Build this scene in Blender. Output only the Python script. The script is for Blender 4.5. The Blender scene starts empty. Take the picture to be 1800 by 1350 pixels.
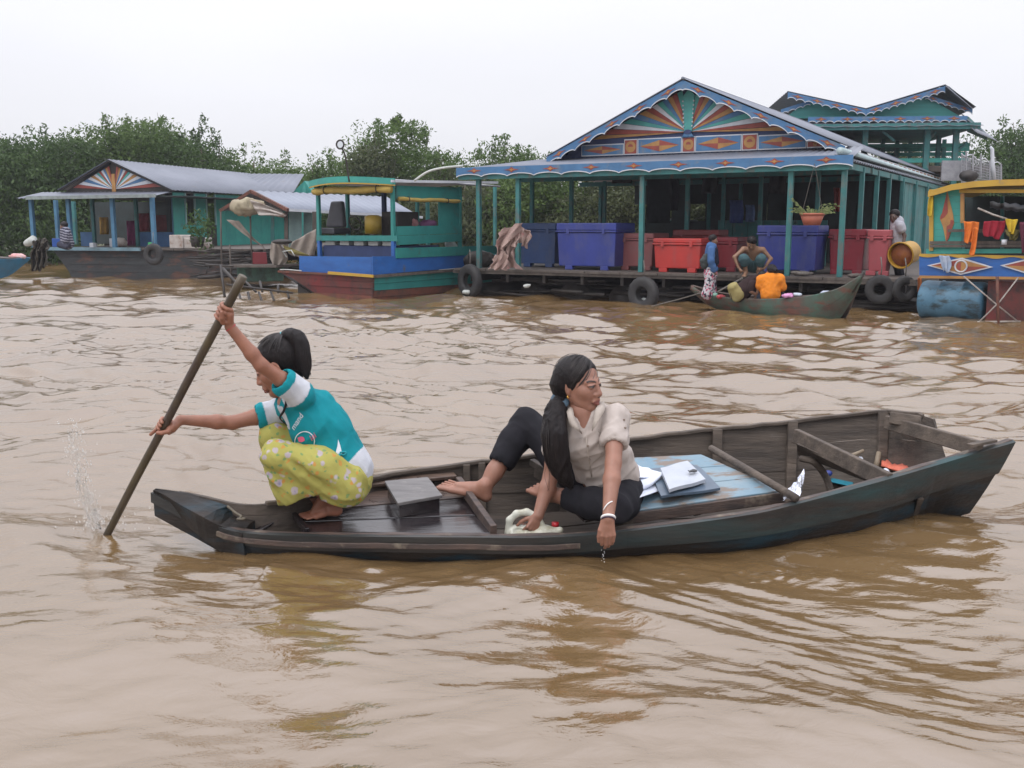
import bpy, math, random
import numpy as np
from mathutils import Vector, Matrix, noise as mnoise
from mathutils.bvhtree import BVHTree
random.seed(7); rng = np.random.default_rng(7)
sc = bpy.context.scene
COL = sc.collection
# ------------------------------------------------------------------ camera
CH, FPX, HOR = 1.4, 1750.0, 395.0
PITCH = math.atan((675-HOR)/FPX)
cam_d = bpy.data.cameras.new('camera'); cam = bpy.data.objects.new('camera', cam_d); COL.objects.link(cam)
cam.location = (0, 0, CH); cam.rotation_euler = (math.pi/2-PITCH, 0, 0)
cam_d.sensor_width = 36; cam_d.lens = 36*FPX/1800; cam_d.clip_start = .05; cam_d.clip_end = 6000
sc.camera = cam
# ------------------------------------------------------------------ world: bright overcast
w = bpy.data.worlds.new('World'); sc.world = w; w.use_nodes = True
nt = w.node_tree; N = nt.nodes; L = nt.links; N.clear()
out = N.new('ShaderNodeOutputWorld'); bg = N.new('ShaderNodeBackground'); L.new(bg.outputs[0], out.inputs[0])
SUN_EL, SUN_AZ = math.radians(58), math.radians(215)
sky = N.new('ShaderNodeTexSky'); sky.sky_type = 'NISHITA'; sky.sun_disc = False
sky.sun_elevation = SUN_EL; sky.sun_rotation = SUN_AZ; sky.air_density = 1.5; sky.dust_density = 4
sk = N.new('ShaderNodeVectorMath'); sk.operation = 'SCALE'; sk.inputs['Scale'].default_value = .06; L.new(sky.outputs[0], sk.inputs[0])
tc = N.new('ShaderNodeTexCoord'); sep = N.new('ShaderNodeSeparateXYZ'); L.new(tc.outputs['Generated'], sep.inputs[0])
mx = N.new('ShaderNodeMath'); mx.operation = 'MAXIMUM'; mx.inputs[1].default_value = 0; L.new(sep.outputs[2], mx.inputs[0])
pw = N.new('ShaderNodeMath'); pw.operation = 'POWER'; pw.inputs[1].default_value = 1.35; L.new(mx.outputs[0], pw.inputs[0])
ma = N.new('ShaderNodeMath'); ma.operation = 'MULTIPLY_ADD'; ma.inputs[1].default_value = 1.65; ma.inputs[2].default_value = .92; L.new(pw.outputs[0], ma.inputs[0])
mp = N.new('ShaderNodeMapping'); mp.inputs['Scale'].default_value = (1.2, 1.2, 4); L.new(tc.outputs['Generated'], mp.inputs[0])
cn = N.new('ShaderNodeTexNoise'); cn.inputs['Scale'].default_value = 1.6; cn.inputs['Detail'].default_value = 5; L.new(mp.outputs[0], cn.inputs[0])
cr = N.new('ShaderNodeMapRange'); cr.inputs[1].default_value = .3; cr.inputs[2].default_value = .7; cr.inputs[3].default_value = .955; cr.inputs[4].default_value = 1.03; L.new(cn.outputs[0], cr.inputs[0])
mm = N.new('ShaderNodeMath'); mm.operation = 'MULTIPLY'; L.new(ma.outputs[0], mm.inputs[0]); L.new(cr.outputs[0], mm.inputs[1])
cs = N.new('ShaderNodeVectorMath'); cs.operation = 'SCALE'; tn = N.new('ShaderNodeMix'); tn.data_type = 'RGBA'; L.new(pw.outputs[0], tn.inputs[0]); tn.inputs[6].default_value = (.965, .972, 1.03, 1); tn.inputs[7].default_value = (.97, .975, 1.07, 1); L.new(tn.outputs[2], cs.inputs[0]); L.new(mm.outputs[0], cs.inputs['Scale'])
mix = N.new('ShaderNodeMix'); mix.data_type = 'RGBA'; mix.inputs[0].default_value = .92
L.new(sk.outputs[0], mix.inputs[6]); L.new(cs.outputs[0], mix.inputs[7]); L.new(mix.outputs[2], bg.inputs[0])
bg.inputs[1].default_value = 1.0
sd = bpy.data.lights.new('sun', 'SUN'); sd.energy = .9; sd.angle = math.radians(25); sd.color = (1, .96, .9)
sun = bpy.data.objects.new('sun', sd); COL.objects.link(sun)
_sd = Vector((math.sin(SUN_AZ)*math.cos(SUN_EL), math.cos(SUN_AZ)*math.cos(SUN_EL), math.sin(SUN_EL)))
sun.rotation_euler = _sd.to_track_quat('Z', 'Y').to_euler(); sun.location = _sd*60
vs = sc.view_settings; vs.view_transform = 'Standard'; vs.look = 'None'; vs.exposure = 0; vs.gamma = 1; vs.use_curve_mapping = False
sc.cycles.max_bounces = 6; sc.cycles.transparent_max_bounces = 8; sc.cycles.volume_bounces = 0
# ------------------------------------------------------------------ points from angles
CP, SP = math.cos(PITCH), math.sin(PITCH)
def ray(px, py):
    dx, dy = (px-900)/FPX, (675-py)/FPX
    return Vector((dx, CP+dy*SP, -SP+dy*CP))
def W(px, py, Y):
    r = ray(px, py); t = Y/r.y
    return Vector((r.x*t, Y, CH+r.z*t))
def Wz(px, py, z):
    r = ray(px, py); t = (z-CH)/r.z
    return Vector((r.x*t, r.y*t, z))
class Frame:
    """a runs along the front, b runs back from it, z is up"""
    def __init__(s, o, u):
        s.o = Vector((o[0], o[1], 0)); s.u = Vector((u[0], u[1], 0)).normalized(); s.v = Vector((-s.u.y, s.u.x, 0))
    def __call__(s, a, b, z): return s.o+s.u*a+s.v*b+Vector((0, 0, z))
    def at(s, px, py, b=0):
        r = ray(px, py); c = Vector((0, 0, CH)); p0 = s(0, b, 0)
        t = (p0-c).dot(s.v)/r.dot(s.v); p = c+r*t
        return ((p-s.o).dot(s.u), p.z)
# ------------------------------------------------------------------ materials
MATS = {}
def rgb(c): return (c[0], c[1], c[2], 1)
def mat(name, col, col2=None, rough=.6, scale=5., stretch=(1, 1, 1), lo=.35, hi=.65, bump=.15, bscale=None, bdist=.01,
        dirt=None, dlo=.5, dhi=.75, dscale=2., spec=.5, metal=0., attr=None, sss=0., dstretch=(1, 1, 1), rough2=None, xfade=None):
    if name in MATS: return MATS[name]
    m = bpy.data.materials.new(name); m.use_nodes = True
    nt = m.node_tree; N = nt.nodes; L = nt.links; b = N['Principled BSDF']
    b.inputs['Roughness'].default_value = rough; b.inputs['Metallic'].default_value = metal
    b.inputs['Specular IOR Level'].default_value = spec
    tc = N.new('ShaderNodeTexCoord')
    def noise(scale, stretch, detail=6):
        mp = N.new('ShaderNodeMapping'); mp.inputs['Scale'].default_value = stretch; L.new(tc.outputs['Object'], mp.inputs[0])
        n = N.new('ShaderNodeTexNoise'); n.inputs['Scale'].default_value = scale; n.inputs['Detail'].default_value = detail; n.inputs['Roughness'].default_value = .65
        L.new(mp.outputs[0], n.inputs[0]); return n
    def rng_(n, lo, hi):
        r = N.new('ShaderNodeMapRange'); r.inputs[1].default_value = lo; r.inputs[2].default_value = hi; L.new(n.outputs[0], r.inputs[0]); return r
    if attr:
        a = N.new('ShaderNodeAttribute'); a.attribute_name = attr; csock = a.outputs['Color']
    else:
        c = N.new('ShaderNodeRGB'); c.outputs[0].default_value = rgb(col); csock = c.outputs[0]
    if col2 is not None:
        n = noise(scale, stretch); r = rng_(n, lo, hi)
        mi = N.new('ShaderNodeMix'); mi.data_type = 'RGBA'; L.new(r.outputs[0], mi.inputs[0]); L.new(csock, mi.inputs[6])
        if attr: mi.blend_type = 'MULTIPLY'
        mi.inputs[7].default_value = rgb(col2); csock = mi.outputs[2]
    if dirt is not None:
        n = noise(dscale, dstretch, 8); r = rng_(n, dlo, dhi)
        if xfade:
            sx = N.new('ShaderNodeSeparateXYZ'); L.new(tc.outputs['Object'], sx.inputs[0]); xr = N.new('ShaderNodeMapRange'); xr.interpolation_type = 'SMOOTHSTEP'; xr.inputs[1].default_value = xfade[0]; xr.inputs[2].default_value = xfade[1]; xr.inputs[3].default_value = xfade[2]; L.new(sx.outputs[0], xr.inputs[0])
            mu = N.new('ShaderNodeMath'); mu.operation = 'MULTIPLY'; L.new(r.outputs[0], mu.inputs[0]); L.new(xr.outputs[0], mu.inputs[1]); r = mu
        mi = N.new('ShaderNodeMix'); mi.data_type = 'RGBA'; L.new(r.outputs[0], mi.inputs[0]); L.new(csock, mi.inputs[6]); mi.inputs[7].default_value = rgb(dirt); csock = mi.outputs[2]
        if rough2 is not None:
            rr = N.new('ShaderNodeMapRange'); rr.inputs[3].default_value = rough; rr.inputs[4].default_value = rough2; L.new(r.outputs[0], rr.inputs[0]); L.new(rr.outputs[0], b.inputs['Roughness'])
    L.new(csock, b.inputs['Base Color'])
    if sss: b.inputs['Subsurface Weight'].default_value = sss; b.inputs['Subsurface Radius'].default_value = (.02, .008, .004); b.inputs['Subsurface Scale'].default_value = .5
    if bump:
        n = noise(bscale or scale*4, stretch, 8); bp = N.new('ShaderNodeBump'); bp.inputs['Strength'].default_value = bump; bp.inputs['Distance'].default_value = bdist
        L.new(n.outputs[0], bp.inputs['Height']); L.new(bp.outputs[0], b.inputs['Normal'])
    MATS[name] = m; return m
# ------------------------------------------------------------------ objects
ORG = {}
def tag(o, label=None, cat=None, group=None, kind=None):
    if label: o['label'] = label
    if cat: o['category'] = cat
    if group: o['group'] = group
    if kind: o['kind'] = kind
    return o
def thing(name, label, cat, loc=(0, 0, 0), group=None):
    o = bpy.data.objects.new(name, None); COL.objects.link(o); o.location = loc; o.empty_display_size = .1
    ORG[o.name] = Vector(loc); return tag(o, label, cat, group)
def link_mesh(name, v, f, m, parent=None, smooth=False, cols=None, org=None):
    me = bpy.data.meshes.new(name)
    v = np.asarray(v, dtype=np.float64).reshape(-1, 3)
    o = bpy.data.objects.new(name, me)
    if parent is not None: o.parent = parent; g = ORG[parent.name]
    else: g = Vector(org) if org is not None else Vector((0, 0, 0)); o.location = g
    ORG[o.name] = g
    if parent is not None and False: pass
    v = v-np.array(g)
    me.from_pydata(v.tolist(), [], f if isinstance(f, list) else f.tolist())
    if cols is not None:
        at = me.color_attributes.new('Col', 'FLOAT_COLOR', 'POINT'); c4 = np.ones((len(v), 4), np.float32); c4[:, :3] = cols
        at.data.foreach_set('color', c4.ravel())
    ms = m if isinstance(m, (list, tuple)) else [m]
    for q in ms: me.materials.append(q)
    if smooth: me.polygons.foreach_set('use_smooth', [True]*len(me.polygons))
    me.update(); COL.objects.link(o); return o
class MB:
    def __init__(s): s.v = []; s.f = []
    def add(s, v, f):
        n = len(s.v); s.v += [tuple(p) for p in v]; s.f += [tuple(i+n for i in q) for q in f]; return s
    def hexa(s, p): return s.add(p, [(3, 2, 1, 0), (4, 5, 6, 7), (0, 1, 5, 4), (1, 2, 6, 5), (2, 3, 7, 6), (3, 0, 4, 7)])
    def box(s, fr, a0, a1, b0, b1, z0, z1):
        return s.hexa([fr(a0, b0, z0), fr(a1, b0, z0), fr(a1, b1, z0), fr(a0, b1, z0), fr(a0, b0, z1), fr(a1, b0, z1), fr(a1, b1, z1), fr(a0, b1, z1)])
    def beam(s, p, q, w, t, up=(0, 0, 1)):
        p = Vector(p); q = Vector(q); d = (q-p).normalized(); x = d.cross(Vector(up))
        x = x.normalized() if x.length > 1e-5 else Vector((1, 0, 0)); y = x.cross(d)
        x = x*w/2; y = y*t/2
        return s.hexa([p-x-y, p+x-y, p+x+y, p-x+y, q-x-y, q+x-y, q+x+y, q-x+y])
    def tube(s, pts, r, n=8, cap=True, closed=False):
        pts = [Vector(p) for p in pts]; m = len(pts)
        rs = r if isinstance(r, (list, tuple)) else [r]*m
        prev = None; vs = []; fs = []
        for i, p in enumerate(pts):
            if closed: d = pts[(i+1) % m]-pts[i-1]
            else: d = pts[min(i+1, m-1)]-pts[max(i-1, 0)]
            d.normalize()
            if prev is None: x = d.orthogonal().normalized()
            else:
                x = prev-d*prev.dot(d); x = x.normalized() if x.length > 1e-6 else d.orthogonal().normalized()
            prev = x; y = d.cross(x)
            for k in range(n):
                a = 2*math.pi*k/n; vs.append(p+(x*math.cos(a)+y*math.sin(a))*rs[i])
        for i in range(m if closed else m-1):
            j = (i+1) % m
            for k in range(n): fs.append((i*n+k, i*n+(k+1) % n, j*n+(k+1) % n, j*n+k))
        if cap and not closed: fs.append(tuple(range(n))[::-1]); fs.append(tuple((m-1)*n+k for k in range(n)))
        return s.add(vs, fs)
    def ribbon(s, top, bot, nv):
        nv = Vector(nv); m = len(top); v = [Vector(p) for p in top]+[Vector(p) for p in bot]; v += [p+nv for p in v]
        f = []
        for i in range(m-1):
            f += [(i, i+1, m+i+1, m+i), (2*m+i+1, 2*m+i, 3*m+i, 3*m+i+1), (i+1, i, 2*m+i, 2*m+i+1), (m+i, m+i+1, 3*m+i+1, 3*m+i)]
        f += [(0, m, 3*m, 2*m), (2*m-1, m-1, 3*m-1, 4*m-1)]
        return s.add(v, f)
    def poly(s, pts, nv):
        nv = Vector(nv); m = len(pts); v = [Vector(p) for p in pts]; v += [p+nv for p in v]
        f = [tuple(range(m)), tuple(range(2*m-1, m-1, -1))]+[((i+1) % m, i, m+i, m+(i+1) % m) for i in range(m)]
        return s.add(v, f)
    def sheet(s, g, th):
        """g: grid [i][j] of points, thickened along the grid normal"""
        ni, nj = len(g), len(g[0]); P = np.array([[tuple(p) for p in r] for r in g], float)
        du = np.gradient(P, axis=0); dv = np.gradient(P, axis=1); n = np.cross(du, dv); n /= np.linalg.norm(n, axis=2, keepdims=True)+1e-9
        Q = P+n*th; v = np.concatenate([P.reshape(-1, 3), Q.reshape(-1, 3)]); o = ni*nj; f = []
        for i in range(ni-1):
            for j in range(nj-1):
                a, b, c, d = i*nj+j, i*nj+j+1, (i+1)*nj+j+1, (i+1)*nj+j
                f += [(a, b, c, d), (o+d, o+c, o+b, o+a)]
        for i in range(ni-1):
            a, d = i*nj, (i+1)*nj; f.append((a, d, o+d, o+a)); a += nj-1; d += nj-1; f.append((d, a, o+a, o+d))
        for j in range(nj-1):
            a, b = j, j+1; f.append((b, a, o+a, o+b)); a += (ni-1)*nj; b += (ni-1)*nj; f.append((a, b, o+b, o+a))
        return s.add(v, f)
    def ball(s, c, r, nu=10, nv=7, jit=0.):
        c = Vector(c); r = r if isinstance(r, (list, tuple)) else (r, r, r); v = []; f = []
        for i in range(nv+1):
            th = math.pi*i/nv
            for k in range(nu):
                ph = 2*math.pi*k/nu; q = 1+random.uniform(-jit, jit)
                v.append(c+Vector((math.sin(th)*math.cos(ph)*r[0], math.sin(th)*math.sin(ph)*r[1], math.cos(th)*r[2]))*q)
        for i in range(nv):
            for k in range(nu): f.append((i*nu+k, (i+1)*nu+k, (i+1)*nu+(k+1) % nu, i*nu+(k+1) % nu))
        return s.add(v, f)
    def torus(s, c, ax, R, r, n=28, m=10, flat=1.):
        c = Vector(c); ax = Vector(ax).normalized(); x = ax.orthogonal().normalized(); y = ax.cross(x); v = []; f = []
        for i in range(n):
            a = 2*math.pi*i/n; d = x*math.cos(a)+y*math.sin(a)
            for k in range(m):
                b = 2*math.pi*k/m; v.append(c+d*(R+r*math.cos(b))+ax*r*flat*math.sin(b))
        for i in range(n):
            for k in range(m): f.append((i*m+k, ((i+1) % n)*m+k, ((i+1) % n)*m+(k+1) % m, i*m+(k+1) % m))
        return s.add(v, f)
    def build(s, name, m, parent=None, smooth=False, bevel=0, **k):
        o = link_mesh(name, s.v, s.f, m, parent, smooth, **k)
        if bevel:
            b = o.modifiers.new('bevel', 'BEVEL'); b.width = bevel; b.segments = 2; b.limit_method = 'ANGLE'
        return o
def loose(name, label, cat, mb, m, smooth=False, bevel=0, loc=None, group=None):
    v = np.array(mb.v); c = v.mean(0); c[2] = v[:, 2].min()
    o = mb.build(name, m, None, smooth, bevel, org=c); return tag(o, label, cat, group)
def spline(pts, n):
    """Catmull-Rom through pts, n samples"""
    P = [Vector(p) for p in pts]; P = [P[0]*2-P[1]]+P+[P[-1]*2-P[-2]]; m = len(P)-3; r = []
    for i in range(n):
        t = i/(n-1)*m; k = min(int(t), m-1); t -= k; a, b, c, d = P[k:k+4]
        r.append(.5*((2*b)+(c-a)*t+(2*a-5*b+4*c-d)*t*t+(3*b-a-3*c+d)*t**3))
    return r
# ------------------------------------------------------------------ shapes from distance fields
class Field:
    def __init__(s, lo, hi, h):
        s.lo = np.array(lo, float); s.h = h
        s.n = np.ceil((np.array(hi)-s.lo)/h).astype(int)+1; s.d = np.full(s.n, 1., np.float32)
        s.ax = [s.lo[i]+h*np.arange(s.n[i]) for i in range(3)]
    def _sl(s, lo, hi):
        a = np.clip(np.floor((np.array(lo)-s.lo)/s.h).astype(int), 0, s.n); b = np.clip(np.ceil((np.array(hi)-s.lo)/s.h).astype(int)+1, 0, s.n)
        if (b <= a).any(): return None, None
        sl = tuple(slice(a[i], b[i]) for i in range(3))
        return sl, (s.ax[0][sl[0]][:, None, None], s.ax[1][sl[1]][None, :, None], s.ax[2][sl[2]][None, None, :])
    def _op(s, sl, q, k, sub):
        d = s.d[sl]
        if sub:
            h = np.clip(.5-.5*(d+q)/k, 0, 1) if k else (d < -q)*1.; r = d*(1-h)+(-q)*h+k*h*(1-h)
        else:
            h = np.clip(.5+.5*(q-d)/k, 0, 1) if k else (d < q)*1.; r = q*(1-h)+d*h-k*h*(1-h)
        s.d[sl] = r
    def cap(s, a, b, ra, rb=None, k=.01, flat=None, sub=False):
        a = np.array(a, float); b = np.array(b, float); rb = ra if rb is None else rb; R = max(ra, rb)+k+.03
        sl, X = s._sl(np.minimum(a, b)-R, np.maximum(a, b)+R)
        if sl is None: return s
        ab = b-a; L2 = max(ab@ab, 1e-9)
        p = [X[i]-a[i] for i in range(3)]
        t = np.clip((p[0]*ab[0]+p[1]*ab[1]+p[2]*ab[2])/L2, 0, 1)
        q = [p[i]-ab[i]*t for i in range(3)]
        sc_ = 1.
        if flat is not None:
            n = np.array(flat[0], float); n /= np.linalg.norm(n); g = flat[1]
            dn = (q[0]*n[0]+q[1]*n[1]+q[2]*n[2])*(1/g-1); q = [q[i]+n[i]*dn for i in range(3)]; sc_ = min(1., g)
        dist = np.sqrt(q[0]**2+q[1]**2+q[2]**2)-(ra+(rb-ra)*t)
        s._op(sl, dist*sc_ if sc_ > .6 else dist*.75, k, sub); return s
    def ell(s, c, r, M=None, k=.01, sub=False):
        c = np.array(c, float); r = np.array(r, float)*np.ones(3); R = r.max()+k+.03
        sl, X = s._sl(c-R, c+R)
        if sl is None: return s
        p = [X[i]-c[i] for i in range(3)]
        if M is not None: p = [p[0]*M[0][i]+p[1]*M[1][i]+p[2]*M[2][i] for i in range(3)]
        k0 = np.sqrt(sum((p[i]/r[i])**2 for i in range(3))); k1 = np.sqrt(sum((p[i]/r[i]**2)**2 for i in range(3)))+1e-9
        s._op(sl, k0*(k0-1)/k1, k, sub); return s
    def chain(s, pts, rs, k=.01, flat=None):
        for i in range(len(pts)-1): s.cap(pts[i], pts[i+1], rs[i], rs[i+1], k, flat)
        return s
    def plane(s, p, n, k=.004):
        """keep the side the normal points away from"""
        n = np.array(n, float); n /= np.linalg.norm(n); p = np.array(p, float)
        X = (s.ax[0][:, None, None], s.ax[1][None, :, None], s.ax[2][None, None, :])
        q = (X[0]-p[0])*n[0]+(X[1]-p[1])*n[1]+(X[2]-p[2])*n[2]
        h = np.clip(.5-.5*(s.d-q)/k, 0, 1); s.d = (s.d*(1-h)+q*h+k*h*(1-h)).astype(np.float32); return s
    def mesh(s):
        d = s.d; d[0] = d[-1] = 1; d[:, 0] = d[:, -1] = 1; d[:, :, 0] = d[:, :, -1] = 1
        n = s.n; cs = n-1; ins = d < 0
        keys = []; pos = []; quads = []
        for ax in range(3):
            s0 = [slice(None)]*3; s1 = [slice(None)]*3; s0[ax] = slice(0, -1); s1[ax] = slice(1, None)
            A = ins[tuple(s0)]; B = ins[tuple(s1)]
            idx = np.argwhere(A != B)
            if len(idx) == 0: continue
            i0 = tuple(idx.T); j = idx.copy(); j[:, ax] += 1; i1 = tuple(j.T)
            da, db = d[i0], d[i1]; t = da/(da-db); P = idx.astype(float); P[:, ax] += t
            u, v = (ax+1) % 3, (ax+2) % 3; cell = []
            for du, dv in ((-1, -1), (0, -1), (0, 0), (-1, 0)):
                c = idx.copy(); c[:, u] += du; c[:, v] += dv
                key = (c[:, 0]*cs[1]+c[:, 1])*cs[2]+c[:, 2]; cell.append(key); keys.append(key); pos.append(P)
            q = np.stack(cell, 1); fl = ~ins[i0]; q[fl] = q[fl][:, ::-1]; quads.append(q)
        K = np.concatenate(keys); P = np.concatenate(pos); uk, inv = np.unique(K, return_inverse=True); inv = inv.ravel()
        cnt = np.bincount(inv); V = np.stack([np.bincount(inv, P[:, i])/cnt for i in range(3)], 1)*s.h+s.lo
        F = np.searchsorted(uk, np.concatenate(quads)); return V, F
def vnormals(V, F):
    n = np.cross(V[F[:, 2]]-V[F[:, 0]], V[F[:, 3]]-V[F[:, 1]]); o = np.zeros_like(V)
    for i in range(4): np.add.at(o, F[:, i], n)
    return o/(np.linalg.norm(o, axis=1, keepdims=True)+1e-12)
def join(parts):
    vs, fs, o = [], [], 0
    for V, F in parts: vs.append(V); fs.append(F+o); o += len(V)
    return np.concatenate(vs), np.concatenate(fs)
def snoise(V, scale, seed=0., stretch=(1, 1, 1)):
    return np.array([mnoise.noise((x*scale*stretch[0]+seed, y*scale*stretch[1]+seed*.7, z*scale*stretch[2]-seed)) for x, y, z in V])
# ------------------------------------------------------------------ water
def wave_components():
    r = np.random.default_rng(11); out = []
    for i in range(74):
        lam = 2.6*(0.055/2.6)**(i/73.)*r.uniform(.9, 1.1)
        th = math.radians(r.normal(76, 34) if lam > .8 else r.normal(84, 25))           # travel direction, mostly towards/away from the tour boat
        k = 2*math.pi/lam
        steep = .034 if lam > .9 else (.031 if lam > .35 else .056)
        out.append((lam, k*math.cos(th), k*math.sin(th), steep/k, r.uniform(0, 2*math.pi)))
    return out
WC = wave_components()
def water_h(x, y, cell=None):
    """height of the river surface"""
    z = np.zeros_like(x)
    r_ = np.sqrt(x*x+y*y)
    patch = .5+.5*np.sin(x*.43+1.3*np.sin(y*.31))*np.sin(y*.37+1.1*np.sin(x*.29)+.6)
    ruff = np.clip((r_-4.2)/3.5, 0, 1)                                    # the lee side of the sampan is smoother
    xx = x+.18*np.sin(y*1.7+x*.6)+.07*np.sin(y*4.1-x*2.3); yy = y+.16*np.sin(x*1.9-.5*y)+.07*np.sin(x*3.7+y*1.1)
    for lam, kx, ky, A, ph in WC:
        if lam < .5: wgt = (.36+1.25*ruff)*(.45+.9*patch)
        elif lam < 1.: wgt = .55+.75*ruff
        else: wgt = 1.
        if cell is not None: wgt = wgt*np.clip((lam/cell-2.5)/2.5, 0, 1)
        p = kx*xx+ky*yy+ph; s = np.sin(p)
        z += A*wgt*(s-.22*np.cos(2*p))
    # wake of the tour boat crossing the foreground
    q = (x*.42+y*1.0)
    z += .010*np.exp(-((q-3.75-.25*np.sin(x*1.2))/.22)**2)*(x > -1)+.012*np.exp(-((q-3.2+.2*np.sin(x*.9+1))/.3)**2)
    e = np.exp(-((x-1.02)/.38)**2-((y-3.93)/.13)**2)+.5*np.exp(-((x+1.72)/.16)**2-((y-4.33)/.10)**2)      # chop behind the hull and round the pole
    for i, (k_, a_) in enumerate(((70, .3), (88, 1.2), (105, 2.2), (60, -.5), (95, -1.1), (78, .9))): z += e*.0016*np.sin(k_*(x*math.cos(a_)+y*math.sin(a_))+i*1.7+2*np.sin(x*13+i)+2*np.sin(y*17))
    return z*.92
rs = [0.25]
while rs[-1] < 4500:
    r = rs[-1]; g = .03 if r < 1.9 else (.0046 if r < 60 else .09); rs.append(r*(1+g))
rs = np.array(rs)
an = np.concatenate([np.arange(-180, -42, 3.), np.arange(-42, 42, .13), np.arange(42, 180, 3.)])
th = np.radians(90-an); R_, T_ = np.meshgrid(rs, th, indexing='ij')
X_, Y_ = R_*np.cos(T_), R_*np.sin(T_)
cell = R_*.0046*1.0; cell = np.where(np.abs(np.degrees(math.pi/2-T_)) > 42, R_*.06, cell)
Z_ = water_h(X_, Y_, np.maximum(cell, .012))*np.clip(1.5-R_/120, 0, 1)
# the open sampan keeps the river out: the surface drops away inside its hull
_nl = [Wz(*p) for p in ((330, 892, .16), (410, 928, .105), (520, 937, .088), (820, 940, .085), (1092, 930, .092), (1300, 902, .165), (1480, 860, .25), (1600, 826, .32))]
_fl = [Wz(*p) for p in ((352, 872, .21), (440, 888, .17), (545, 872, .17), (800, 818, .205), (1105, 773, .29), (1260, 755, .33), (1400, 741, .37), (1543, 724, .43))]
_nx, _ny = [p.x for p in _nl], [p.y for p in _nl]; _fx, _fy = [p.x for p in _fl], [p.y for p in _fl]
_in = (X_ > max(_nx[0], _fx[0])+.1) & (X_ < min(_nx[-1], _fx[-1])-.05) & (Y_ > np.interp(X_, _nx, _ny)+.13) & (Y_ < np.interp(X_, _fx, _fy)-.03)
Z_ = np.where(_in, -.35, Z_)
ni, nj = R_.shape
Vw = np.stack([X_, Y_, Z_], 2).reshape(-1, 3)
ii, jj = np.meshgrid(np.arange(ni-1), np.arange(nj), indexing='ij'); j2 = (jj+1) % nj
Fw = np.stack([ii*nj+jj, (ii+1)*nj+jj, (ii+1)*nj+j2, ii*nj+j2], 2).reshape(-1, 4)
me = bpy.data.meshes.new('river_water'); me.vertices.add(len(Vw)+1); Vw = np.concatenate([Vw, [[0, 0, 0]]])
me.vertices.foreach_set('co', Vw.ravel())
tri = np.stack([np.full(nj, ni*nj), np.arange(nj), (np.arange(nj)+1) % nj], 1)
loops = np.concatenate([Fw.ravel(), tri.ravel()]); me.loops.add(len(loops)); me.loops.foreach_set('vertex_index', loops)
nf = len(Fw)+len(tri); me.polygons.add(nf); ls = np.concatenate([np.arange(len(Fw))*4, len(Fw)*4+np.arange(len(tri))*3]); me.polygons.foreach_set('loop_start', ls)
me.polygons.foreach_set('use_smooth', [True]*nf); me.update(calc_edges=True); me.validate()
wo = bpy.data.objects.new('river_water', me); COL.objects.link(wo); tag(wo, 'muddy brown rippled river water', None, None, 'structure')
m = bpy.data.materials.new('muddy_water'); m.use_nodes = True; nt = m.node_tree; N = nt.nodes; L = nt.links; b = N['Principled BSDF']
b.inputs['Roughness'].default_value = .045; b.inputs['IOR'].default_value = 2.25; b.inputs['Specular IOR Level'].default_value = .5
tc = N.new('ShaderNodeTexCoord')
n1 = N.new('ShaderNodeTexNoise'); n1.inputs['Scale'].default_value = .9; n1.inputs['Detail'].default_value = 4; L.new(tc.outputs['Object'], n1.inputs[0])
mr = N.new('ShaderNodeMapRange'); mr.inputs[1].default_value = .3; mr.inputs[2].default_value = .7; L.new(n1.outputs[0], mr.inputs[0])
mi = N.new('ShaderNodeMix'); mi.data_type = 'RGBA'; L.new(mr.outputs[0], mi.inputs[0]); mi.inputs[6].default_value = (.142, .086, .036, 1); mi.inputs[7].default_value = (.165, .105, .048, 1)
L.new(mi.outputs[2], b.inputs['Base Color'])
mp = N.new('ShaderNodeMapping'); mp.inputs['Scale'].default_value = (.75, 1.3, 1); mp.inputs['Rotation'].default_value = (0, 0, .2); L.new(tc.outputs['Object'], mp.inputs[0])
n2 = N.new('ShaderNodeTexNoise'); n2.inputs['Scale'].default_value = 9; n2.inputs['Detail'].default_value = 5; n2.inputs['Roughness'].default_value = .55; n2.inputs['Distortion'].default_value = .4; L.new(mp.outputs[0], n2.inputs[0])
bp = N.new('ShaderNodeBump'); bp.inputs['Strength'].default_value = .35; bp.inputs['Distance'].default_value = .02; L.new(n2.outputs[0], bp.inputs['Height']); L.new(bp.outputs[0], b.inputs['Normal'])
me.materials.append(m)
# river bed / bank
bank = MB(); g = []
for i in range(60):
    ang = math.radians(-65+130*i/59); row = []
    for r, z in ((41, -.6), (43, .1), (50, .5), (70, .8), (160, 1.2), (900, 1.2), (4000, 1.0)):
        rr = r*(1+.04*math.sin(i*.9)+.02*math.sin(i*2.3)); row.append(Vector((rr*math.sin(ang), rr*math.cos(ang), z)))
    g.append(row)
bank.sheet(g, -.1)
bo = bank.build('river_bank', mat('bank_green', (.05, .07, .025), (.10, .09, .05), scale=1.2, rough=.9), smooth=True); tag(bo, 'low overgrown river bank under the trees', None, None, 'structure')
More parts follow.
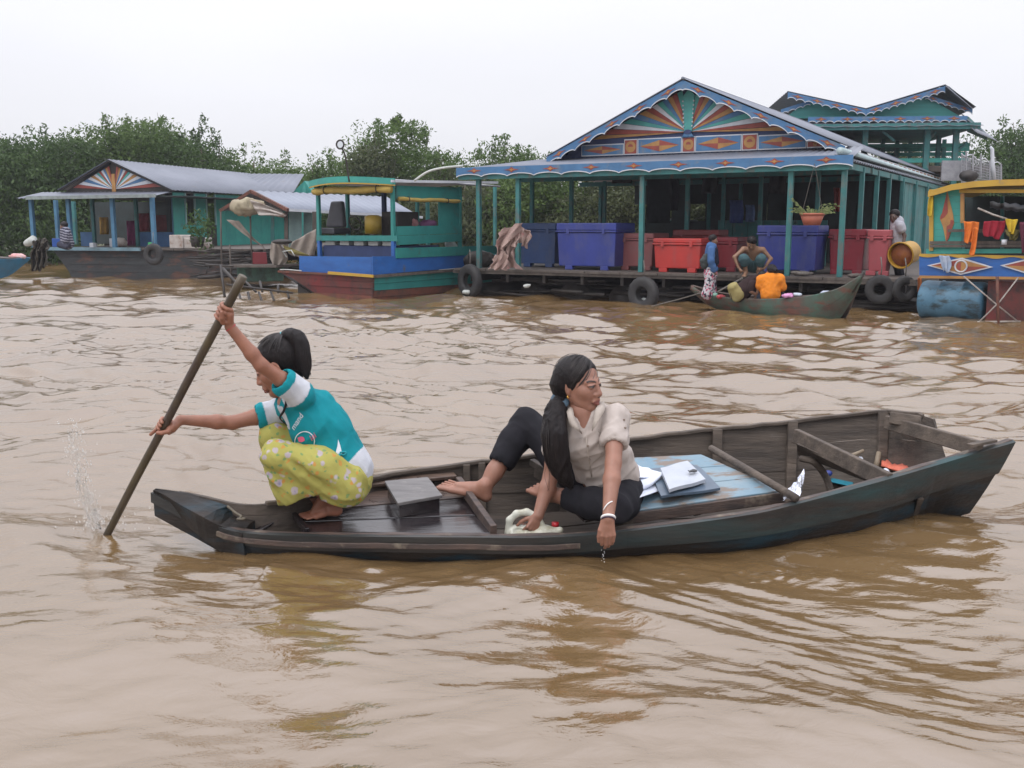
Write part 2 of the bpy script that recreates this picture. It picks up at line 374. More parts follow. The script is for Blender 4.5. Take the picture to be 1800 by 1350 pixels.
# ------------------------------------------------------------------ trees along the bank
LEAF = []
def leafmat(name, c1, c2, tr=.35):
    m = bpy.data.materials.new(name); m.use_nodes = True; nt = m.node_tree; N = nt.nodes; L = nt.links; b = N['Principled BSDF']
    g = N.new('ShaderNodeNewGeometry'); oi = N.new('ShaderNodeObjectInfo')
    tc = N.new('ShaderNodeTexCoord'); n = N.new('ShaderNodeTexNoise'); n.inputs['Scale'].default_value = .9; n.inputs['Detail'].default_value = 3; L.new(tc.outputs['Object'], n.inputs[0])
    ad = N.new('ShaderNodeMath'); ad.operation = 'MULTIPLY_ADD'; ad.inputs[1].default_value = .55; L.new(g.outputs['Random Per Island'], ad.inputs[0])
    mr = N.new('ShaderNodeMapRange'); mr.inputs[1].default_value = .35; mr.inputs[2].default_value = .65; mr.inputs[3].default_value = 0; mr.inputs[4].default_value = .45; L.new(n.outputs[0], mr.inputs[0]); L.new(mr.outputs[0], ad.inputs[2])
    mi = N.new('ShaderNodeMix'); mi.data_type = 'RGBA'; L.new(ad.outputs[0], mi.inputs[0]); mi.inputs[6].default_value = rgb(c1); mi.inputs[7].default_value = rgb(c2)
    L.new(mi.outputs[2], b.inputs['Base Color']); b.inputs['Roughness'].default_value = .55; b.inputs['Specular IOR Level'].default_value = .3
    t = N.new('ShaderNodeBsdfTranslucent'); L.new(mi.outputs[2], t.inputs[0]); ms = N.new('ShaderNodeMixShader'); ms.inputs[0].default_value = tr
    L.new(b.outputs[0], ms.inputs[1]); L.new(t.outputs[0], ms.inputs[2]); L.new(ms.outputs[0], N['Material Output'].inputs[0]); return m
LM = [leafmat('leaf_dark', (.026, .060, .015), (.085, .145, .036)), leafmat('leaf_mid', (.042, .086, .020), (.13, .20, .050)), leafmat('leaf_olive', (.045, .064, .026), (.13, .15, .065))]
BARK = mat('bark', (.09, .07, .05), (.16, .13, .10), scale=3, rough=.9)
def leaves(centers, radii, n_per, size, r):
    """small leaf sprays spread through and over the surface of each lump"""
    V = []; F = []; o = 0
    for c, R, n in zip(centers, radii, n_per):
        d = r.normal(size=(n, 3)); d /= np.linalg.norm(d, axis=1, keepdims=True)
        rad = r.uniform(.45, 1.08, n)**.6
        lump = 1+.22*np.sin(d[:, 0]*5+c[0])*np.sin(d[:, 1]*4+c[1])+.18*np.sin(d[:, 2]*7+c[2])
        P = c+d*(rad*lump)[:, None]*R
        a = r.normal(size=(n, 3)); a[:, 2] -= .3; a /= np.linalg.norm(a, axis=1, keepdims=True)
        bb = np.cross(a, d+r.normal(size=(n, 3))*.7); bb /= np.linalg.norm(bb, axis=1, keepdims=True)+1e-9
        s = (size*r.uniform(.55, 1.35, n))[:, None]
        q = np.stack([P-a*s, P+bb*s*.38, P+a*s, P-bb*s*.38], 1)
        V.append(q.reshape(-1, 3)); F.append(np.arange(n*4).reshape(-1, 4)+o); o += n*4
    return np.concatenate(V), np.concatenate(F)
def tree(name, label, cat, base, height, width, kind, seed, dens=1., depth=None, low=.12, leaf=.075, group='scrubby trees along the far bank', airy=0):
    r = np.random.default_rng(seed); base = Vector(base)
    t = thing(name, label, cat, base, group)
    depth = depth or width*.8
    nb = int(15+width*3.5); C = []; Rr = []; NP = []
    for i in range(nb):
        u = r.uniform(-1, 1); v = r.uniform(-1, 1)*.8; hh = r.uniform(low, 1)**.6
        prof = math.sqrt(max(0, 1-(u**2)*.9)); z = height*(low+(prof-low)*hh*.88)
        R = width*r.uniform(.12, .20)+.30
        z = min(z, height*prof*.98-R*.55); z = max(z, R*.4)
        C.append(np.array([base.x+u*width/2, base.y+v*depth/2, base.z+z])); Rr.append(np.array([R*1.2, R*1.1, R*.85])); NP.append(int(470*dens*R*R/.5)+140)
    for i in range(int(6+width*2)):   # loose sprigs breaking the outline
        u = r.uniform(-1, 1); prof = math.sqrt(max(0, 1-(u**2)*.9)); z = height*prof*r.uniform(.9, 1.06)
        C.append(np.array([base.x+u*width/2, base.y+r.uniform(-.5, .3)*depth/2, base.z+z])); R = r.uniform(.15, .38); Rr.append(np.array([R*.7, R*.7, R*1.5])); NP.append(int(80*dens))
    V, F = leaves(C, Rr, NP, leaf, r)
    link_mesh('crown', V, F, LM[kind], t)
    mb = MB(); lean = r.uniform(-.3, .3)
    tr = [base+Vector((0, 0, -.6)), base+Vector((lean*.3, 0, height*.3)), base+Vector((lean, .1, height*.55)), base+Vector((lean*1.6, 0, height*.85))]
    mb.tube(tr, [.03*height, .024*height, .016*height, .006*height], 7)
    for i in range(9):
        c = Vector(C[r.integers(0, nb)]); s = tr[1].lerp(tr[2], r.uniform(0, 1)); mb.tube([s, s.lerp(c, .5)+Vector((0, 0, .15)), c], [.011*height, .007*height, .003*height], 5)
    for i in range(5):                # bare twigs that poke out of the top
        c = Vector(C[-1-i]); mb.tube([c-Vector((0, 0, .6)), c+Vector((r.uniform(-.2, .2), 0, r.uniform(.2, .55)))], [.018, .006], 4)
    mb.build('trunk', BARK, t, smooth=True)
    return t
def tree_px(name, label, cat, cx, top, wpx, Y, kind, seed, **k):
    p = W(cx, top, Y); tree(name, label, cat, (p.x, p.y, .0), p.z, wpx*Y/FPX, kind, seed, **k)
T1 = 'dense_tree'
tree_px(T1, 'dark dense tree at the left edge of the picture behind the left houseboat', 'tree', -20, 232, 230, 38, 0, 21)
tree_px(T1, 'rounded dark tree left of the striped gable, second from the left edge', 'tree', 95, 236, 190, 39, 0, 22)
tree_px('leaning_tree', 'greyish leafy tree whose loose top rises above the left porch roof', 'tree', 175, 222, 170, 40, 1, 23, airy=1)
tree_px(T1, 'tall broad green tree directly behind the striped gable of the left houseboat', 'tree', 262, 216, 210, 41, 1, 24)
tree_px(T1, 'tall green tree behind the long metal roof of the left houseboat', 'tree', 350, 226, 170, 40, 0, 25)
tree_px('thin_tree', 'thin airy tree with gaps of sky right of the tall left trees', 'tree', 432, 252, 130, 42, 1, 26, dens=.55)
tree_px('low_tree', 'low bush between the metal roof end and the mirror pole', 'bush', 500, 285, 130, 43, 1, 27, dens=.8)
tree_px('low_tree', 'low tree right behind the mirror pole and the tour boat roof', 'tree', 585, 283, 150, 40, 1, 28)
tree_px(T1, 'large rounded tree standing alone above the tour boat roof', 'tree', 705, 224, 205, 38, 1, 29, dens=1.2)
tree_px('leaning_tree', 'slim leaning tree just left of the large rounded tree', 'tree', 655, 250, 90, 36, 2, 30, dens=.7)
tree_px('flat_tree', 'flat topped tree between the rounded tree and the pavilion gable', 'tree', 885, 254, 165, 40, 1, 31)
tree_px('low_tree', 'olive bush under the pavilion eave beside its leftmost posts', 'bush', 800, 300, 150, 36, 2, 32)
tree_px('low_tree', 'tree seen between the front posts of the pavilion', 'tree', 960, 292, 170, 36, 1, 33)
tree_px('low_tree', 'green bush seen under the pavilion roof behind the pink chest', 'bush', 1090, 305, 190, 35, 2, 34)
tree_px('low_tree', 'green bush seen through the middle of the pavilion', 'bush', 1235, 312, 190, 35, 2, 35)
tree_px('low_tree', 'bushy tree behind the right half of the pavilion roof', 'tree', 1390, 300, 190, 44, 1, 36)
tree_px('low_tree', 'olive tree seen between the floors of the raised pavilion', 'tree', 1600, 268, 240, 46, 2, 37)
tree_px(T1, 'dark rounded tree at the right edge beside the raised pavilion', 'tree', 1800, 212, 190, 40, 0, 38)
# low scrub that fills the bank between the trunks: nobody could count it
r = np.random.default_rng(5); C = []; Rr = []; NP = []
for i in range(190):
    px = r.uniform(-150, 1950); Y = r.uniform(35.5, 43); x = (px-900)/FPX*Y; z = r.uniform(.2, 1.9 if px > 330 else 2.7)
    R = r.uniform(.6, 1.15); C.append(np.array([x, Y, z])); Rr.append(np.array([R*1.5, R, R*.9])); NP.append(560)
V, F = leaves(C, Rr, NP, .085, r)
so = link_mesh('bank_scrub', V, F, LM[0]); tag(so, 'tangled low scrub filling the water edge under the trees', None, None, 'stuff')
# ------------------------------------------------------------------ people
SKIN = mat('skin', (1, 1, 1), (.82, .80, .78), attr='Col', scale=14, rough=.48, bump=.12, bscale=90, bdist=.003, sss=.12)
CLOTHC = mat('cloth_dyed', (1, 1, 1), (.86, .86, .88), attr='Col', scale=18, rough=.85, bump=.30, bscale=22, bdist=.012, spec=.2)
HAIR = mat('hair_black', (.007, .0055, .006), (.016, .012, .012), scale=8, stretch=(14, 14, 1), rough=.5, bump=.6, bscale=14, bdist=.006, spec=.22)
HAIR2 = mat('hair_strand', (.012, .009, .009), (.035, .027, .025), scale=30, rough=.36, bump=0, spec=.5)
def V3(p): return np.array(tuple(p), float)
def basis(fwd, up):
    f = Vector(fwd).normalized(); u = Vector(up); l = u.cross(f).normalized(); u = f.cross(l).normalized(); return f, l, u   # forward, left, up
def head_shape(F, c, fwd, up, s=1., young=False):
    f, l, u = basis(fwd, up); c = Vector(c)
    def P(x, y, z): return V3(c+(f*x+l*y+u*z)*s)
    M = [tuple(f), tuple(l), tuple(u)]
    E = lambda p, r, k=.015, sub=False: F.ell(P(*p), np.array(r)*s, M, k*s, sub)
    C = lambda p, q, ra, rb, k=.015, sub=False: F.cap(P(*p), P(*q), ra*s, rb*s, k*s, None, sub)
    E((-.014, 0, .032), (.093, .073, .080)); E((.026, 0, -.022), (.060, .060, .080), .03)
    for sg in (1, -1):
        C((.000, sg*.044, -.052), (.056, sg*.014, -.094), .018, .015, .03)
        E((.050, sg*.038, -.022), (.026, .024, .024), .022)
        C((.074, sg*.012, .022), (.060, sg*.044, .019), .009, .009, .014)
        E((.090, sg*.031, .004), (.016, .016, .010), .012, True)
        E((.0715, sg*.031, .001), (.0145, .0165, .0125), .003)
        C((.084, sg*.018, .010), (.072, sg*.046, .006), .0035, .0035, .006)
        E((.088, sg*.0125, -.034), (.011, .0085, .0085), .005)
        E((.100, sg*.0065, -.0425), (.004, .0035, .003), .003, True)
        C((.083, sg*.021, -.062), (.0935, sg*.002, -.0585), .0045, .006, .006)
        C((.081, sg*.019, -.067), (.0915, sg*.002, -.0725), .0045, .007, .006)
        E((-.006, sg*.077, -.008), (.017, .0065, .031), .006); E((-.002, sg*.084, -.004), (.010, .004, .019), .003, True)
        C((-.002, sg*.074, .016), (-.006, sg*.073, -.036), .006, .005, .008)
    E((.078, 0, -.050), (.015, .022, .014), .012)
    E((.066, 0, -.094), (.018, .018, .015), .015)
    C((.080, 0, .014), (.100, 0, -.030), .0075, .0115, .012)
    C((.086, -.02, -.0653), (.086, .02, -.0653), .0012, .0012, .002, True)
    return P
def head_paint(V, cols, P, c, fwd, up, s, lip=(.33, .10, .09)):
    f, l, u = basis(fwd, up); q = (V-V3(c))/s; X = np.stack([q@V3(f), q@V3(l), q@V3(u)], 1)
    near = np.linalg.norm(X, axis=1) < .16
    ay = np.abs(X[:, 1])
    lipm = near & (X[:, 0] > .078) & (ay < .024) & (((X[:, 2]+.0652)/(.0125*(1-(ay/.027)**2)+1e-4))**2 < 1)
    cols[lipm] = lip
    ey = near & (X[:, 0] > .060) & (((ay-.031)/.0155)**2+((X[:, 2]-.001)/.0045)**2 < 1)
    cols[ey] = (.26, .21, .19)
    ir = ey & (((ay-.031)/.0075)**2 < 1); cols[ir] = (.015, .010, .010)
    la = near & (X[:, 0] > .058) & (np.abs(X[:, 2]-.0062+((ay-.031)/.017)**2*.004) < .0022) & (np.abs(ay-.031) < .018); cols[la] = (.02, .014, .013)
    br = near & (X[:, 0] > .05) & (np.abs(ay-.031) < .021) & (np.abs(X[:, 2]-.0245+((ay-.034)/.02)**2*.004) < .0036); cols[br] = (.045, .03, .027)
    ns = near & (((X[:, 0]-.098)/.012)**2+((ay-.0065)/.005)**2+((X[:, 2]+.042)/.005)**2 < 1); cols[ns] = (.10, .04, .03)
    return cols
def hand_shape(F, wrist, fwd, back, s=1., curl=.5, spread=.12, side=1, thumb=.5, curls=None, thumb_dir=None):
    """fwd: wrist to knuckles; back: out of the back of the hand; side: +1 thumb to the left of fwd seen from the back"""
    f = Vector(fwd).normalized(); n = Vector(back); n = (n-f*n.dot(f)).normalized(); t = n.cross(f)*side; w0 = Vector(wrist)
    def P(a, b, c): return w0+(f*a+t*b+n*c)*s
    F.cap(V3(P(-.01, 0, 0)), V3(P(.03, .002, 0)), .022*s, .026*s, .012*s, (n, .68))
    for b in (.026, .009, -.008, -.024):
        F.cap(V3(P(.012, b*.55, 0)), V3(P(.078-.004*abs(b-.009)/.02, b, .001)), .014*s, .0105*s, .007*s)
    L = ((.040, .026, .020), (.044, .029, .021), (.041, .027, .020), (.033, .021, .018))
    for k, b in enumerate((.027, .009, -.009, -.026)):
        cu = (curls[k] if curls else curl); ang = 0; p = P(.080-.005*abs(b-.009)/.02, b, .002); r = (.0092, .0084, .0075, .0064)
        sp = spread*(b/.027)
        for j in range(3):
            ang += cu*(1.25, 1.45, .9)[j]
            d = (f*math.cos(ang)-n*math.sin(ang)); d = (d+t*sp*math.cos(ang)).normalized(); q = p+d*L[k][j]*s
            F.cap(V3(p), V3(q), r[j]*s, r[j+1]*s, .0022*s); p = q
    td = Vector(thumb_dir).normalized() if thumb_dir is not None else (f*.72+t*.62-n*thumb*.55).normalized()
    p0 = P(.012, .018, -.006); p1 = p0+td*.042*s; p2 = p1+(td*.9+f*.25-n*thumb*.6-t*.25*thumb).normalized()*.032*s; p3 = p2+(td*.6+f*.5-n*thumb*.7-t*.4*thumb).normalized()*.026*s
    F.cap(V3(p0), V3(p1), .015*s, .0115*s, .010*s); F.cap(V3(p1), V3(p2), .0112*s, .0098*s, .003*s); F.cap(V3(p2), V3(p3), .0098*s, .0075*s, .002*s)
def foot_shape(F, ankle, heel, toe, s=1., side=1, up=(0, 0, 1)):
    """toe: tip of the big toe side; side: +1 big toe to the left of heel->toe"""
    a, h, t = Vector(ankle), Vector(heel), Vector(toe); d = (t-h); Ln = d.length; d.normalize(); u = Vector(up); l = u.cross(d).normalized()*side; u = d.cross(l)*side
    u = u if u.dot(Vector(up)) > 0 else -u
    F.cap(V3(a+u*.02*s), V3(h+u*.024*s+d*.012*s), .033*s, .026*s, .02*s)
    F.cap(V3(h+u*.022*s+d*.02*s), V3(h+d*Ln*.38+u*.028*s), .025*s, .027*s, .015*s)
    F.cap(V3(a+d*.01*s), V3(h+d*Ln*.62+u*.026*s), .030*s, .022*s, .02*s)
    for k in range(5):
        b = (.5-k/4)*.062*s; ball = h+d*(Ln*(.74-.035*k))+l*b+u*.014*s; base = h+d*(Ln*.42)+l*b*.55+u*.022*s
        F.cap(V3(base), V3(ball), .019*s, .0145*s, .010*s)
        tip = h+d*(Ln*((1.0, .985, .955, .92, .87)[k])-.008*s)+l*b*1.18+u*.009*s
        r = (.0115, .0083, .0078, .0074, .0070)[k]*s
        F.cap(V3(ball+d*.004*s), V3(tip), r, r*.95, .003*s)
def limb(F, pts, rs, k=.02): F.chain([V3(p) for p in pts], rs, k)
def lerp(a, b, t): return Vector(a).lerp(Vector(b), t)
def fold_disp(V, F, amp, scale, seed, stretch=(1, 1, 1)):
    n = vnormals(V, F); a = snoise(V, scale, seed, stretch); b = snoise(V, scale*2.3, seed+5, stretch)
    return V+n*((1-2*np.abs(a))*amp+(1-2*np.abs(b))*amp*.45)[:, None]
def dir_folds(V, F, amp, scale, d, seed):
    """creases that run along the direction d"""
    d = np.array(d, float); d /= np.linalg.norm(d); a = V@d; Q = V-0.82*a[:, None]*d; n = vnormals(V, F)
    k = snoise(Q, scale, seed); m = .5+.5*snoise(V, 4, seed+3)
    return V+n*((1-3*np.abs(k)).clip(-1, 1)*amp*(.3+m))[:, None]
def strands(name, root, head, S, f, l, u, tie, n, seed, y0=-.09, y1=.09, hl=None):
    """fine hairs combed from the hairline back to the tie"""
    r = random.Random(seed); mb = MB(); c = Vector(head)+(f*-.021+u*.034)*S; R = (.098*S, .084*S, .091*S)
    tv = Vector(tie)-c; td = Vector((tv.dot(f)/R[0], tv.dot(l)/R[1], tv.dot(u)/R[2])); td.normalize()
    for i in range(n):
        a = r.uniform(-1.9, 1.9); el = (r.uniform(1.0, 1.4) if r.random() < .85 else r.uniform(.86, 1.0)) if abs(a) < .9 else r.uniform(.45, 1.1) if abs(a) < 1.35 else r.uniform(.0, .9)
        sd = Vector((math.cos(a)*math.cos(el), math.sin(a)*math.cos(el), math.sin(el))).normalized(); om = math.acos(max(-1, min(1, sd.dot(td))))
        if om < .3: continue
        pts = []; k0 = r.uniform(0, .35); off = r.uniform(1.0, 1.022); w1 = r.uniform(-.05, .05)
        for j in range(9):
            t = k0+(1-k0)*j/8; d = (sd*math.sin((1-t)*om)+td*math.sin(t*om))/math.sin(om); d.y += w1*math.sin(math.pi*t)
            pts.append(c+(f*d.x*R[0]+l*d.y*R[1]+u*d.z*R[2])*off*(1+.0*t))
        mb.tube(pts, [.0008]+[.0014]*7+[.001], 4, cap=False)
    return tag(mb.build(name, HAIR2, root, True), kind='stuff')
def tail_strands(name, root, P6, R6, n, seed, out=1.02):
    r = random.Random(seed); mb = MB(); m = len(P6)
    for i in range(n):
        a = r.uniform(0, 6.28); k0 = r.randint(0, 5); k1 = min(m-1, k0+r.randint(6, m)); pts = []; ph = r.uniform(0, 6)
        for k in range(k0, k1+1):
            d = (P6[min(k+1, m-1)]-P6[max(k-1, 0)]).normalized(); x = d.orthogonal().normalized(); x = Vector((1, 0, 0))-d*d.x; x.normalize(); y = d.cross(x); q = R6[k]*(out+.05*math.sin(k*.8+ph))
            pts.append(P6[k]+(x*math.cos(a+.04*k)+y*math.sin(a+.04*k)*.78)*q)
        if len(pts) > 3: mb.tube(pts, [.0014]*(len(pts)-1)+[.0005], 4, cap=False)
    return tag(mb.build(name, HAIR2, root, True), kind='stuff')
def bounds(pts, pad):
    A = np.array([tuple(p) for p in pts]); return A.min(0)-pad, A.max(0)+pad
def simple_person(name, label, J, skin, parts, hair=None, res=.011, facing=(0, -1, 0), headup=(0, 0, 1), hs=1., group=None, hair_kind='short', origin=None, hands=True):
    """background figure. J: joints; parts: list of (name, colour, [(a, b, ra, rb), ...], fold)"""
    c = origin or J['pelvis']; t = thing(name, label, 'person', c, group)
    pts = [p for p in J.values()]; lo, hi = bounds(pts, .2); F = Field(lo, hi, res)
    H = Vector(J['head']); P = head_shape(F, H, facing, headup, hs)
    up = Vector(headup).normalized()
    F.cap(V3(H-up*.05*hs), V3(J['neck']), .047*hs, .05*hs, .02)
    F.cap(V3(J['neck']), V3(lerp(J['shl'], J['shr'], .5)), .055*hs, .06*hs, .02)
    F.cap(V3(J['shl']), V3(J['shr']), .05*hs, .05*hs, .03)
    F.cap(V3(lerp(J['neck'], J['pelvis'], .25)), V3(J['pelvis']), .105*hs, .10*hs, .05, ((Vector(J['shl'])-Vector(J['shr'])).cross(Vector(J['neck'])-Vector(J['pelvis'])), .75))
    for sd in 'lr':
        if 'el'+sd in J:
            limb(F, [J['sh'+sd], J['el'+sd], J['wr'+sd]], [.045*hs, .034*hs, .024*hs])
            hd = (Vector(J['wr'+sd])-Vector(J['el'+sd])).normalized(); hq = J.get('ha'+sd) or Vector(J['wr'+sd])+hd*.08*hs
            dd = (Vector(hq)-Vector(J['wr'+sd])).normalized(); o_ = dd.orthogonal().normalized()
            F.cap(V3(J['wr'+sd]), V3(hq), .024*hs, .03*hs, .01, (o_, .6))
            x = dd.cross(o_)
            for q in (-.026, -.009, .009, .026): F.cap(V3(Vector(hq)+x*q*hs), V3(Vector(hq)+x*q*1.2*hs+dd*.05*hs), .010*hs, .008*hs, .004)
        if 'kn'+sd in J:
            limb(F, [J['pelvis'] if 'hi'+sd not in J else J['hi'+sd], J['kn'+sd], J['an'+sd]], [.085*hs, .055*hs, .035*hs])
            if 'to'+sd in J: foot_shape(F, J['an'+sd], Vector(J['an'+sd])-Vector((0, 0, .07*hs)), J['to'+sd], hs)
    V, Fc = F.mesh(); cols = np.tile(np.array(skin, float), (len(V), 1)); cols = head_paint(V, cols, P, H, facing, headup, hs, lip=tuple(np.array(skin)*np.array([.9, .5, .6])))
    link_mesh('body', V, Fc, SKIN, t, True, cols)
    for nm, col, segs, fold in parts:
        G = Field(lo-.05, hi+.05, res)
        for sg in segs: G.cap(V3(sg[0]), V3(sg[1]), sg[2], sg[3], .03, sg[4] if len(sg) > 4 else None)
        V, Fc = G.mesh()
        if fold: V = fold_disp(V, Fc, fold, 9, hash(nm) % 7)
        if callable(col): cols = col(V)
        else: cols = np.tile(np.array(col, float), (len(V), 1))
        link_mesh(nm, V, Fc, CLOTHC, t, True, cols)
    if hair_kind:
        f, l, u = basis(facing, headup); M = [tuple(f), tuple(l), tuple(u)]; G = Field(V3(H)-.2*hs-.03, V3(H)+.2*hs+.03, res*.8)
        G.ell(V3(H+(f*-.020+u*.040)*hs), np.array((.100, .084, .088))*hs, M, .01)
        if hair_kind == 'long': G.cap(V3(H-f*.06*hs), V3(H-f*.09*hs-u*.17*hs), .06*hs, .03*hs, .03)
        if hair_kind == 'bun': G.ell(V3(H-f*.115*hs-u*.0*hs), .04*hs, None, .02)
        G.ell(V3(H+(f*.088-u*.035)*hs), np.array((.062, .085, .085))*hs, M, .012, True)
        G.ell(V3(H+(f*.02-u*.09)*hs), np.array((.075, .1, .06))*hs, M, .012, True)
        V, Fc = G.mesh(); link_mesh('hair', V, Fc, hair or HAIR, t, True)
    return t
# ------------------------------------------------------------------ painted floating pavilion
TEALP = mat('teal_paint', (.045, .200, .195), (.030, .135, .140), scale=3, rough=.6, bump=.25, bscale=14, bdist=.006, dirt=(.12, .13, .12), dlo=.52, dhi=.68, dscale=6, dstretch=(1, 1, .5))
TURQ = mat('turquoise_paint', (.050, .330, .275), (.035, .25, .22), scale=2, rough=.55, bump=.2, bscale=14, bdist=.006, dirt=(.09, .13, .11), dlo=.60, dhi=.80, dscale=4)
P_BLUE = mat('sky_blue_paint', (.065, .185, .36), (.05, .14, .28), scale=3, rough=.55, bump=.15, bscale=20, dirt=(.16, .19, .22), dlo=.52, dhi=.72, dscale=5)
P_WHITE = mat('white_paint', (.62, .64, .68), (.48, .50, .54), scale=3, rough=.6, bump=.1)
P_RED = mat('brick_red_paint', (.32, .065, .045), (.22, .05, .04), scale=6, rough=.55, bump=.1, bscale=20)
P_ORG = mat('ochre_paint', (.44, .23, .07), (.32, .16, .055), scale=6, rough=.55, bump=.1, bscale=20)
P_TUR = mat('mint_paint', (.075, .36, .32), (.06, .27, .26), scale=4, rough=.55, bump=.1, bscale=20)
P_NAVY = mat('navy_paint', (.02, .035, .10), (.03, .05, .14), scale=4, rough=.6, bump=.1)
TINR = mat('grey_metal_roof', (.175, .19, .23), (.135, .15, .185), scale=1.5, stretch=(1, .4, 1), rough=.5, bump=.1, metal=.0, dirt=(.16, .15, .15), dlo=.60, dhi=.8, dscale=2)
DECKW = mat('grey_deck_wood', (.12, .10, .085), (.07, .058, .05), scale=3, stretch=(1, 6, 1), rough=.8, bump=.3, bscale=9)
DARKW = mat('dark_wet_wood', (.035, .028, .024), (.02, .017, .015), scale=3, rough=.6, bump=.4, bscale=9, dirt=(.07, .06, .05), dlo=.55, dhi=.75, dscale=4)
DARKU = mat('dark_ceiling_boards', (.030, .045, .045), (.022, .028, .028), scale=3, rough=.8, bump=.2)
RUBBER = mat('tyre_rubber', (.022, .022, .024), (.042, .040, .038), scale=6, rough=.75, bump=.3, bscale=30, bdist=.006)
def fr_poly(fr, b, pts, depth):
    return [fr(a, b, z) for a, z in pts], fr.v*depth
def scallop(name, fr, b, p, q, drop, per, m, mtrim, parent, th=.025, amp=.35, trim=.017, motif=None, msz=.16):
    """hanging painted fascia: straight top, waved lower edge, white trim; p, q = (a, z) of the top edge"""
    n = per*10+1; top = []; bot = []; t2 = []
    for i in range(n):
        t = i/(n-1); a = p[0]+(q[0]-p[0])*t; z = p[1]+(q[1]-p[1])*t
        w = abs(math.sin(math.pi*t*per)); w = w**.6; d = drop*(1-amp*w) if True else drop
        d = drop*(1-amp+amp*(1-w)) ; top.append(fr(a, b, z)); bot.append(fr(a, b, z-d)); t2.append(fr(a, b, z-d-trim))
    o = MB().ribbon(top, bot, fr.v*th).build(name, m, parent)
    MB().ribbon([x+Vector((0, 0, .001)) for x in bot], t2, fr.v*th*.9).build('trim', mtrim, o)
    if motif:
        k = motif
        for i in range(k):
            t = (i+.5)/k; a = p[0]+(q[0]-p[0])*t; z = p[1]+(q[1]-p[1])*t-drop*.40; sl = (q[1]-p[1])/(q[0]-p[0]+1e-9); s = msz
            def star(f, bb): return [fr(a+dx*f, bb, z+dz*f+dx*sl*f) for dx, dz in ((-s, 0), (-s*.3, s*.10), (0, s*.32), (s*.3, s*.10), (s, 0), (s*.3, -s*.10), (0, -s*.32), (-s*.3, -s*.10))]
            st_ = MB().poly(star(1, b-.006), fr.v*.005).build('star_motif', P_RED, o)
            if per > 10 or True: MB().poly(star(.5, b-.010), fr.v*.004).build('star_centre', P_ORG, o) if k <= 9 else None
    return o
def corrug(name, P00, P10, P11, P01, m, parent, per_m=8, amp=.012, th=.004):
    """corrugated sheet: P00->P10 along the eave, P00->P01 up the slope"""
    P00, P10, P11, P01 = map(Vector, (P00, P10, P11, P01)); n = max(int((P10-P00).length*per_m)*4, 8); nr = (P10-P00).cross(P01-P00).normalized(); nr = nr if nr.z > 0 else -nr
    g = []
    for i in range(n+1):
        s = i/n; h = nr*amp*math.sin(2*math.pi*s*n/4); a, b = P00.lerp(P10, s)+h, P01.lerp(P11, s)+h; g.append([a, a.lerp(b, .5)+nr*.004*math.sin(i*.37), b])
    mb = MB(); mb.sheet(g, th); return mb.build(name, m, parent, True)
def tyre(label, c, ax, R=.30, r=.095, group='old tyres hung as fenders'):
    c = Vector(c); ax = Vector(ax).normalized(); x = ax.orthogonal().normalized(); y = ax.cross(x)
    t = thing('tyre', label, 'tyre', c-Vector((0, 0, R)), group)
    prof = [(-.9, -.55), (-1, .2), (-.85, .8), (-.5, 1.0), (0, 1.03), (.5, 1.0), (.85, .8), (1, .2), (.9, -.55), (.55, -.95), (.45, -.6), (-.45, -.6), (-.55, -.95)]
    n = 40; v = []; f = []; m = len(prof)
    for i in range(n):
        a = 2*math.pi*i/n; d = x*math.cos(a)+y*math.sin(a)
        for k, (u, w_) in enumerate(prof):
            rr = R-r+r*w_-(.010 if (i % 2 and k in (3, 4, 5)) else 0); v.append(c+d*rr+ax*u*r*.8)
    for i in range(n):
        for k in range(m): f.append((i*m+k, ((i+1) % n)*m+k, ((i+1) % n)*m+(k+1) % m, i*m+(k+1) % m))
    mb = MB(); mb.add(v, f); mb.build('tread_ring', RUBBER, t, True)
    mb = MB(); tp = c+Vector((0, 0, R)); mb.tube([c+Vector((0, 0, R-.02)), tp+Vector((.01, 0, .12)), tp+Vector((.0, .05, .28))], .010, 6); mb.build('rope', MATS['old_rope_b'], t, True)
    return t
MATS['old_rope_b'] = mat('grey_rope', (.16, .14, .12), (.09, .08, .07), scale=40, bump=.4, bscale=80)
_vp = 1005/FPX; PF = Frame((0, 0), (1, -_vp))          # direction first, origin next
c0 = W(1490, 488, 16.4); PF = Frame((c0.x, c0.y), (1, -_vp)); DZ = c0.z
pav = thing('pavilion', 'large open floating pavilion with painted sunburst gable, scalloped blue fascia and teal posts', 'pavilion', PF(-3.5, 3, 0))
LA = PF.at(805, 290, 0)[0]; RA = 0.0; EZ = PF.at(1490, 276, 0)[1]; BL = 14.5
DR = PF.at(1612, 491, 0)[0]
# deck boards and edge beam, joists
nb_ = 34
for k in range(12):
    a0 = LA-.05+(DR-LA+.05)*k/12; a1 = LA-.05+(DR-LA+.05)*(k+1)/12-.012
    MB().box(PF, a0, a1, -.08+random.uniform(-.015, .015), BL, DZ-.045, DZ+random.uniform(-.004, .0)).build('deck_board', DECKW, pav)
MB().box(PF, LA-.1, DR, -.06, .0, DZ-.10, DZ-.047).build('edge_beam', DECKW, pav)
for k in range(11):
    a = LA+.3+(DR-LA-.5)*k/10; MB().box(PF, a-.03, a+.03, .02, BL, DZ-.26, DZ-.06).build('joist', DARKW, pav)
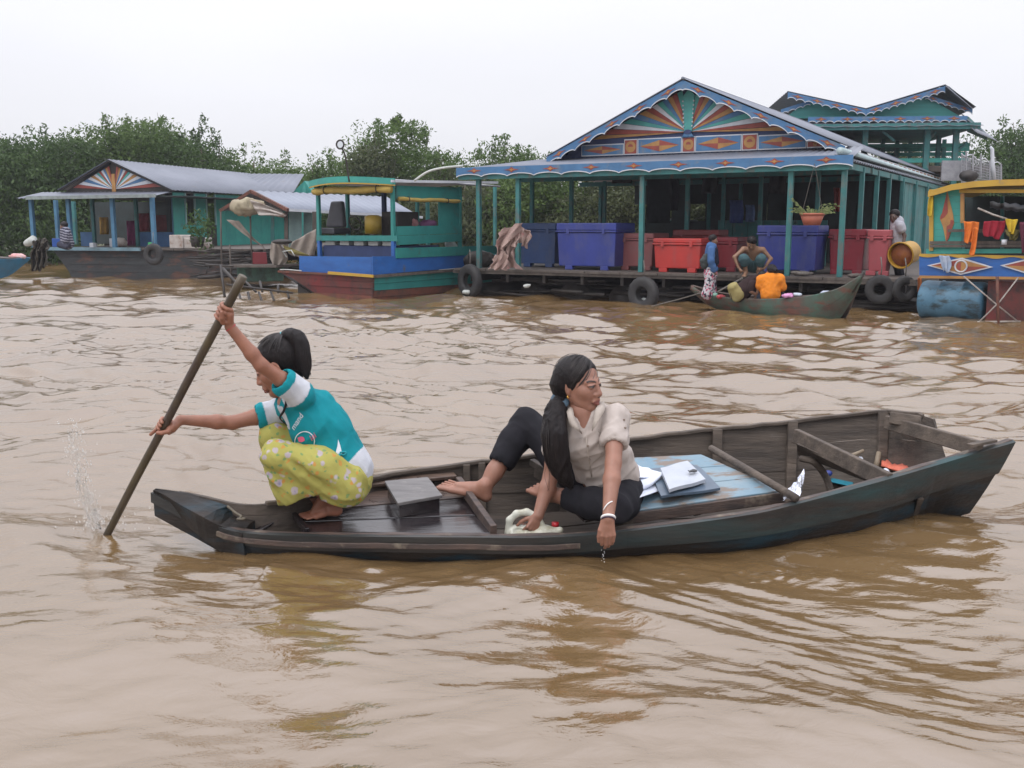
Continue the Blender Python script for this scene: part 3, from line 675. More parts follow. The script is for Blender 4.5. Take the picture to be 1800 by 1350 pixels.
# floats: drums and bamboo bundles under the deck
for k in range(9):
    a = LA+.45+(DR-LA-.9)*k/8; mb = MB(); mb.tube([PF(a, .30+.1*(k % 2), .02), PF(a, BL*.5, .02)], .23+.02*(k % 3), 14); mb.build('float_drum', DARKW, pav, True)
mb = MB(); r_ = random.Random(4)
for k in range(60):
    a = r_.uniform(LA, DR); b = r_.uniform(.1, .6); z = r_.uniform(.02, DZ-.2); l = r_.uniform(.5, 1.8); mb.tube([PF(a, b, z), PF(a+l, b+r_.uniform(-.1, .1), z+r_.uniform(-.06, .06))], r_.uniform(.015, .04), 6)
tag(mb.build('bamboo_bundle', DARKW, pav, True), kind='stuff')
# posts
def post(px, b, w_=.085, top=None, m=TEALP, name='post', z0=None):
    a, _ = PF.at(px, 400, b); MB().box(PF, a-w_/2, a+w_/2, b-w_/2, b+w_/2, z0 or DZ, top or EZ-.10).build(name, m, pav, bevel=.006); return a
for px in (842, 911, 1128, 1387, 1480): post(px, .10)
ar = PF.at(1480, 400, .1)[0]; al = PF.at(842, 400, .1)[0]
for px in (935, 1004, 1207): post(px, 2.0, .075)
for b in (1.3, 2.7, 4.0, 5.6, 7.4, 9.2, 11.2, 13.): MB().box(PF, ar+.0, ar+.08, b, b+.08, DZ, EZ-.1).build('post', TEALP, pav, bevel=.006)
for px, b in ((1055, 5.2), (1245, 5.4), (1300, 6.0), (1062, 4.0), (870, 5), (1270, 3.6), (1335, 3.2), (1435, 1.9)): post(px, b, .075)
# beams under the eaves
for b in (.10, 2.0, 5.0): MB().box(PF, LA+.25, ar+.10, b-.03, b+.03, EZ-.18, EZ-.08).build('eave_beam', TEALP, pav)
MB().box(PF, ar+.00, ar+.06, .15, BL-.2, EZ-.18, EZ-.08).build('eave_beam', TEALP, pav)
# gable
GB = 1.0; gL = PF.at(963, 272, GB-.3); gA = PF.at(1201, 143, GB-.3); gR = PF.at(1483, 266, GB-.3); GZ = .5*(gL[1]+gR[1])
gR = (gR[0], GZ); gL = (gL[0], GZ)
RB = 14.0                      # how far the roof runs back
# ceiling
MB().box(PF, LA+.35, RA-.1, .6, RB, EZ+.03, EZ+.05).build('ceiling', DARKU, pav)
# porch roof in front and its fascia
corrug('porch_roof', PF(LA, -.03, EZ), PF(RA, -.03, EZ), PF(RA-.04, GB+.1, GZ+.03), PF(gL[0]-.35, GB+.1, GZ+.0), TINR, pav)
corrug('porch_roof', PF(LA, RB*.6, EZ), PF(LA, -.03, EZ), PF(gL[0]-.35, GB+.1, GZ), PF(gL[0]-.3, RB*.6, GZ), TINR, pav)
scallop('fascia', PF, -.07, (LA, EZ+.03), (RA, EZ+.03), .17, 13, P_BLUE, P_WHITE, pav, motif=9, msz=.17, amp=.28)
MB().box(PF, LA+.02, RA-.02, -.02, .03, EZ-.20, EZ-.10).build('eave_board', TEALP, pav)
# gable wall boards
def gz(a): return gA[1]+(GZ-gA[1])*((a-gA[0])/(gR[0]-gA[0]) if a > gA[0] else (gA[0]-a)/(gA[0]-gL[0]))
MB().poly([PF(gL[0]+.05, GB+.03, GZ), PF(gR[0]-.05, GB+.03, GZ), PF(gA[0], GB+.03, gA[1]-.05)], PF.v*.03).build('gable_wall', P_NAVY, pav)
pz0 = GZ+.05; pz1 = GZ+.30                              # painted panel row
hub = (PF.at(1210, 232, GB)[0], PF.at(1210, 232, GB)[1]); hz = hub[1]
def panel(a0, a1, z0, z1):
    MB().poly([PF(a, GB-.005, z) for a, z in ((a0, z0), (a1, z0), (a1, z1), (a0, z1))], PF.v*.02).build('panel_frame', P_WHITE, pav)
cells = [(1000, 1022, 's'), (1022, 1097, 'd'), (1097, 1121, 's'), (1121, 1199, 'd'), (1199, 1222, 's'), (1222, 1304, 'd'), (1304, 1332, 's'), (1332, 1418, 'd'), (1418, 1448, 's')]
for x0, x1, k in cells:
    a0, a1 = PF.at(x0, 255, GB)[0]+.02, PF.at(x1, 255, GB)[0]-.02; z0, z1 = pz0, pz1
    z1 = min(z1, min(gz(a0), gz(a1))-.05)
    if z1 < z0+.06: continue
    panel(a0-.015, a1+.015, z0-.02, z1+.02)
    fld = MB().poly([PF(a, GB-.012, z) for a, z in ((a0, z0), (a1, z0), (a1, z1), (a0, z1))], PF.v*.006).build('panel', P_BLUE if k == 'd' else P_RED, pav)
    ca, cz = (a0+a1)/2, (z0+z1)/2; ra, rz = (a1-a0)*.46, (z1-z0)*.42
    if k == 'd':
        for i, q in enumerate((((-1, 0), (0, 1), (0, 0)), ((0, 1), (1, 0), (0, 0)), ((1, 0), (0, -1), (0, 0)), ((0, -1), (-1, 0), (0, 0)))):
            MB().poly([PF(ca+x*ra, GB-.016, cz+y*rz) for x, y in q], PF.v*.003).build('diamond_quarter', (P_ORG, P_RED)[i % 2], fld)
    else:
        n = 14; rr = min(ra, rz)
        MB().poly([PF(ca+rr*math.cos(2*math.pi*i/n), GB-.016, cz+rr*math.sin(2*math.pi*i/n)) for i in range(n)], PF.v*.003).build('roundel', P_ORG, fld)
        MB().poly([PF(ca+rr*.5*math.cos(math.pi*i/7), GB-.020, cz+rr*.5+rr*.5*math.sin(math.pi*i/7)-.5*rr) for i in range(8)], PF.v*.003).build('swirl', P_RED, fld)
# fan of painted boards
def ray_tri(ang):
    ca, sa = math.cos(ang), math.sin(ang); best = 9
    hx, hy = hub[0], hz+.0
    for (x0, y0, x1, y1) in ((gL[0]+.08, GZ+.0, gA[0], gA[1]-.06), (gA[0], gA[1]-.06, gR[0]-.08, GZ+.0)):
        dx, dy = x1-x0, y1-y0; den = ca*dy-sa*dx
        if abs(den) < 1e-9: continue
        t = ((x0-hx)*dy-(y0-hy)*dx)/den; u = ((x0-hx)*sa-(y0-hy)*ca)/den
        if t > 0 and -.001 <= u <= 1.001: best = min(best, t)
    if sa < 0: best = min(best, (pz1+.02-hy)/sa)
    return hx+ca*best, hy+sa*best
lowa = math.atan2(pz1+.02-hz, 2.6)
fanc = [P_ORG, P_RED, P_WHITE, P_TUR, P_BLUE, P_ORG, P_RED, P_WHITE, P_TUR, P_BLUE, P_ORG, P_RED, P_TUR]
for side in (0, 1):
    n = 13
    for i in range(n):
        t0, t1 = (i/n)**1.35, ((i+1)/n)**1.35
        a0 = lowa+(math.radians(80)-lowa)*t0; a1 = lowa+(math.radians(80)-lowa)*t1-.006
        if side: a0, a1 = math.pi-a0, math.pi-a1
        p, q = ray_tri(a0), ray_tri(a1); b = GB-.002-.008*(i % 2)
        s0 = .05; h0 = (hub[0]+math.cos(a0)*s0, hz+math.sin(a0)*s0); h1 = (hub[0]+math.cos(a1)*s0, hz+math.sin(a1)*s0)
        pts = [h0, p, q, h1]; 
        if abs(p[0]-q[0])+abs(p[1]-q[1]) < .01: continue
        MB().poly([PF(x, b, z) for x, z in (pts if not side else pts[::-1])], PF.v*.02).build('fan_board', fanc[i], pav)
for s0, s1, w0, w1, m in ((0, .62, .075, .11, P_TUR),):
    MB().poly([PF(hub[0]-w0, GB-.03, hz), PF(hub[0]+w0, GB-.03, hz), PF(hub[0]+w1, GB-.03, gA[1]-.22), PF(hub[0], GB-.03, gA[1]-.10), PF(hub[0]-w1, GB-.03, gA[1]-.22)], PF.v*.03).build('centre_board', P_TUR, pav)
for k in range(9):
    z = hz+.10+k*.075
    for sg in (-1, 1):
        if z < gA[1]-.25: mb = MB(); mb.ball(PF(hub[0]+sg*(.08+.004*k), GB-.04, z), .017, 7, 5); mb.build('bead', P_WHITE, pav, True)
MB().poly([PF(hub[0]-.12, GB-.034, pz1+.02), PF(hub[0]+.12, GB-.034, pz1+.02), PF(hub[0]+.12, GB-.034, hz-.10), PF(hub[0]+.05, GB-.034, hz-.0), PF(hub[0]-.05, GB-.034, hz-.0), PF(hub[0]-.12, GB-.034, hz-.10)], PF.v*.03).build('hub_block', P_BLUE, pav)
n = 14; MB().poly([PF(hub[0]+.075*math.cos(2*math.pi*i/n), GB-.045, hz+.0+.04*math.sin(2*math.pi*i/n)) for i in range(n)], PF.v*.012).build('hub_boss', P_NAVY, pav)
# rake fascias
RK = GB-.32
scallop('rake_board', PF, RK, (gL[0]-.02, GZ+.02), (gA[0], gA[1]+.02), .165, 9, P_BLUE, P_WHITE, pav, motif=5, msz=.15, amp=.34)
scallop('rake_board', PF, RK-.002, (gA[0], gA[1]+.02), (gR[0]+.02, GZ+.02), .165, 9, P_BLUE, P_WHITE, pav, motif=5, msz=.15, amp=.34)
corrug('roof_slope', PF(gR[0]+.03, RK-.02, GZ+.035), PF(gR[0]+.03, RB, GZ+.035), PF(gA[0], RB, gA[1]+.05), PF(gA[0], RK-.02, gA[1]+.05), TINR, pav)
corrug('roof_slope', PF(gL[0]-.03, RB, GZ+.035), PF(gL[0]-.03, RK-.02, GZ+.035), PF(gA[0], RK-.02, gA[1]+.05), PF(gA[0], RB, gA[1]+.05), TINR, pav)
mb = MB(); mb.tube([PF(gA[0], RK-.02, gA[1]+.05), PF(gA[0], RB, gA[1]+.05)], .03, 8); mb.build('ridge_cap', TINR, pav, True)
# side of the roof: painted square panels, pipe gutter, wavy metal skirt
sz1 = GZ+.0; sz0 = GZ-.19; SA = gR[0]+.0
MB().box(PF, SA-.03, SA, RK, RB, sz0, sz1).build('side_board', P_WHITE, pav)
k = 0; b = RK+.08
while b < RB-.3:
    q = [PF(SA+.008, b, sz0+.02), PF(SA+.008, b+.34, sz0+.02), PF(SA+.008, b+.34, sz1-.02), PF(SA+.008, b, sz1-.02)]
    pn = MB().poly(q, -PF.u*.006).build('side_panel', (P_RED, P_BLUE)[k % 2] if k % 2 == 0 else P_ORG, pav)
    cc = PF(SA+.014, b+.17, (sz0+sz1)/2); mb = MB(); n = 10; mb.poly([cc+PF.v*.07*math.cos(2*math.pi*i/n)+Vector((0, 0, .06*math.sin(2*math.pi*i/n))) for i in range(n)], -PF.u*.004); mb.build('roundel', (P_ORG, P_RED)[k % 2], pn)
    b += .62; k += 1
mb = MB(); mb.tube([PF(SA+.10, -.05, EZ+.10), PF(SA+.13, RB-2.0, EZ+.04)], .06, 14); mb.build('gutter_pipe', mat('pale_pipe', (.42, .52, .53), (.33, .42, .44), scale=3, rough=.45, bump=.05), pav, True)
corrug('side_skirt', PF(SA+.26, -.05, EZ-.05), PF(SA+.22, RB-.5, EZ-.05), PF(SA-.0, RB-.5, EZ+.05), PF(SA-.0, -.05, EZ+.05), TINR, pav, per_m=5, amp=.02)
# back part: partition walls, hanging cloths, shelves
for i, (a0, a1, b, z0, z1, m) in enumerate(((PF.at(1262, 400, 6.5)[0], ar-.1, 6.5, DZ, EZ, DARKU), (PF.at(1262, 400, 4.5)[0], ar-1.2, 4.5, DZ, DZ+.95, TEALP))):
    n = 7
    for k in range(n): MB().box(PF, a0+(a1-a0)*k/n, a0+(a1-a0)*(k+1)/n-.015, b, b+.03, z0, z1).build('wall_board', m, pav)
for k in range(14):
    b0 = 6.2+.55*k; MB().box(PF, ar-.02, ar+.01, b0, b0+.53, DZ, EZ-.1).build('wall_board', TEALP, pav)
MB().box(PF, LA+.3, LA+2.0, 5.5, 5.55, DZ+.35, DZ+.45).build('rail', TEALP, pav); MB().box(PF, LA+.3, LA+2.0, 3.0, 3.04, DZ+.25, DZ+.33).build('rail', TEALP, pav)
def pthing(name, label, cat, mb, m, **k): return loose(name, label, cat, mb, m, **k)
MB().box(PF, PF.at(1130, 400, 6.5)[0], PF.at(1262, 400, 6.5)[0], 6.5, 6.53, DZ, DZ+.9).build('wall_board', DARKU, pav)  # low dark partition, added to make the interior darker
MB().box(PF, LA+.4, ar-.2, 8.0, 8.05, EZ-.55, EZ).build('dark_backing', DARKU, pav); MB().box(PF, LA+1.2, ar-.2, 7.9, 7.94, DZ, DZ+.95).build('back_wall', DARKU, pav)  # dark backing boards added behind the posts to darken the interior
for k in range(5): MB().box(PF, LA+1.6+k*.9, LA+2.0+k*.9, 7.6, 7.9, DZ, EZ-.3).build('dark_filler', DARKU, pav)  # added dark blocks that fill the back and deepen its darkness
for i_, (x0, y0, x1, y1, b_, c_) in enumerate(((1135, 300, 1178, 392, 3.2, (.014, .018, .022)), (1178, 312, 1192, 370, 3.4, (.02, .02, .03)), (1020, 300, 1046, 318, 2.6, (.05, .05, .04)), (1232, 305, 1260, 340, 4.2, (.03, .03, .03)), (1350, 300, 1380, 340, 4.2, (.035, .03, .03)), (1075, 304, 1110, 322, 3.0, (.03, .035, .035)))):
    g_ = [[PF(*(lambda t: (t[0], b_, t[1]))(PF.at(x0+(x1-x0)*i/6+2*math.sin(j), y0+(y1-y0)*j/5, b_)))+PF.v*.06*math.sin(i*2.1+j*.4) for j in range(6)] for i in range(7)]
    mb = MB(); mb.sheet(g_, .02); loose('hanging_net', ('tall dark fishing net hanging from the ceiling in the middle of the pavilion', 'narrow dark net hanging beside the tall one', 'small dark bag slung under the ceiling above the blue chest', 'short dark net bundle slung right of the tall net', 'dark net bundle slung above the tall blue chest', 'low sagging net under the ceiling above the pink chest')[i_], 'net', mb, mat('net_%d' % i_, c_, tuple(q*.6 for q in c_), scale=8, rough=.95, bump=.5), smooth=True)
# storage chests
def chest(label, x0, x1, top, b, depth, col, col2, feet=True, rough=.45):
    a0, a1 = PF.at(x0, 440, b)[0], PF.at(x1, 440, b)[0]; zt = PF.at((x0+x1)/2, top, b)[1]
    m = mat('chest_'+label[:14].replace(' ', '_'), col, col2, scale=2.5, rough=rough, bump=.15, bscale=10, dirt=tuple(c*.55+.05 for c in col), dlo=.50, dhi=.72, dscale=4, dstretch=(1, 1, .4))
    t = thing('storage_chest', label, 'chest', PF((a0+a1)/2, b+depth/2, DZ), 'plastic storage chests on the pavilion deck')
    zb = DZ+.07; lz = zt-.12*(zt-DZ)/.6
    mb = MB(); i_ = .035; mb.hexa([PF(a0+i_, b+i_, zb), PF(a1-i_, b+i_, zb), PF(a1-i_, b+depth-i_, zb), PF(a0+i_, b+depth-i_, zb), PF(a0+.01, b+.01, lz), PF(a1-.01, b+.01, lz), PF(a1-.01, b+depth-.01, lz), PF(a0+.01, b+depth-.01, lz)]); mb.build('bin', m, t, bevel=.018)
    MB().box(PF, a0-.015, a1+.015, b-.015, b+depth+.015, lz+.004, lz+.035).build('rim', m, t, bevel=.01)
    ld = MB().box(PF, a0-.005, a1+.005, b-.005, b+depth+.005, lz+.039, zt).build('lid', m, t, bevel=.018)
    for f in (.2, .8):
        a = a0+(a1-a0)*f; MB().box(PF, a-.08, a+.08, b+.03, b+.14, DZ, zb+.01).build('foot', m, t, bevel=.008)
        MB().box(PF, a-.03, a+.03, b-.028, b-.012, lz-.03, lz+.06).build('latch', m, t, bevel=.004)
    return t
BL_ = (.055, .060, .40); BL2 = (.045, .05, .30)
chest('dark blue chest at the far left, partly hidden by the draped pinkish cloth', 912, 976, 392, 1.1, .8, (.035, .075, .20), (.03, .06, .16))
chest('large royal blue chest in the left half of the deck, beside the dusty pink one', 978, 1082, 392, .35, .9, (.032, .050, .27), (.026, .04, .20))
chest('dusty pink chest standing between the big blue chest and the bright red one', 1085, 1148, 410, .75, .8, (.26, .085, .085), (.21, .07, .07))
chest('bright red chest near the middle of the deck edge', 1148, 1232, 419, .30, .6, (.50, .042, .035), (.40, .035, .03))
chest('dark red chest peeping over the top of the bright red one', 1182, 1262, 404, 1.7, .6, (.22, .025, .025), (.17, .02, .02))
chest('deep red chest behind the standing child', 1236, 1296, 417, 1.0, .7, (.25, .02, .03), (.20, .02, .03))
chest('tall blue chest behind the squatting man, second post from the right', 1330, 1436, 396, .55, .8, (.030, .044, .24), (.024, .036, .18))
chest('maroon chest between the two corner posts', 1456, 1520, 403, 1.05, .8, (.27, .020, .035), (.22, .018, .03))
chest('faded rose chest on the right side of the deck, nearest the yellow basket', 1524, 1562, 404, .9, .5, (.42, .085, .10), (.36, .07, .08))
# draped cloth, heaps, litter
def heap(name, label, cat, c, r, m, seed, n=90, drape=True, res=.03):
    rr = random.Random(seed); F = Field(V3(c)-max(r)-.1, V3(c)+max(r)+.12, res); r = tuple(x*.8 for x in r); mn = min(r); F.ell(V3(Vector(c)+Vector((0, 0, r[2]*.1))), [x*.75 for x in r], None, mn*.3)
    for i in range(6): F.ell(V3(Vector(c)+Vector((rr.uniform(-.6, .6)*r[0], rr.uniform(-.6, .6)*r[1], rr.uniform(-.3, .6)*r[2]))), [x*rr.uniform(.25, .5) for x in r], None, mn*.25)
    F.plane((0, 0, c[2]-r[2]*.8), (0, 0, -1)); V, Fc = F.mesh(); V = fold_disp(V, Fc, mn*.28, 1.0/mn, seed, (1, 1, .7)); V = fold_disp(V, Fc, mn*.12, 2.6/mn, seed+2)
    lo = V.min(0); o = link_mesh(name, V, Fc, m, None, True, org=(V[:, 0].mean(), V[:, 1].mean(), lo[2])); return tag(o, label, cat)
heap('net_heap', 'dark heap of fishing net on the deck between the tour boat and the pink tarp', 'net', tuple(PF(PF.at(842, 455, .5)[0], .55, DZ+.13)), (.42, .25, .20), DARKW, 3)
heap('rope_coil', 'brown pile of rope at the foot of the post beside the orange shirt', 'rope', tuple(PF(PF.at(1410, 480, .15)[0], .12, DZ+.04)), (.24, .10, .045), MATS['old_rope_b'], 5, res=.018)
heap('rag_pile', 'crumpled brown rags on the deck edge by the corner post', 'rags', tuple(PF(PF.at(1505, 486, .15)[0], .05, DZ+.03)), (.20, .10, .04), DECKW, 6, res=.018)
PLW = mat('dirty_white_bag', (.55, .57, .55), (.40, .42, .38), scale=10, rough=.5, bump=.2)
for lab, x, y, Y, s in (('white plastic scrap floating under the left tyre of the pavilion', 820, 514, 19.6, .09), ('white plastic bottle caught inside the big tyre', 1133, 530, 17.75, .10), ('small yellowish scrap at the foot of the big tyre', 1116, 533, 17.7, .05), ('pale scrap of plastic lodged in the bamboo under the blue chest', 925, 503, 18.9, .07)):
    heap('plastic_litter', lab, 'litter', tuple(W(x, y, Y)), (s*1.4, s*.7, s*.6), PLW, int(x), res=.014)
tyre('large old tyre hanging half in the water below the bright red chest', W(1131, 517, 17.55), PF.v+PF.u*.25, .31, .10)
tyre('dark tyre under the left corner of the pavilion beside the tour boat', W(826, 494, 19.7), PF.v*1+PF.u*.35, .33, .10)
tyre('dark tyre under the right corner of the deck, behind the canoe bow', W(1547, 509, 16.1), PF.v-PF.u*.15, .24, .08)
tyre('dark tyre at the far right end of the deck beside the blue drum', W(1590, 508, 15.9), PF.v-PF.u*.9, .21, .07)
# mooring pole and lines
mb = MB(); mb.tube(spline([W(1140, 540, 17.2), W(1190, 527, 17), W(1232, 515, 16.6)], 8), .012, 5); loose('mooring_rope', 'thin rope running from the big tyre to the left tip of the canoe', 'rope', mb, MATS['old_rope_b'], smooth=True)
mb = MB(); mb.tube([W(1262, 513, 16.2), W(1305, 489, 16.4)], .018, 6); loose('boat_pole', 'thin bamboo pole leaning from the canoe onto the deck edge', 'pole', mb, MATS['old_rope_b'], smooth=True)
# hanging plant pot
pp = thing('hanging_planter', 'orange plastic pot of straggly green stems hanging under the eave between two right posts', 'planter', W(1427, 398, 16.5))
c = W(1427, 396, 16.5); mb = MB(); mb.tube([c, c+Vector((0, 0, .17))], [.13, .19], 18); mb.tube([c+Vector((0, 0, .165)), c+Vector((0, 0, .195))], .20, 18); mb.build('pot', mat('terracotta_plastic', (.42, .12, .07), (.34, .10, .06), scale=5, rough=.5), pp, True)
mb = MB(); mb.tube([c+Vector((-.17, 0, .19)), Vector((c.x, c.y, EZ-.1))], .004, 4); mb.build('wire', MATS['old_rope_b'], pp); mb = MB(); mb.tube([c+Vector((.17, 0, .19)), Vector((c.x, c.y, EZ-.1))], .004, 4); mb.build('wire', MATS['old_rope_b'], pp)
mb = MB(); rr = random.Random(8)
for i in range(34):
    a = rr.uniform(0, 6.3); l = rr.uniform(.12, .38); d = Vector((math.cos(a)*.9, math.sin(a)*.5, rr.uniform(-.1, .9))); s = c+Vector((math.cos(a)*.12, math.sin(a)*.1, .18)); e = s+d*l; mb.tube([s, s.lerp(e, .5)+Vector((0, 0, .05)), e], [.006, .005, .002], 4)
    for k in range(3): q = s.lerp(e, .4+.25*k); mb.poly([q, q+Vector((.03, 0, .025)), q+Vector((.055, 0, -.01))], (0, .002, 0))
tag(mb.build('foliage', mat('plant_green', (.10, .16, .04), (.22, .24, .10), scale=20, rough=.6, bump=0), pp), kind='stuff')
for x0, y0, x1, y1, m, lb in ((1465, 330, 1476, 372, (.25, .04, .03), 'red cloth hanging behind the corner post'), (1282, 352, 1306, 392, (.06, .10, .30), 'dark blue shirt hanging in the middle of the dim pavilion'), (1310, 360, 1326, 390, (.10, .16, .32), 'lighter blue cloth hanging just right of the dark blue shirt')):
    g = []
    for i in range(7): g.append([PF(*(lambda t: (t[0], 3.9, t[1]))(PF.at(x0+(x1-x0)*i/6+.6*math.sin(i*2+j), y0+(y1-y0)*j/5, 3.9)))+PF.v*.03*math.sin(i*2.1+j*.4) for j in range(6)])
    mb = MB(); mb.sheet(g, .006); loose('hanging_cloth', lb, 'cloth', mb, mat('hung_'+str(x0), m, tuple(c*.7 for c in m), scale=8, rough=.9), smooth=True)
# small boat with a pale roof seen through the pavilion
bb = thing('moored_boat', 'small boat with turquoise side and pale roof edge seen through the middle of the pavilion', 'boat', W(1200, 400, 27))
q0, q1 = W(1160, 384, 27), W(1222, 389, 27); MB().beam(q0, q1, .8, .05, up=(0, 0, 1)).build('roof', P_WHITE, bb); MB().beam(q0-Vector((0, 0, .10)), q1-Vector((0, 0, .10)), .7, .13).build('side', TURQ, bb); MB().beam(W(1140, 425, 27), W(1240, 425, 27), .8, .7).build('hull', DARKW, bb)
# ------------------------------------------------------------------ turquoise and blue tour boat
def boatbox(fr, pts, b, depth): return [fr(a, b, z) for a, z in pts], fr.v*depth
_t0 = Wz(655, 527, 0); TB = Frame((_t0.x, _t0.y), (.55, .835)); FF = Frame((_t0.x, _t0.y), (.835, -.55)); TW = 2.0
def ta(px, b=0, py=400): return TB.at(px, py, b)[0]
def tz(px, py, b=0): return TB.at(px, py, b)[1]
tb = thing('tour_boat', 'turquoise and blue canopied boat with yellow rolled awnings and red bow, left of the pavilion', 'boat', TB(1, .9, 0))
BLUEH = mat('bright_blue_paint', (.025, .125, .40), (.02, .09, .30), scale=2, stretch=(1, 1, 3), rough=.45, bump=.15, bscale=14, dirt=(.09, .10, .12), dlo=.60, dhi=.76, dscale=5)
TBT = mat('sea_green_paint', (.030, .235, .210), (.022, .175, .165), scale=2, rough=.5, bump=.2, bscale=12, dirt=(.07, .11, .10), dlo=.58, dhi=.76, dscale=4)
REDH = mat('rusty_red_hull', (.15, .018, .018), (.08, .03, .022), scale=3, stretch=(1, 1, .5), rough=.6, bump=.4, bscale=10, dirt=(.025, .02, .02), dlo=.50, dhi=.70, dscale=4)
RUSTH = mat('rust_brown_hull', (.18, .055, .035), (.09, .045, .03), scale=4, rough=.7, bump=.4, bscale=12, dirt=(.03, .025, .02), dlo=.50, dhi=.7, dscale=5)
YELC = mat('yellow_canvas', (.46, .33, .08), (.34, .24, .06), scale=4, rough=.85, bump=.4, bscale=9, bdist=.02)
YELP = mat('yellow_paint', (.50, .31, .04), (.40, .24, .04), scale=3, rough=.55, bump=.1, dirt=(.25, .2, .12), dlo=.6, dhi=.75, dscale=6)
L_ = ta(905)
def board(fr, x0, y0t, y0b, x1, y1t, y1b, m, name, par, b=0., th=.03, n=6, wob=0.):
    p0t, p0b, p1t, p1b = fr.at(x0, y0t, b), fr.at(x0, y0b, b), fr.at(x1, y1t, b), fr.at(x1, y1b, b); top = []; bot = []
    for i in range(n+1):
        t = i/n; top.append(fr(p0t[0]+(p1t[0]-p0t[0])*t, b, p0t[1]+(p1t[1]-p0t[1])*t)); bot.append(fr(p0b[0]+(p1b[0]-p0b[0])*t, b, p0b[1]+(p1b[1]-p0b[1])*t))
    return MB().ribbon(top, bot, fr.v*th).build(name, m, par)
# hull side runs away to the right, the raked red bow faces left
for k in range(4):
    f0, f1 = k/4, (k+1)/4-.008; y0 = lambda f: 488+(535-488)*f; y1 = lambda f: 474+(522-474)*f
    board(TB, 655, y0(f0), y0(f1), 905, 469+48*f0, 469+48*f1, (TBT, TBT, RUSTH, RUSTH)[k], 'hull_strake', tb, .0+.012*k)
tipx, tipy = 488, 477
def fp(x, y, b=-.02): a, z = FF.at(x, y, b); return FF(a, b, z)
lowp = [(655, 487), (655, 497), (655, 508), (655, 520), (655, 534)]; lf = [(tipx, tipy), (512, 488), (532, 501), (552, 514), (566, 528)]
for k in range(4):
    MB().poly([fp(*lf[k], -.02-.012*(k % 2)), fp(*lf[k+1], -.02-.012*(k % 2)), fp(lowp[k+1][0], lowp[k+1][1]-.6, -.02-.012*(k % 2)), fp(*lowp[k], -.02-.012*(k % 2))], FF.v*.05).build('bow_strake', REDH if k < 3 else RUSTH, tb)
MB().poly([fp(tipx, tipy, .0), fp(566, 528, .0), fp(640, 533, .9), fp(640, 480, .9)], (.0, .05, 0)).build('bow_side', DARKW, tb)
mb = MB(); mb.box(TB, .04, L_, .05, TW, .0, .40); mb.build('hull_core', DARKW, tb)
board(FF, tipx, 475.5, 479, 655, 484, 488, RUSTH, 'bow_rail', tb, -.05, .05)
# upper boards
sA = ta(694); zr = tz(694, 420)
board(FF, 526, 450, 477, 653, 452, 484, BLUEH, 'washboard', tb, .05); board(TB, 655.5, 451, 483, 905, 447, 463, BLUEH, 'washboard', tb, -.01)
board(FF, 576, 477, 482, 655, 483, 488, YELP, 'yellow_strip', tb, -.09); board(TB, 655, 484, 489, 905, 465, 469, DECKW, 'rub_rail', tb, -.05, .05)
board(TB, 697, 436, 454, 905, 431, 445, TBT, 'side_board', tb, -.03); board(TB, 697, 398, 414, 812, 396, 410, TBT, 'side_board', tb, .0); board(TB, 697, 414.6, 431, 812, 410.8, 424, TBT, 'side_board', tb, .0)
board(FF, 556, 414, 423, 698, 414, 424, TBT, 'front_rail', tb, sA-.04, .06)
RZ = tz(690, 322)
def tpost(px, b, z0, z1, m=TBT, w_=.07): a = ta(px, b); MB().box(TB, a-w_/2, a+w_/2, b-w_/2, b+w_/2, z0, z1).build('post', m, tb, bevel=.006)
bF = -FF.at(561, 400, sA)[0]
def pst(a, b, z0, z1, m=TBT, w_=.07): MB().box(TB, a-w_/2, a+w_/2, b-w_/2, b+w_/2, z0, z1).build('post', m, tb, bevel=.006)
pst(sA, .04, zr, RZ-.02); pst(sA, .04, .4, zr, BLUEH, .075); pst(sA, bF, zr, RZ-.02); pst(sA, bF, .4, zr, BLUEH, .075)
for px in (612, 734, 752): tpost(px, bF-.05, .5, RZ)
tpost(676, bF*.6, .6, RZ, P_NAVY, .08); tpost(808, .04, .6, RZ)
board(TB, 772, 345, 398, 810, 345, 396, TBT, 'rear_panel', tb, .03); board(TB, 697, 326, 350, 812, 330, 352, TBT, 'valance', tb, .02)
aE = ta(878)
g = []
for i in range(14):
    t = i/13; row = []
    for k in range(9):
        s_ = k/8; row.append(TB(sA-.10-.32*math.sin(math.pi*s_)*(1-t)+t*(aE-sA), -.10+s_*(bF+.2), RZ+.03+.07*math.sin(math.pi*s_)))
    g.append(row)
MB().sheet(g, .03).build('canopy', mat('white_canopy', (.40, .41, .43), (.30, .30, .32), scale=3, rough=.6, dirt=(.25, .20, .22), dlo=.55, dhi=.7, dscale=5), tb, True)
def lip(z0, z1, off, m, n=16):
    P = [TB(sA-.13-off-.32*math.sin(math.pi*i/n), -.12+(bF+.24)*i/n, RZ+.05*math.sin(math.pi*i/n)) for i in range(n+1)]
    MB().ribbon([p+Vector((0, 0, z1)) for p in P], [p+Vector((0, 0, z0)) for p in P], TB.u*.03).build('roof_lip', m, tb)
lip(-.03, .085, 0, TURQ); lip(-.055, -.033, .005, YELP)
board(TB, 689, 316, 320.5, 876, 319, 323, P_WHITE, 'roof_edge', tb, -.12)
def roll(pts, r):
    mb = MB(); mb.tube(pts, [r*(1+.14*math.sin(i*2.1)) for i in range(len(pts))], 10); o = mb.build('rolled_awning', YELC, tb, True)
    for t in (.2, .8): i = int((len(pts)-1)*t); mb = MB(); mb.torus(pts[i], pts[i+1]-pts[i], r*1.12, .009, 12, 5); mb.build('strap', DARKW, o)
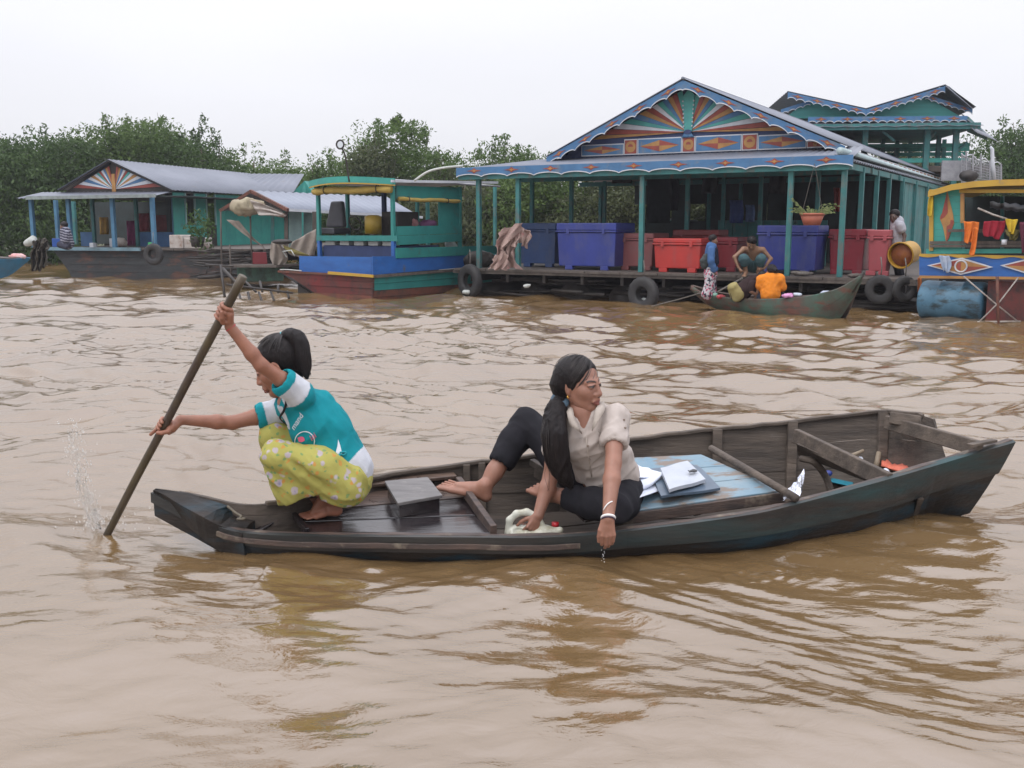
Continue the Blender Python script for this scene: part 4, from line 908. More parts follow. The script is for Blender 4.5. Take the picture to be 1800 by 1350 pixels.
roll([TB(sA-.10-.16*math.sin(math.pi*i/14), -.02+(bF+.04)*i/14, tz(690, 333)+.012*math.sin(i*.8)) for i in range(15)], .07)
roll([TB(ta(700)+(ta(806)-ta(700))*i/14, -.03, tz(700, 350)+.0*i+.008*math.sin(i*.8+1)) for i in range(15)], .038)
st_ = mat('charcoal_vinyl', (.05, .05, .06), (.035, .035, .042), scale=5, rough=.5)
bs = bF*.72; a = sA+.35; z = FF.at(590, 411, sA+.3)[1]; ca = -FF.at(588, 400, a)[0]; b = ca
MB().hexa([TB(a-.25, b-.22, z), TB(a+.25, b-.22, z), TB(a+.25, b+.22, z), TB(a-.25, b+.22, z), TB(a-.25, b-.22, z+.12), TB(a+.22, b-.22, z+.12), TB(a+.22, b+.22, z+.12), TB(a-.25, b+.22, z+.12)]).build('seat', st_, tb, bevel=.02)
MB().hexa([TB(a-.02, b-.25, z+.13), TB(a+.12, b-.25, z+.13), TB(a+.12, b+.22, z+.13), TB(a-.02, b+.25, z+.13), TB(a+.02, b-.19, z+.66), TB(a+.14, b-.19, z+.66), TB(a+.14, b+.12, z+.66), TB(a+.02, b+.12, z+.66)]).build('seat_back', st_, tb, bevel=.04)
mb = MB(); mb.torus(TB(a, -FF.at(624, 392, a)[0], FF.at(624, 392, a)[1]), TB.u+Vector((0, 0, .4)), .15, .015, 20, 6); mb.build('steering_wheel', DARKW, tb, True)
bw = -FF.at(676, 400, a)[0]; MB().box(TB, a+.2, a+.9, bw-.15, bw+.25, .40, FF.at(680, 372, a+.2)[1]).build('engine_box', DARKW, tb, bevel=.02)
bd = -FF.at(656, 400, a)[0]; zc_ = FF.at(656, 411, a)[1]
mb = MB(); c = TB(a, bd, zc_); mb.tube([c, c+Vector((0, 0, .34)), c+Vector((0, 0, .37))], [.17, .17, .10], 16); loose('yellow_drum', 'yellow plastic drum standing in the cabin of the tour boat', 'drum', mb, mat('yellow_plastic', (.36, .24, .02), (.26, .17, .02), scale=5, rough=.45), smooth=True)
MB().box(TB, sA+.05, sA+1.5, .10, bF-.05, .40, FF.at(620, 432, sA)[1]).build('cargo_deck', P_NAVY, tb)
MB().box(TB, sA-.02, sA+1.3, .12, bF-.02, zr-.05, zr-.01).build('cabin_floor', DARKU, tb)
for k in range(5):
    b0 = -FF.at(572+k*25, 430, sA+.06)[0]; MB().box(TB, sA+.06, sA+.3, b0-.25, b0, FF.at(620, 431.5, sA)[1], FF.at(620, 424, sA)[1]+.01*(k % 2)).build('foam_block', PLW, tb, bevel=.01)
MB().box(TB, .15, .6, .5, 1.3, .40, .52).build('bow_locker', REDH, tb, bevel=.01)
heap('white_bundle', 'rounded white bundle behind the side board of the tour boat', 'bundle', tuple(TB(ta(792, .25), .25, tz(792, 432, .25))), (.14, .12, .10), PLW, 5, res=.015)
mb = MB(); mb.tube(spline([fp(492, 474), fp(505, 474), fp(530, 476)], 8), .010, 6); mb.build('bow_wire', PLW, tb, True)
mb = MB(); mb.tube([fp(504, 452, .3), fp(497, 442, .3), fp(512, 440, .3), fp(518, 450, .3)], .012, 6); mb.build('bow_hoop', PLW, tb, True)
heap('purple_bundle', 'purple bundle seen through the side window of the tour boat', 'bundle', tuple(W(752, 396, 20.8)), (.24, .2, .12), mat('purple_cloth', (.20, .08, .18), (.14, .05, .12), rough=.9), 41, res=.02)
heap('pink_bundle', 'pink bundle left of the purple one inside the tour boat', 'bundle', tuple(W(724, 393, 20.6)), (.14, .15, .12), mat('pink_cloth', (.42, .20, .20), (.30, .14, .14), rough=.9), 42, res=.02)
# mirror on its pole
mp = thing('pole_mirror', 'round mirror on a thin bent pole rising above the tour boat roof', 'mirror', W(613, 318, 18.4))
mb = MB(); mb.tube(spline([W(614, 320, 18.4), W(611, 300, 18.4), W(607, 275, 18.4), W(602, 262, 18.4)], 12), [.016]*12, 7); mb.build('pole', DARKW, mp, True)
mb = MB(); mb.torus(W(598, 254, 18.4), (.35, 1, 0), .075, .016, 22, 7); mb.build('rim', DARKW, mp, True)
mb = MB(); mb.tube([W(598, 254, 18.4), W(598, 254, 18.4)+Vector((.004, .012, 0))], .072, 20); mb.build('glass', mat('mirror_glass', (.75, .78, .80), rough=.05, metal=1., bump=0), mp)
mb = MB(); mb.tube(spline([W(728, 318, 18.9), W(752, 302, 18.9), W(780, 295, 18.9), W(812, 292, 19.2)], 12), .022, 7); loose('bamboo_pole', 'pale bent bamboo pole reaching from the tour boat roof to the pavilion eave', 'pole', mb, PLW, smooth=True)
# ------------------------------------------------------------------ boat at the right edge
_f0 = W(1620, 470, 15.0); RF = Frame((_f0.x, _f0.y), (.75, -.66)); RW = 1.9
rb = thing('market_boat', 'yellow roofed boat with turquoise diamond panel and clothes on its rail at the right edge', 'boat', RF(2, 1, 0))
def ry(px, off=.1): t = (_f0.x-(px-900)/FPX*_f0.y)/(-.751+.0-(px-900)/FPX*.661); t = ((px-900)/FPX*_f0.y-_f0.x)/(.751+(px-900)/FPX*.661); return _f0.y-.661*t-off
def rbd(*a, **k): return board(RF, *a, **k)
rbd(1616, 450, 484, 1990, 448, 489, BLUEH, 'hull_band', rb, -.02, .03)
rbd(1616, 484.5, 489, 1990, 489.5, 494, P_ORG, 'rub_rail', rb, -.06, .06)
# wavy yellow edge on the band
top = []; bot = []
for i in range(50):
    a = RF.at(1616+i*7.6, 450, -.03)[0]; z = RF.at(1700, 449, -.03)[1]; top.append(RF(a, -.035, z+.012)); bot.append(RF(a, -.035, z-.025-.015*math.sin(i*.8)))
MB().ribbon(top, bot, RF.v*.012).build('yellow_edge', YELP, rb)
ah = RF.at(1737, 470, 0)[0]; MB().box(RF, ah, 3.4, .05, RW, -.1, .60).build('hull', REDH, rb); MB().box(RF, .06, 3.4, .62, RW, -.1, .60).build('hull_core', DARKW, rb)
for x0, x1, cx in ((1630, 1746, 1690), (1758, 1870, 1815)):
    zc = RF.at(cx, 468, -.04)[1]; a0, a1, ac = (RF.at(x, 468, -.04)[0] for x in (x0, x1, cx)); h = .125
    wd = MB().poly([RF(a0, -.05, zc), RF(ac, -.05, zc+h), RF(a1, -.05, zc), RF(ac, -.05, zc-h)], RF.v*.012).build('white_diamond', P_WHITE, rb)
    for q, m in ((((a0+.06, 0), (ac, h-.025), (ac, 0)), P_RED), (((a0+.06, 0), (ac, 0), (ac, -h+.025)), P_ORG), (((a1-.06, 0), (ac, 0), (ac, h-.025)), P_ORG), (((a1-.06, 0), (ac, -h+.025), (ac, 0)), P_RED)):
        MB().poly([RF(a, -.056, zc+z) for a, z in q], RF.v*.005).build('diamond_quarter', m, wd)
    if cx == 1690:
        n = 20; mb = MB(); mb.torus(RF(ac, -.062, zc), RF.v, .082, .012, 24, 6); mb.build('roundel_ring', P_WHITE, wd, True)
        MB().poly([RF(ac+.08*math.cos(2*math.pi*i/n), -.062, zc+.08*math.sin(2*math.pi*i/n)) for i in range(n)], RF.v*.006).build('roundel', P_ORG, wd)
        MB().poly([RF(ac+.06*math.cos(math.pi/2+math.pi*i/10), -.066, zc+.06*math.sin(math.pi/2+math.pi*i/10)) for i in range(11)], RF.v*.004).build('roundel_half', P_RED, wd)
# roof, cabin side
g = []
for i in range(10):
    x = 1633+i*40; zt = RF.at(x, (336, 324, 318.5, 316, 315, 314, 313.5, 313, 313, 313)[i], -.15)[1]; a = RF.at(x, 320, -.15)[0]; g.append((a, zt))
top = [RF(a, -.16, z) for a, z in g]; bot = [RF(a, -.16, z-.085) for a, z in g]
MB().ribbon(top, bot, RF.v*.04).build('roof_edge', YELP, rb)
MB().ribbon([RF(a, -.12, z-.01) for a, z in g], [RF(a, -.12, z-.05) for a, z in g], RF.v*(RW+.1)).build('roof', mat('roof_ochre', (.40, .27, .06), (.3, .2, .05), scale=3, rough=.7), rb)
rbd(1686, 333, 339, 1990, 333, 339, YELP, 'roof_beam', rb, -.04)
TP = (.0,)
for k in range(9):
    y0 = 332+k*12.0; x0 = 1637-.5*k
    o = rbd(x0, y0, y0+11.7, 1690, y0-1, y0+10.7, TURQ, 'side_board', rb, 0., .02)
rbd(1633, 333, 441, 1640, 333, 441, YELP, 'corner_post', rb, -.03, .05); rbd(1688, 340, 392, 1694, 340, 392, P_ORG, 'corner_post', rb, -.03, .05)
rbd(1628, 438, 446, 1990, 436, 444, TURQ, 'sill_board', rb, -.01)
rbd(1632, 447, 450, 1990, 444, 449, DARKW, 'sill_gap', rb, .02)
# tall red and ochre flame diamond
def rp(x, y, b=-.012): a, z = RF.at(x, y, b); return RF(a, b, z)
fl = MB().poly([rp(1665, 336), rp(1675, 376), rp(1677, 392), rp(1668, 418), rp(1663, 427), rp(1658, 400), rp(1652, 384), rp(1656, 374)], RF.v*.008).build('flame_diamond', P_ORG, rb)
MB().poly([rp(1665, 337, -.016), rp(1666, 374, -.016), rp(1660, 382, -.016), rp(1653, 386, -.016), rp(1653, 380, -.016), rp(1656, 374, -.016)], RF.v*.004).build('flame_half', P_RED, fl)
MB().poly([rp(1677, 388, -.016), rp(1668, 417, -.016), rp(1663, 426, -.016), rp(1664, 398, -.016), rp(1670, 394, -.016), rp(1671, 386, -.016)], RF.v*.004).build('flame_half', P_RED, fl)
# rails of grey planks
for y0, x0, x1 in ((403, 1666, 1700), (424, 1634, 1800), (430, 1634, 1800), (404, 1716, 1760)):
    rbd(x0, y0, y0+5, x1+60, y0-.5, y0+4.5, DECKW, 'rail_plank', rb, -.06, .02)
rbd(1690, 345, 440, 1696, 345, 440, TEALP, 'post', rb, RW-.3, .05); rbd(1758, 345, 440, 1764, 345, 440, TEALP, 'post', rb, RW-.3, .05)
rbd(1696, 345, 440, 1990, 345, 440, DARKU, 'back_wall', rb, RW, .03)
corrug('inner_roof', W(1740, 366, 15.3), W(1860, 380, 14.9), W(1880, 366, 15.9), W(1740, 355, 15.9), TINR, rb)
# blue drum under the bow
dr = thing('float_drum', 'large worn light blue drum floating under the left end of the yellow roofed boat', 'drum', W(1675, 556, 14.9))
DRM = mat('worn_blue_drum', (.085, .19, .27), (.05, .13, .20), scale=3, rough=.5, bump=.25, bscale=14, dirt=(.03, .05, .06), dlo=.50, dhi=.62, dscale=3.2, dstretch=(1, 1, 2.5))
z0 = .19; z0 = .27; pa, pb = RF(RF.at(1622, 520, .25)[0], .25, z0), RF(RF.at(1735, 520, .25)[0], .25, z0)
mb = MB(); pts = []; rs_ = []
for t, r in ((0, .24), (.02, .275), (.06, .29), (.30, .285), (.32, .30), (.34, .285), (.66, .285), (.68, .30), (.70, .285), (.94, .29), (.98, .275), (1., .24)): pts.append(pa.lerp(pb, t)); rs_.append(r*1.03)
mb.tube(pts, rs_, 28); mb.build('barrel', DRM, dr, True)
# crossed wires and stay below the band
an = thing('anchor_frame', 'rusty upright stake with crossed wires and a bar standing in the water below the yellow roofed boat', 'frame', W(1756, 590, 14.6))
an['label'] = 'rusty stake with crossed wires and a flat bar in the water at the right edge'
ANY = ry(1756, .35)
WIRE = mat('pale_wire', (.40, .38, .35), (.25, .2, .17), scale=20, rough=.6, bump=0)
for a, b, r, nm in (((1753, 486), (1755, 590), .022, 'stake'), ((1694, 486), (1790, 566), .010, 'wire'), ((1790, 488), (1722, 565), .010, 'wire'), ((1718, 566), (1794, 565), .014, 'bar')):
    mb = MB(); mb.tube([W(*a, ANY), W((a[0]+b[0])/2+2, (a[1]+b[1])/2+3, ANY) if nm == 'wire' else lerp3(W(*a, ANY), W(*b, 14.6)) if False else W((a[0]+b[0])/2, (a[1]+b[1])/2, ANY), W(*b, ANY)], r, 6); mb.build(nm, RUSTH if nm == 'stake' else WIRE, an, True)
# clothes on the rail
def cloth(name, label, cat, outline_l, outline_r, Y, m, folds=3., seed=1, amp=.03):
    """hanging cloth between a left and a right outline given top to bottom"""
    nL = spline([W(x, y, Y) for x, y in outline_l], 14); nR = spline([W(x, y, Y) for x, y in outline_r], 14); g = []
    for j in range(13):
        s = j/12; row = []
        for k in range(14):
            p = nL[k].lerp(nR[k], s); row.append(p+Vector((0, -.03-amp*math.sin(s*folds*6.28+seed+k*.25)*(.4+k/14), .012*math.sin(s*9+seed*2)*(1 if k else .3))))
        g.append(row)
    mb = MB(); mb.sheet(g, .008); return loose(name, label, cat, mb, m, smooth=True)
dt = thing('draped_tarp', 'crumpled pinkish beige tarp draped round the left front post of the pavilion', 'tarp', W(892, 472, 19.0))
PT_ = mat('pink_tarp', (.40, .29, .25), (.29, .19, .17), scale=3, rough=.85, bump=.5, bscale=8, bdist=.03, dirt=(.42, .17, .16), dlo=.58, dhi=.68, dscale=4)
for L__, R__, Y__, f_, a_ in (([(899, 410), (873, 430), (876, 446), (862, 473)], [(906, 404), (909, 430), (903, 450), (918, 472)], 18.95, 3.2, .07), ([(902, 398), (906, 410), (914, 428)], [(921, 401), (934, 412), (926, 436)], 19.1, 2, .05), ([(880, 404), (876, 418), (872, 434)], [(919, 391), (914, 412), (904, 432)], 18.9, 1.6, .08), ([(868, 452), (866, 462), (860, 474)], [(888, 440), (893, 458), (890, 474)], 18.85, 2, .05)):
    nL = spline([W(x, y, Y__) for x, y in L__], 14); nR = spline([W(x, y, Y__) for x, y in R__], 14); g = []
    for j in range(17):
        s_ = j/16; g.append([nL[k].lerp(nR[k], s_)+Vector((.02*math.sin(k*1.3+j), -a_*math.sin(s_*f_*6.28+k*.3)*(.4+k/14), .02*math.sin(s_*11+k*.5))) for k in range(14)])
    MB().sheet(g, .012).build('fold', PT_, dt, False)
def cm(n, c): return mat('garment_'+n, c, tuple(x*.7 for x in c), scale=9, rough=.85, bump=.3, bscale=14, bdist=.01)
cloth('orange_garment', 'bright orange garment with a long dangling strip on the boat rail at the right edge', 'clothes', [(1692, 389), (1694, 410), (1695, 427)], [(1719, 390), (1716, 410), (1706, 426)], ry(1705), cm('orange', (.75, .19, .025)), 2)
cloth('orange_strip', 'long narrow orange strip dangling below the orange garment', 'clothes', [(1708, 400), (1706, 430), (1704, 448)], [(1717, 400), (1714, 430), (1712, 449)], ry(1710, .14), cm('orange', (.75, .19, .025)), 1)
cloth('red_garment', 'crimson garment bunched on the rail between the orange and yellow ones', 'clothes', [(1728, 389), (1727, 405), (1730, 414)], [(1765, 388), (1764, 405), (1757, 421)], ry(1746), cm('crimson', (.33, .012, .03)), 3, 2)
cloth('yellow_garment', 'yellow and green garment knotted over the rail next to the crimson one', 'clothes', [(1766, 385), (1770, 398), (1772, 408)], [(1788, 386), (1785, 400), (1780, 412)], ry(1777, .15), cm('yellow', (.62, .43, .03)), 2, 3)
cloth('olive_garment', 'dull olive cloth hanging under the yellow garment', 'clothes', [(1766, 404), (1768, 414), (1773, 420)], [(1791, 404), (1789, 414), (1780, 421)], ry(1777, .12), cm('olive', (.16, .14, .04)), 2, 4)
cloth('maroon_garment', 'dark maroon cloth hanging at the very right edge of the picture', 'clothes', [(1791, 390), (1792, 420), (1793, 444)], [(1822, 390), (1820, 420), (1822, 444)], ry(1806), cm('maroon', (.10, .015, .035)), 2, 5)
cloth('plastic_bag', 'translucent whitish plastic bag hanging over the blue band beside the roundel', 'bag', [(1649, 449), (1653, 465), (1658, 476)], [(1667, 450), (1670, 466), (1666, 480)], ry(1658, .12), mat('bag_film', (.45, .50, .60), (.25, .35, .50), scale=8, rough=.35), 2, 6, .02)
mb = MB(); c = W(1765, 430, ry(1765)); mb.tube([c, c+Vector((0, 0, .07))], [.035, .038], 12); loose('white_mug', 'small white mug standing on the rail under the yellow garment', 'mug', mb, P_WHITE, smooth=True)
mb = MB(); mb.tube([W(1719, 366, ry(1719)), W(1745, 377, ry(1745)), W(1770, 385, ry(1770))], .014, 6); loose('pale_stick', 'pale stick slanting down towards the yellow garment on the market boat', 'stick', mb, WIRE, smooth=True)
cloth('yellow_rag', 'yellow plastic sheet hanging behind the left corner of the yellow roofed boat', 'cloth', [(1631, 345), (1629, 365), (1631, 380)], [(1638, 345), (1637, 365), (1636, 380)], ry(1632,.05), cm('yellow', (.62, .43, .03)), 1, 7)
cloth('hull_rag', 'narrow orange and blue rag trailing down beside the blue drum', 'rag', [(1612, 488), (1613, 505), (1616, 524)], [(1618, 488), (1619, 505), (1620, 526)], 15.3, cm('rust', (.45, .14, .04)), 1, 8)
# ------------------------------------------------------------------ canoe at the pavilion
cn = thing('canoe', 'narrow green and brown wooden canoe with high pointed bow in front of the pavilion', 'boat', Wz(1350, 548, 0))
CG = mat('canoe_paint', (.055, .115, .085), (.07, .045, .035), scale=3.5, rough=.6, bump=.4, bscale=12, dirt=(.13, .05, .035), dlo=.50, dhi=.62, dscale=3, dstretch=(1, 1, 2.5))
CGI = mat('canoe_inner', (.16, .12, .10), (.09, .07, .06), scale=4, rough=.7)
nearp = [W(1215, 503, 16.8), W(1240, 518, 16.55), W(1290, 526, 16.1), W(1350, 527.5, 15.6), W(1410, 524, 15.1), W(1450, 516, 14.8), W(1480, 506, 14.65), W(1515, 485, 14.5)]
fo = Vector((.50, .40, .02)); wf = (.05, .55, .95, 1, .9, .65, .35, .06)
botp = [W(1217, 510, 16.8), W(1248, 536, 16.7), W(1300, 552, 16.2), W(1350, 562, 15.7), W(1410, 572, 15.15), W(1450, 576, 14.95), W(1478, 556, 14.8), W(1514, 492, 14.6)]
NN = 30; nr_ = spline(nearp, NN); bt_ = spline(botp, NN); wfi = [p.x for p in spline([(x, 0, 0) for x in wf], NN)]
fr_ = [nr_[i]+fo*wfi[i] for i in range(NN)]; fb_ = [bt_[i]+fo*wfi[i]*.7 for i in range(NN)]
for k in range(3):
    mb = MB(); mb.sheet([[nr_[i].lerp(bt_[i], (k+j/3)/3-.002)+Vector((-.02*math.sin(math.pi*(k+j/3)/3), -.03*math.sin(math.pi*(k+j/3)/3), 0)) for j in range(4)] for i in range(NN)], -.02); mb.build('strake', CG, cn)
mb = MB(); mb.sheet([[fr_[i].lerp(fb_[i], j/3) for j in range(4)] for i in range(NN)], .02); mb.build('strake', CGI, cn)
mb = MB(); mb.sheet([[bt_[i].lerp(fb_[i], j/2)+Vector((0, 0, .10)) for j in range(3)] for i in range(2, NN-2)], .02); mb.build('floor', CGI, cn)
mb = MB(); mb.tube([p+Vector((0, 0, .005)) for p in nr_], .018, 6); mb.build('gunwale', CG, cn, True); mb = MB(); mb.tube([p+Vector((0, 0, .005)) for p in fr_], .018, 6); mb.build('gunwale', CGI, cn, True)
mb = MB(); mb.tube([nr_[-3].lerp(bt_[-3], .5), nr_[-1]+Vector((.02, -.02, .06))], [.05, .02], 8); mb.build('stem', DARKW, cn, True)
for lab, x, y, Y, r, c in (('white plastic cup on the canoe gunwale left of the orange shirt', 1294, 521, 16.0, (.05, .05, .06), (.6, .6, .62)), ('pink bag in the canoe right of the orange shirt', 1385, 520, 15.3, (.11, .08, .04), (.62, .28, .50)), ('pale plastic bag near the bow of the canoe', 1452, 516, 15.0, (.12, .08, .045), (.42, .46, .55)), ('red packet in the left half of the canoe', 1267, 522, 16.3, (.09, .06, .04), (.50, .07, .08)), ('mint green packet at the left end of the canoe', 1256, 519, 16.45, (.08, .06, .04), (.22, .42, .33)), ('crumpled white paper right of the pink bag in the canoe', 1402, 518, 15.25, (.10, .07, .03), (.5, .55, .62))):
    heap('canoe_item', lab, 'goods', tuple(W(x, y, Y)), r, mat('item_%d' % x, c, tuple(q*.8 for q in c), scale=8, rough=.5), x, res=.012)
# ------------------------------------------------------------------ houseboat on the left
_l0 = Wz(112, 487, 0); LF = Frame((_l0.x, _l0.y), (1, -.2486)); 
lh = thing('houseboat', 'houseboat with grey metal roof, striped fan gable and blue posts on the left', 'houseboat', LF(3, 2, 0))
LZ = LF.at(200, 436, 0)[1]; lz = lambda x, y, b=0: LF.at(x, y, b)[1]; la = lambda x, b=0, y=400: LF.at(x, y, b)[0]
DKHULL = mat('dark_barge', (.035, .04, .042), (.02, .02, .022), scale=3, stretch=(1, 1, 3), rough=.6, bump=.3, dirt=(.10, .045, .03), dlo=.52, dhi=.66, dscale=1.6, dstretch=(1, 1, 3))
# barge hull with raked end
HL = LF
def lboard(x0, t0, b0, x1, t1, b1, m, name, b=0., th=.04): return board(LF, x0, t0, b0, x1, t1, b1, m, name, lh, b, th)
top = [LF(la(92)+i*.6, 0, LZ-.03) for i in range(13)]; 
for k in range(4):
    z1 = LZ-.05-(LZ-.05+.05)*k/4; z0 = LZ-.05-(LZ+.0)*(k+1)/4+.006; s = .30*k/4; e = la(470)+.3
    MB().poly([LF(la(90)+.16*k, -.01*k, z1), LF(e, -.01*k, z1), LF(e, -.01*k-.01, z0-.1 if k == 3 else z0), LF(la(90)+.16*(k+1), -.01*k-.01, z0-.1 if k == 3 else z0)], LF.v*.05).build('hull_plank', DKHULL, lh)
MB().poly([LF(la(90), .04, LZ-.05), LF(la(90)+.64, .04, -.1), LF(la(90)+.64, 4.5, -.1), LF(la(90), 4.5, LZ-.05)], LF.u*.05).build('hull_end', DKHULL, lh)
for k in range(10):
    a0 = la(78)+(la(470)-la(78))*k/10; MB().box(LF, a0, a0+(la(470)-la(78))/10-.015, -.1, 9, LZ-.05, LZ).build('deck_board', DECKW, lh)
MB().box(LF, la(78), la(250), -.15, -.1, LZ-.07, LZ+.02).build('deck_edge', mat('pale_blue_rail', (.16, .27, .33), (.10, .15, .17), scale=4, rough=.6), lh)
BPOST = mat('blue_post', (.07, .20, .32), (.05, .14, .24), scale=4, rough=.55)
EZL = lz(160, 347); 
def lpost(x, b, w_=.10, m=BPOST, zt=None): a = la(x, b); MB().box(LF, a-w_/2, a+w_/2, b-w_/2, b+w_/2, LZ, zt or EZL).build('post', m, lh, bevel=.006)
for x in (58, 123, 200, 270): lpost(x, .0)
for x in (101,): lpost(x, 2.5)
lpost(132, 4, .1, TEALP); lpost(165, 1.6, .09, TEALP); lpost(241, 1.6, .09, TEALP)
# porch roof
g0 = LF.at(112, 335, 1.2); gA_ = LF.at(196, 286, 1.2); g1 = LF.at(303, 336, 1.2)
corrug('porch_roof', LF(la(44), -.25, EZL-.02), LF(la(272), -.25, EZL-.02), LF(g1[0], 1.3, g1[1]+.0), LF(la(75, 1.2), 1.3, g1[1]), TINR, lh)
board(LF, 45, 345, 351, 273, 341, 347, mat('pale_fascia', (.28, .33, .32), (.18, .2, .2), scale=6, rough=.7), 'porch_fascia', lh, -.27)
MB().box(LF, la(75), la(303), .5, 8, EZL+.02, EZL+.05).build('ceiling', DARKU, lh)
# fan gable
zc = g1[1]; gg = MB(); MB().poly([LF(g0[0], 1.24, zc), LF(g1[0], 1.24, zc), LF(gA_[0], 1.24, gA_[1])], LF.v*.03).build('gable_wall', DARKW, lh)
hx = gA_[0]+.02; hz_ = zc+.07; cols = (P_RED, P_WHITE, P_BLUE, P_WHITE, P_ORG, P_WHITE, P_TUR, P_RED, P_WHITE, P_BLUE, P_ORG, P_RED)
def lray(ang):
    ca, sa = math.cos(ang), math.sin(ang); best = 9
    for (x0, y0, x1, y1) in ((g0[0]+.05, zc, gA_[0], gA_[1]-.05), (gA_[0], gA_[1]-.05, g1[0]-.05, zc)):
        dx, dy = x1-x0, y1-y0; den = ca*dy-sa*dx; t = ((x0-hx)*dy-(y0-hz_)*dx)/den; u = ((x0-hx)*sa-(y0-hz_)*ca)/den
        if t > 0 and -.001 <= u <= 1.001: best = min(best, t)
    return hx+ca*best, hz_+sa*best
for side in (0, 1):
    n = 12
    for i in range(n):
        a0 = math.radians(2+78*(i/n)**1.1); a1 = math.radians(2+78*((i+1)/n)**1.1)-.008
        if side: a0, a1 = math.pi-a0, math.pi-a1
        p, q = lray(a0), lray(a1); pts = [(hx+.04*math.cos(a0), hz_), p, q]
        MB().poly([LF(x, 1.22-.006*(i % 2), z) for x, z in (pts if not side else pts[::-1])], LF.v*.015).build('fan_board', cols[i], lh)
MB().poly([LF(hx-.06, 1.2, zc), LF(hx+.06, 1.2, zc), LF(hx+.05, 1.2, gA_[1]-.3), LF(hx-.05, 1.2, gA_[1]-.3)], LF.v*.02).build('centre_board', P_ORG, lh)
for sg, gx in ((0, g0), (1, g1)):
    MB().poly([LF(gx[0], 1.1, gx[1]), LF(gA_[0], 1.1, gA_[1]+.02), LF(gA_[0], 1.1, gA_[1]+.10), LF(gx[0]+(.15 if sg else -.15), 1.1, gx[1]+.01)], LF.v*.03).build('rake_board', DARKW, lh)
# roof slopes
bR = LF.at(0, 0)[0]; RL = 8.8
corrug('roof_slope', LF(g1[0]+.1, 1.05, g1[1]+.02), LF(g1[0]+.1, RL, g1[1]+.02), LF(gA_[0], RL, gA_[1]+.08), LF(gA_[0], 1.05, gA_[1]+.08), TINR, lh, per_m=5)
corrug('roof_slope', LF(g0[0]-.1, RL, g0[1]+.02), LF(g0[0]-.1, 1.05, g0[1]+.02), LF(gA_[0], 1.05, gA_[1]+.08), LF(gA_[0], RL, gA_[1]+.08), TINR, lh, per_m=5)
# right side wall: turquoise boards with a framed doorway, seen past the eave
wa = g1[0]-.05
b = 1.3; k = 0
while b < RL-.1:
    z0 = LZ; z1 = g1[1]-.02; wd_ = .55
    dark = k in (1, 3)
    if not dark: MB().box(LF, wa-.03, wa, b, b+wd_-.015, z0, z1).build('wall_board', TURQ, lh)
    else:
        MB().box(LF, wa-.03, wa, b, b+wd_-.015, z0, z0+.6).build('wall_board', TURQ if k != 3 else DARKW, lh)
        for bb0 in (b, b+wd_-.06): MB().box(LF, wa-.02, wa+.02, bb0, bb0+.05, z0+.6, z1).build('door_frame', mat('pale_frame', (.25, .42, .42), rough=.6), lh)
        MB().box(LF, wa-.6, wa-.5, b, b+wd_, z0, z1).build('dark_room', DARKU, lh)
    b += wd_; k += 1
# front wall behind the porch: dark opening, blue dado panels
wf_ = 1.8
for x0, x1, kind in ((140, 165, 'd'), (165, 242, 'o'), (242, 272, 'd'), (272, 302, 'd')):
    a0, a1 = la(x0, wf_), la(x1, wf_)
    if kind == 'd': MB().box(LF, a0+.01, a1-.01, wf_, wf_+.04, LZ, lz(200, 408, wf_)).build('dado_panel', BLUEH if False else mat('porch_blue', (.05, .15, .33), (.04, .11, .24), scale=4, rough=.6), lh)
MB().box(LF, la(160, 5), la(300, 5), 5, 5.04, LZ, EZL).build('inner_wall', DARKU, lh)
MB().box(LF, la(304, 1.75), la(304, 1.75)+.08, 1.72, 1.8, LZ, EZL+.1).build('post', BPOST, lh)
for x0, x1, y0, y1, c, lb in ((174, 190, 382, 412, (.35, .20, .03), 'ochre cloth hanging in the dark porch of the left houseboat'), (243, 262, 375, 407, (.22, .02, .03), 'dark red cloth hanging behind the right porch panel'), (222, 240, 388, 432, (.20, .02, .10), 'magenta cloth hanging in the doorway of the left houseboat'), (268, 300, 378, 407, (.16, .03, .03), 'long dark red cloth hanging right of the other red cloth')):
    g = [[LF(*(lambda t: (t[0], 2.3, t[1]))(LF.at(x0+(x1-x0)*i/6, y0+(y1-y0)*j/5, 2.3)))+LF.v*.04*math.sin(i*2.1+j*.4) for j in range(6)] for i in range(7)]
    mb = MB(); mb.sheet(g, .006); loose('hanging_cloth', lb, 'cloth', mb, mat('hungl_%d' % x0, c, tuple(q*.6 for q in c), scale=8, rough=.9), smooth=True)
def lbox(name, label, cat, x0, x1, yt, b, dp, m, zb=None, bevel=.02): 
    a0, a1 = la(x0, b), la(x1, b); mb = MB(); mb.box(LF, a0, a1, b, b+dp, zb or LZ, LF.at(x0, yt, b)[1]); return loose(name, label, cat, mb, m, bevel=bevel)
FOAM = mat('old_foam', (.48, .45, .42), (.34, .28, .24), scale=5, rough=.8, dirt=(.22, .13, .10), dlo=.55, dhi=.7, dscale=5)
lbox('foam_box', 'dirty white foam box, left one of the two beside the framed doorway', 'box', 296, 320, 413, -.05, .5, FOAM); lbox('foam_box', 'low pinkish foam box, right one of the two beside the framed doorway', 'box', 321, 354, 418, .0, .5, FOAM)
lbox('cool_box', 'bright blue box on the porch left of the seated woman in stripes', 'box', 89, 104, 419, .6, .4, mat('cool_blue', (.02, .10, .42), rough=.5))
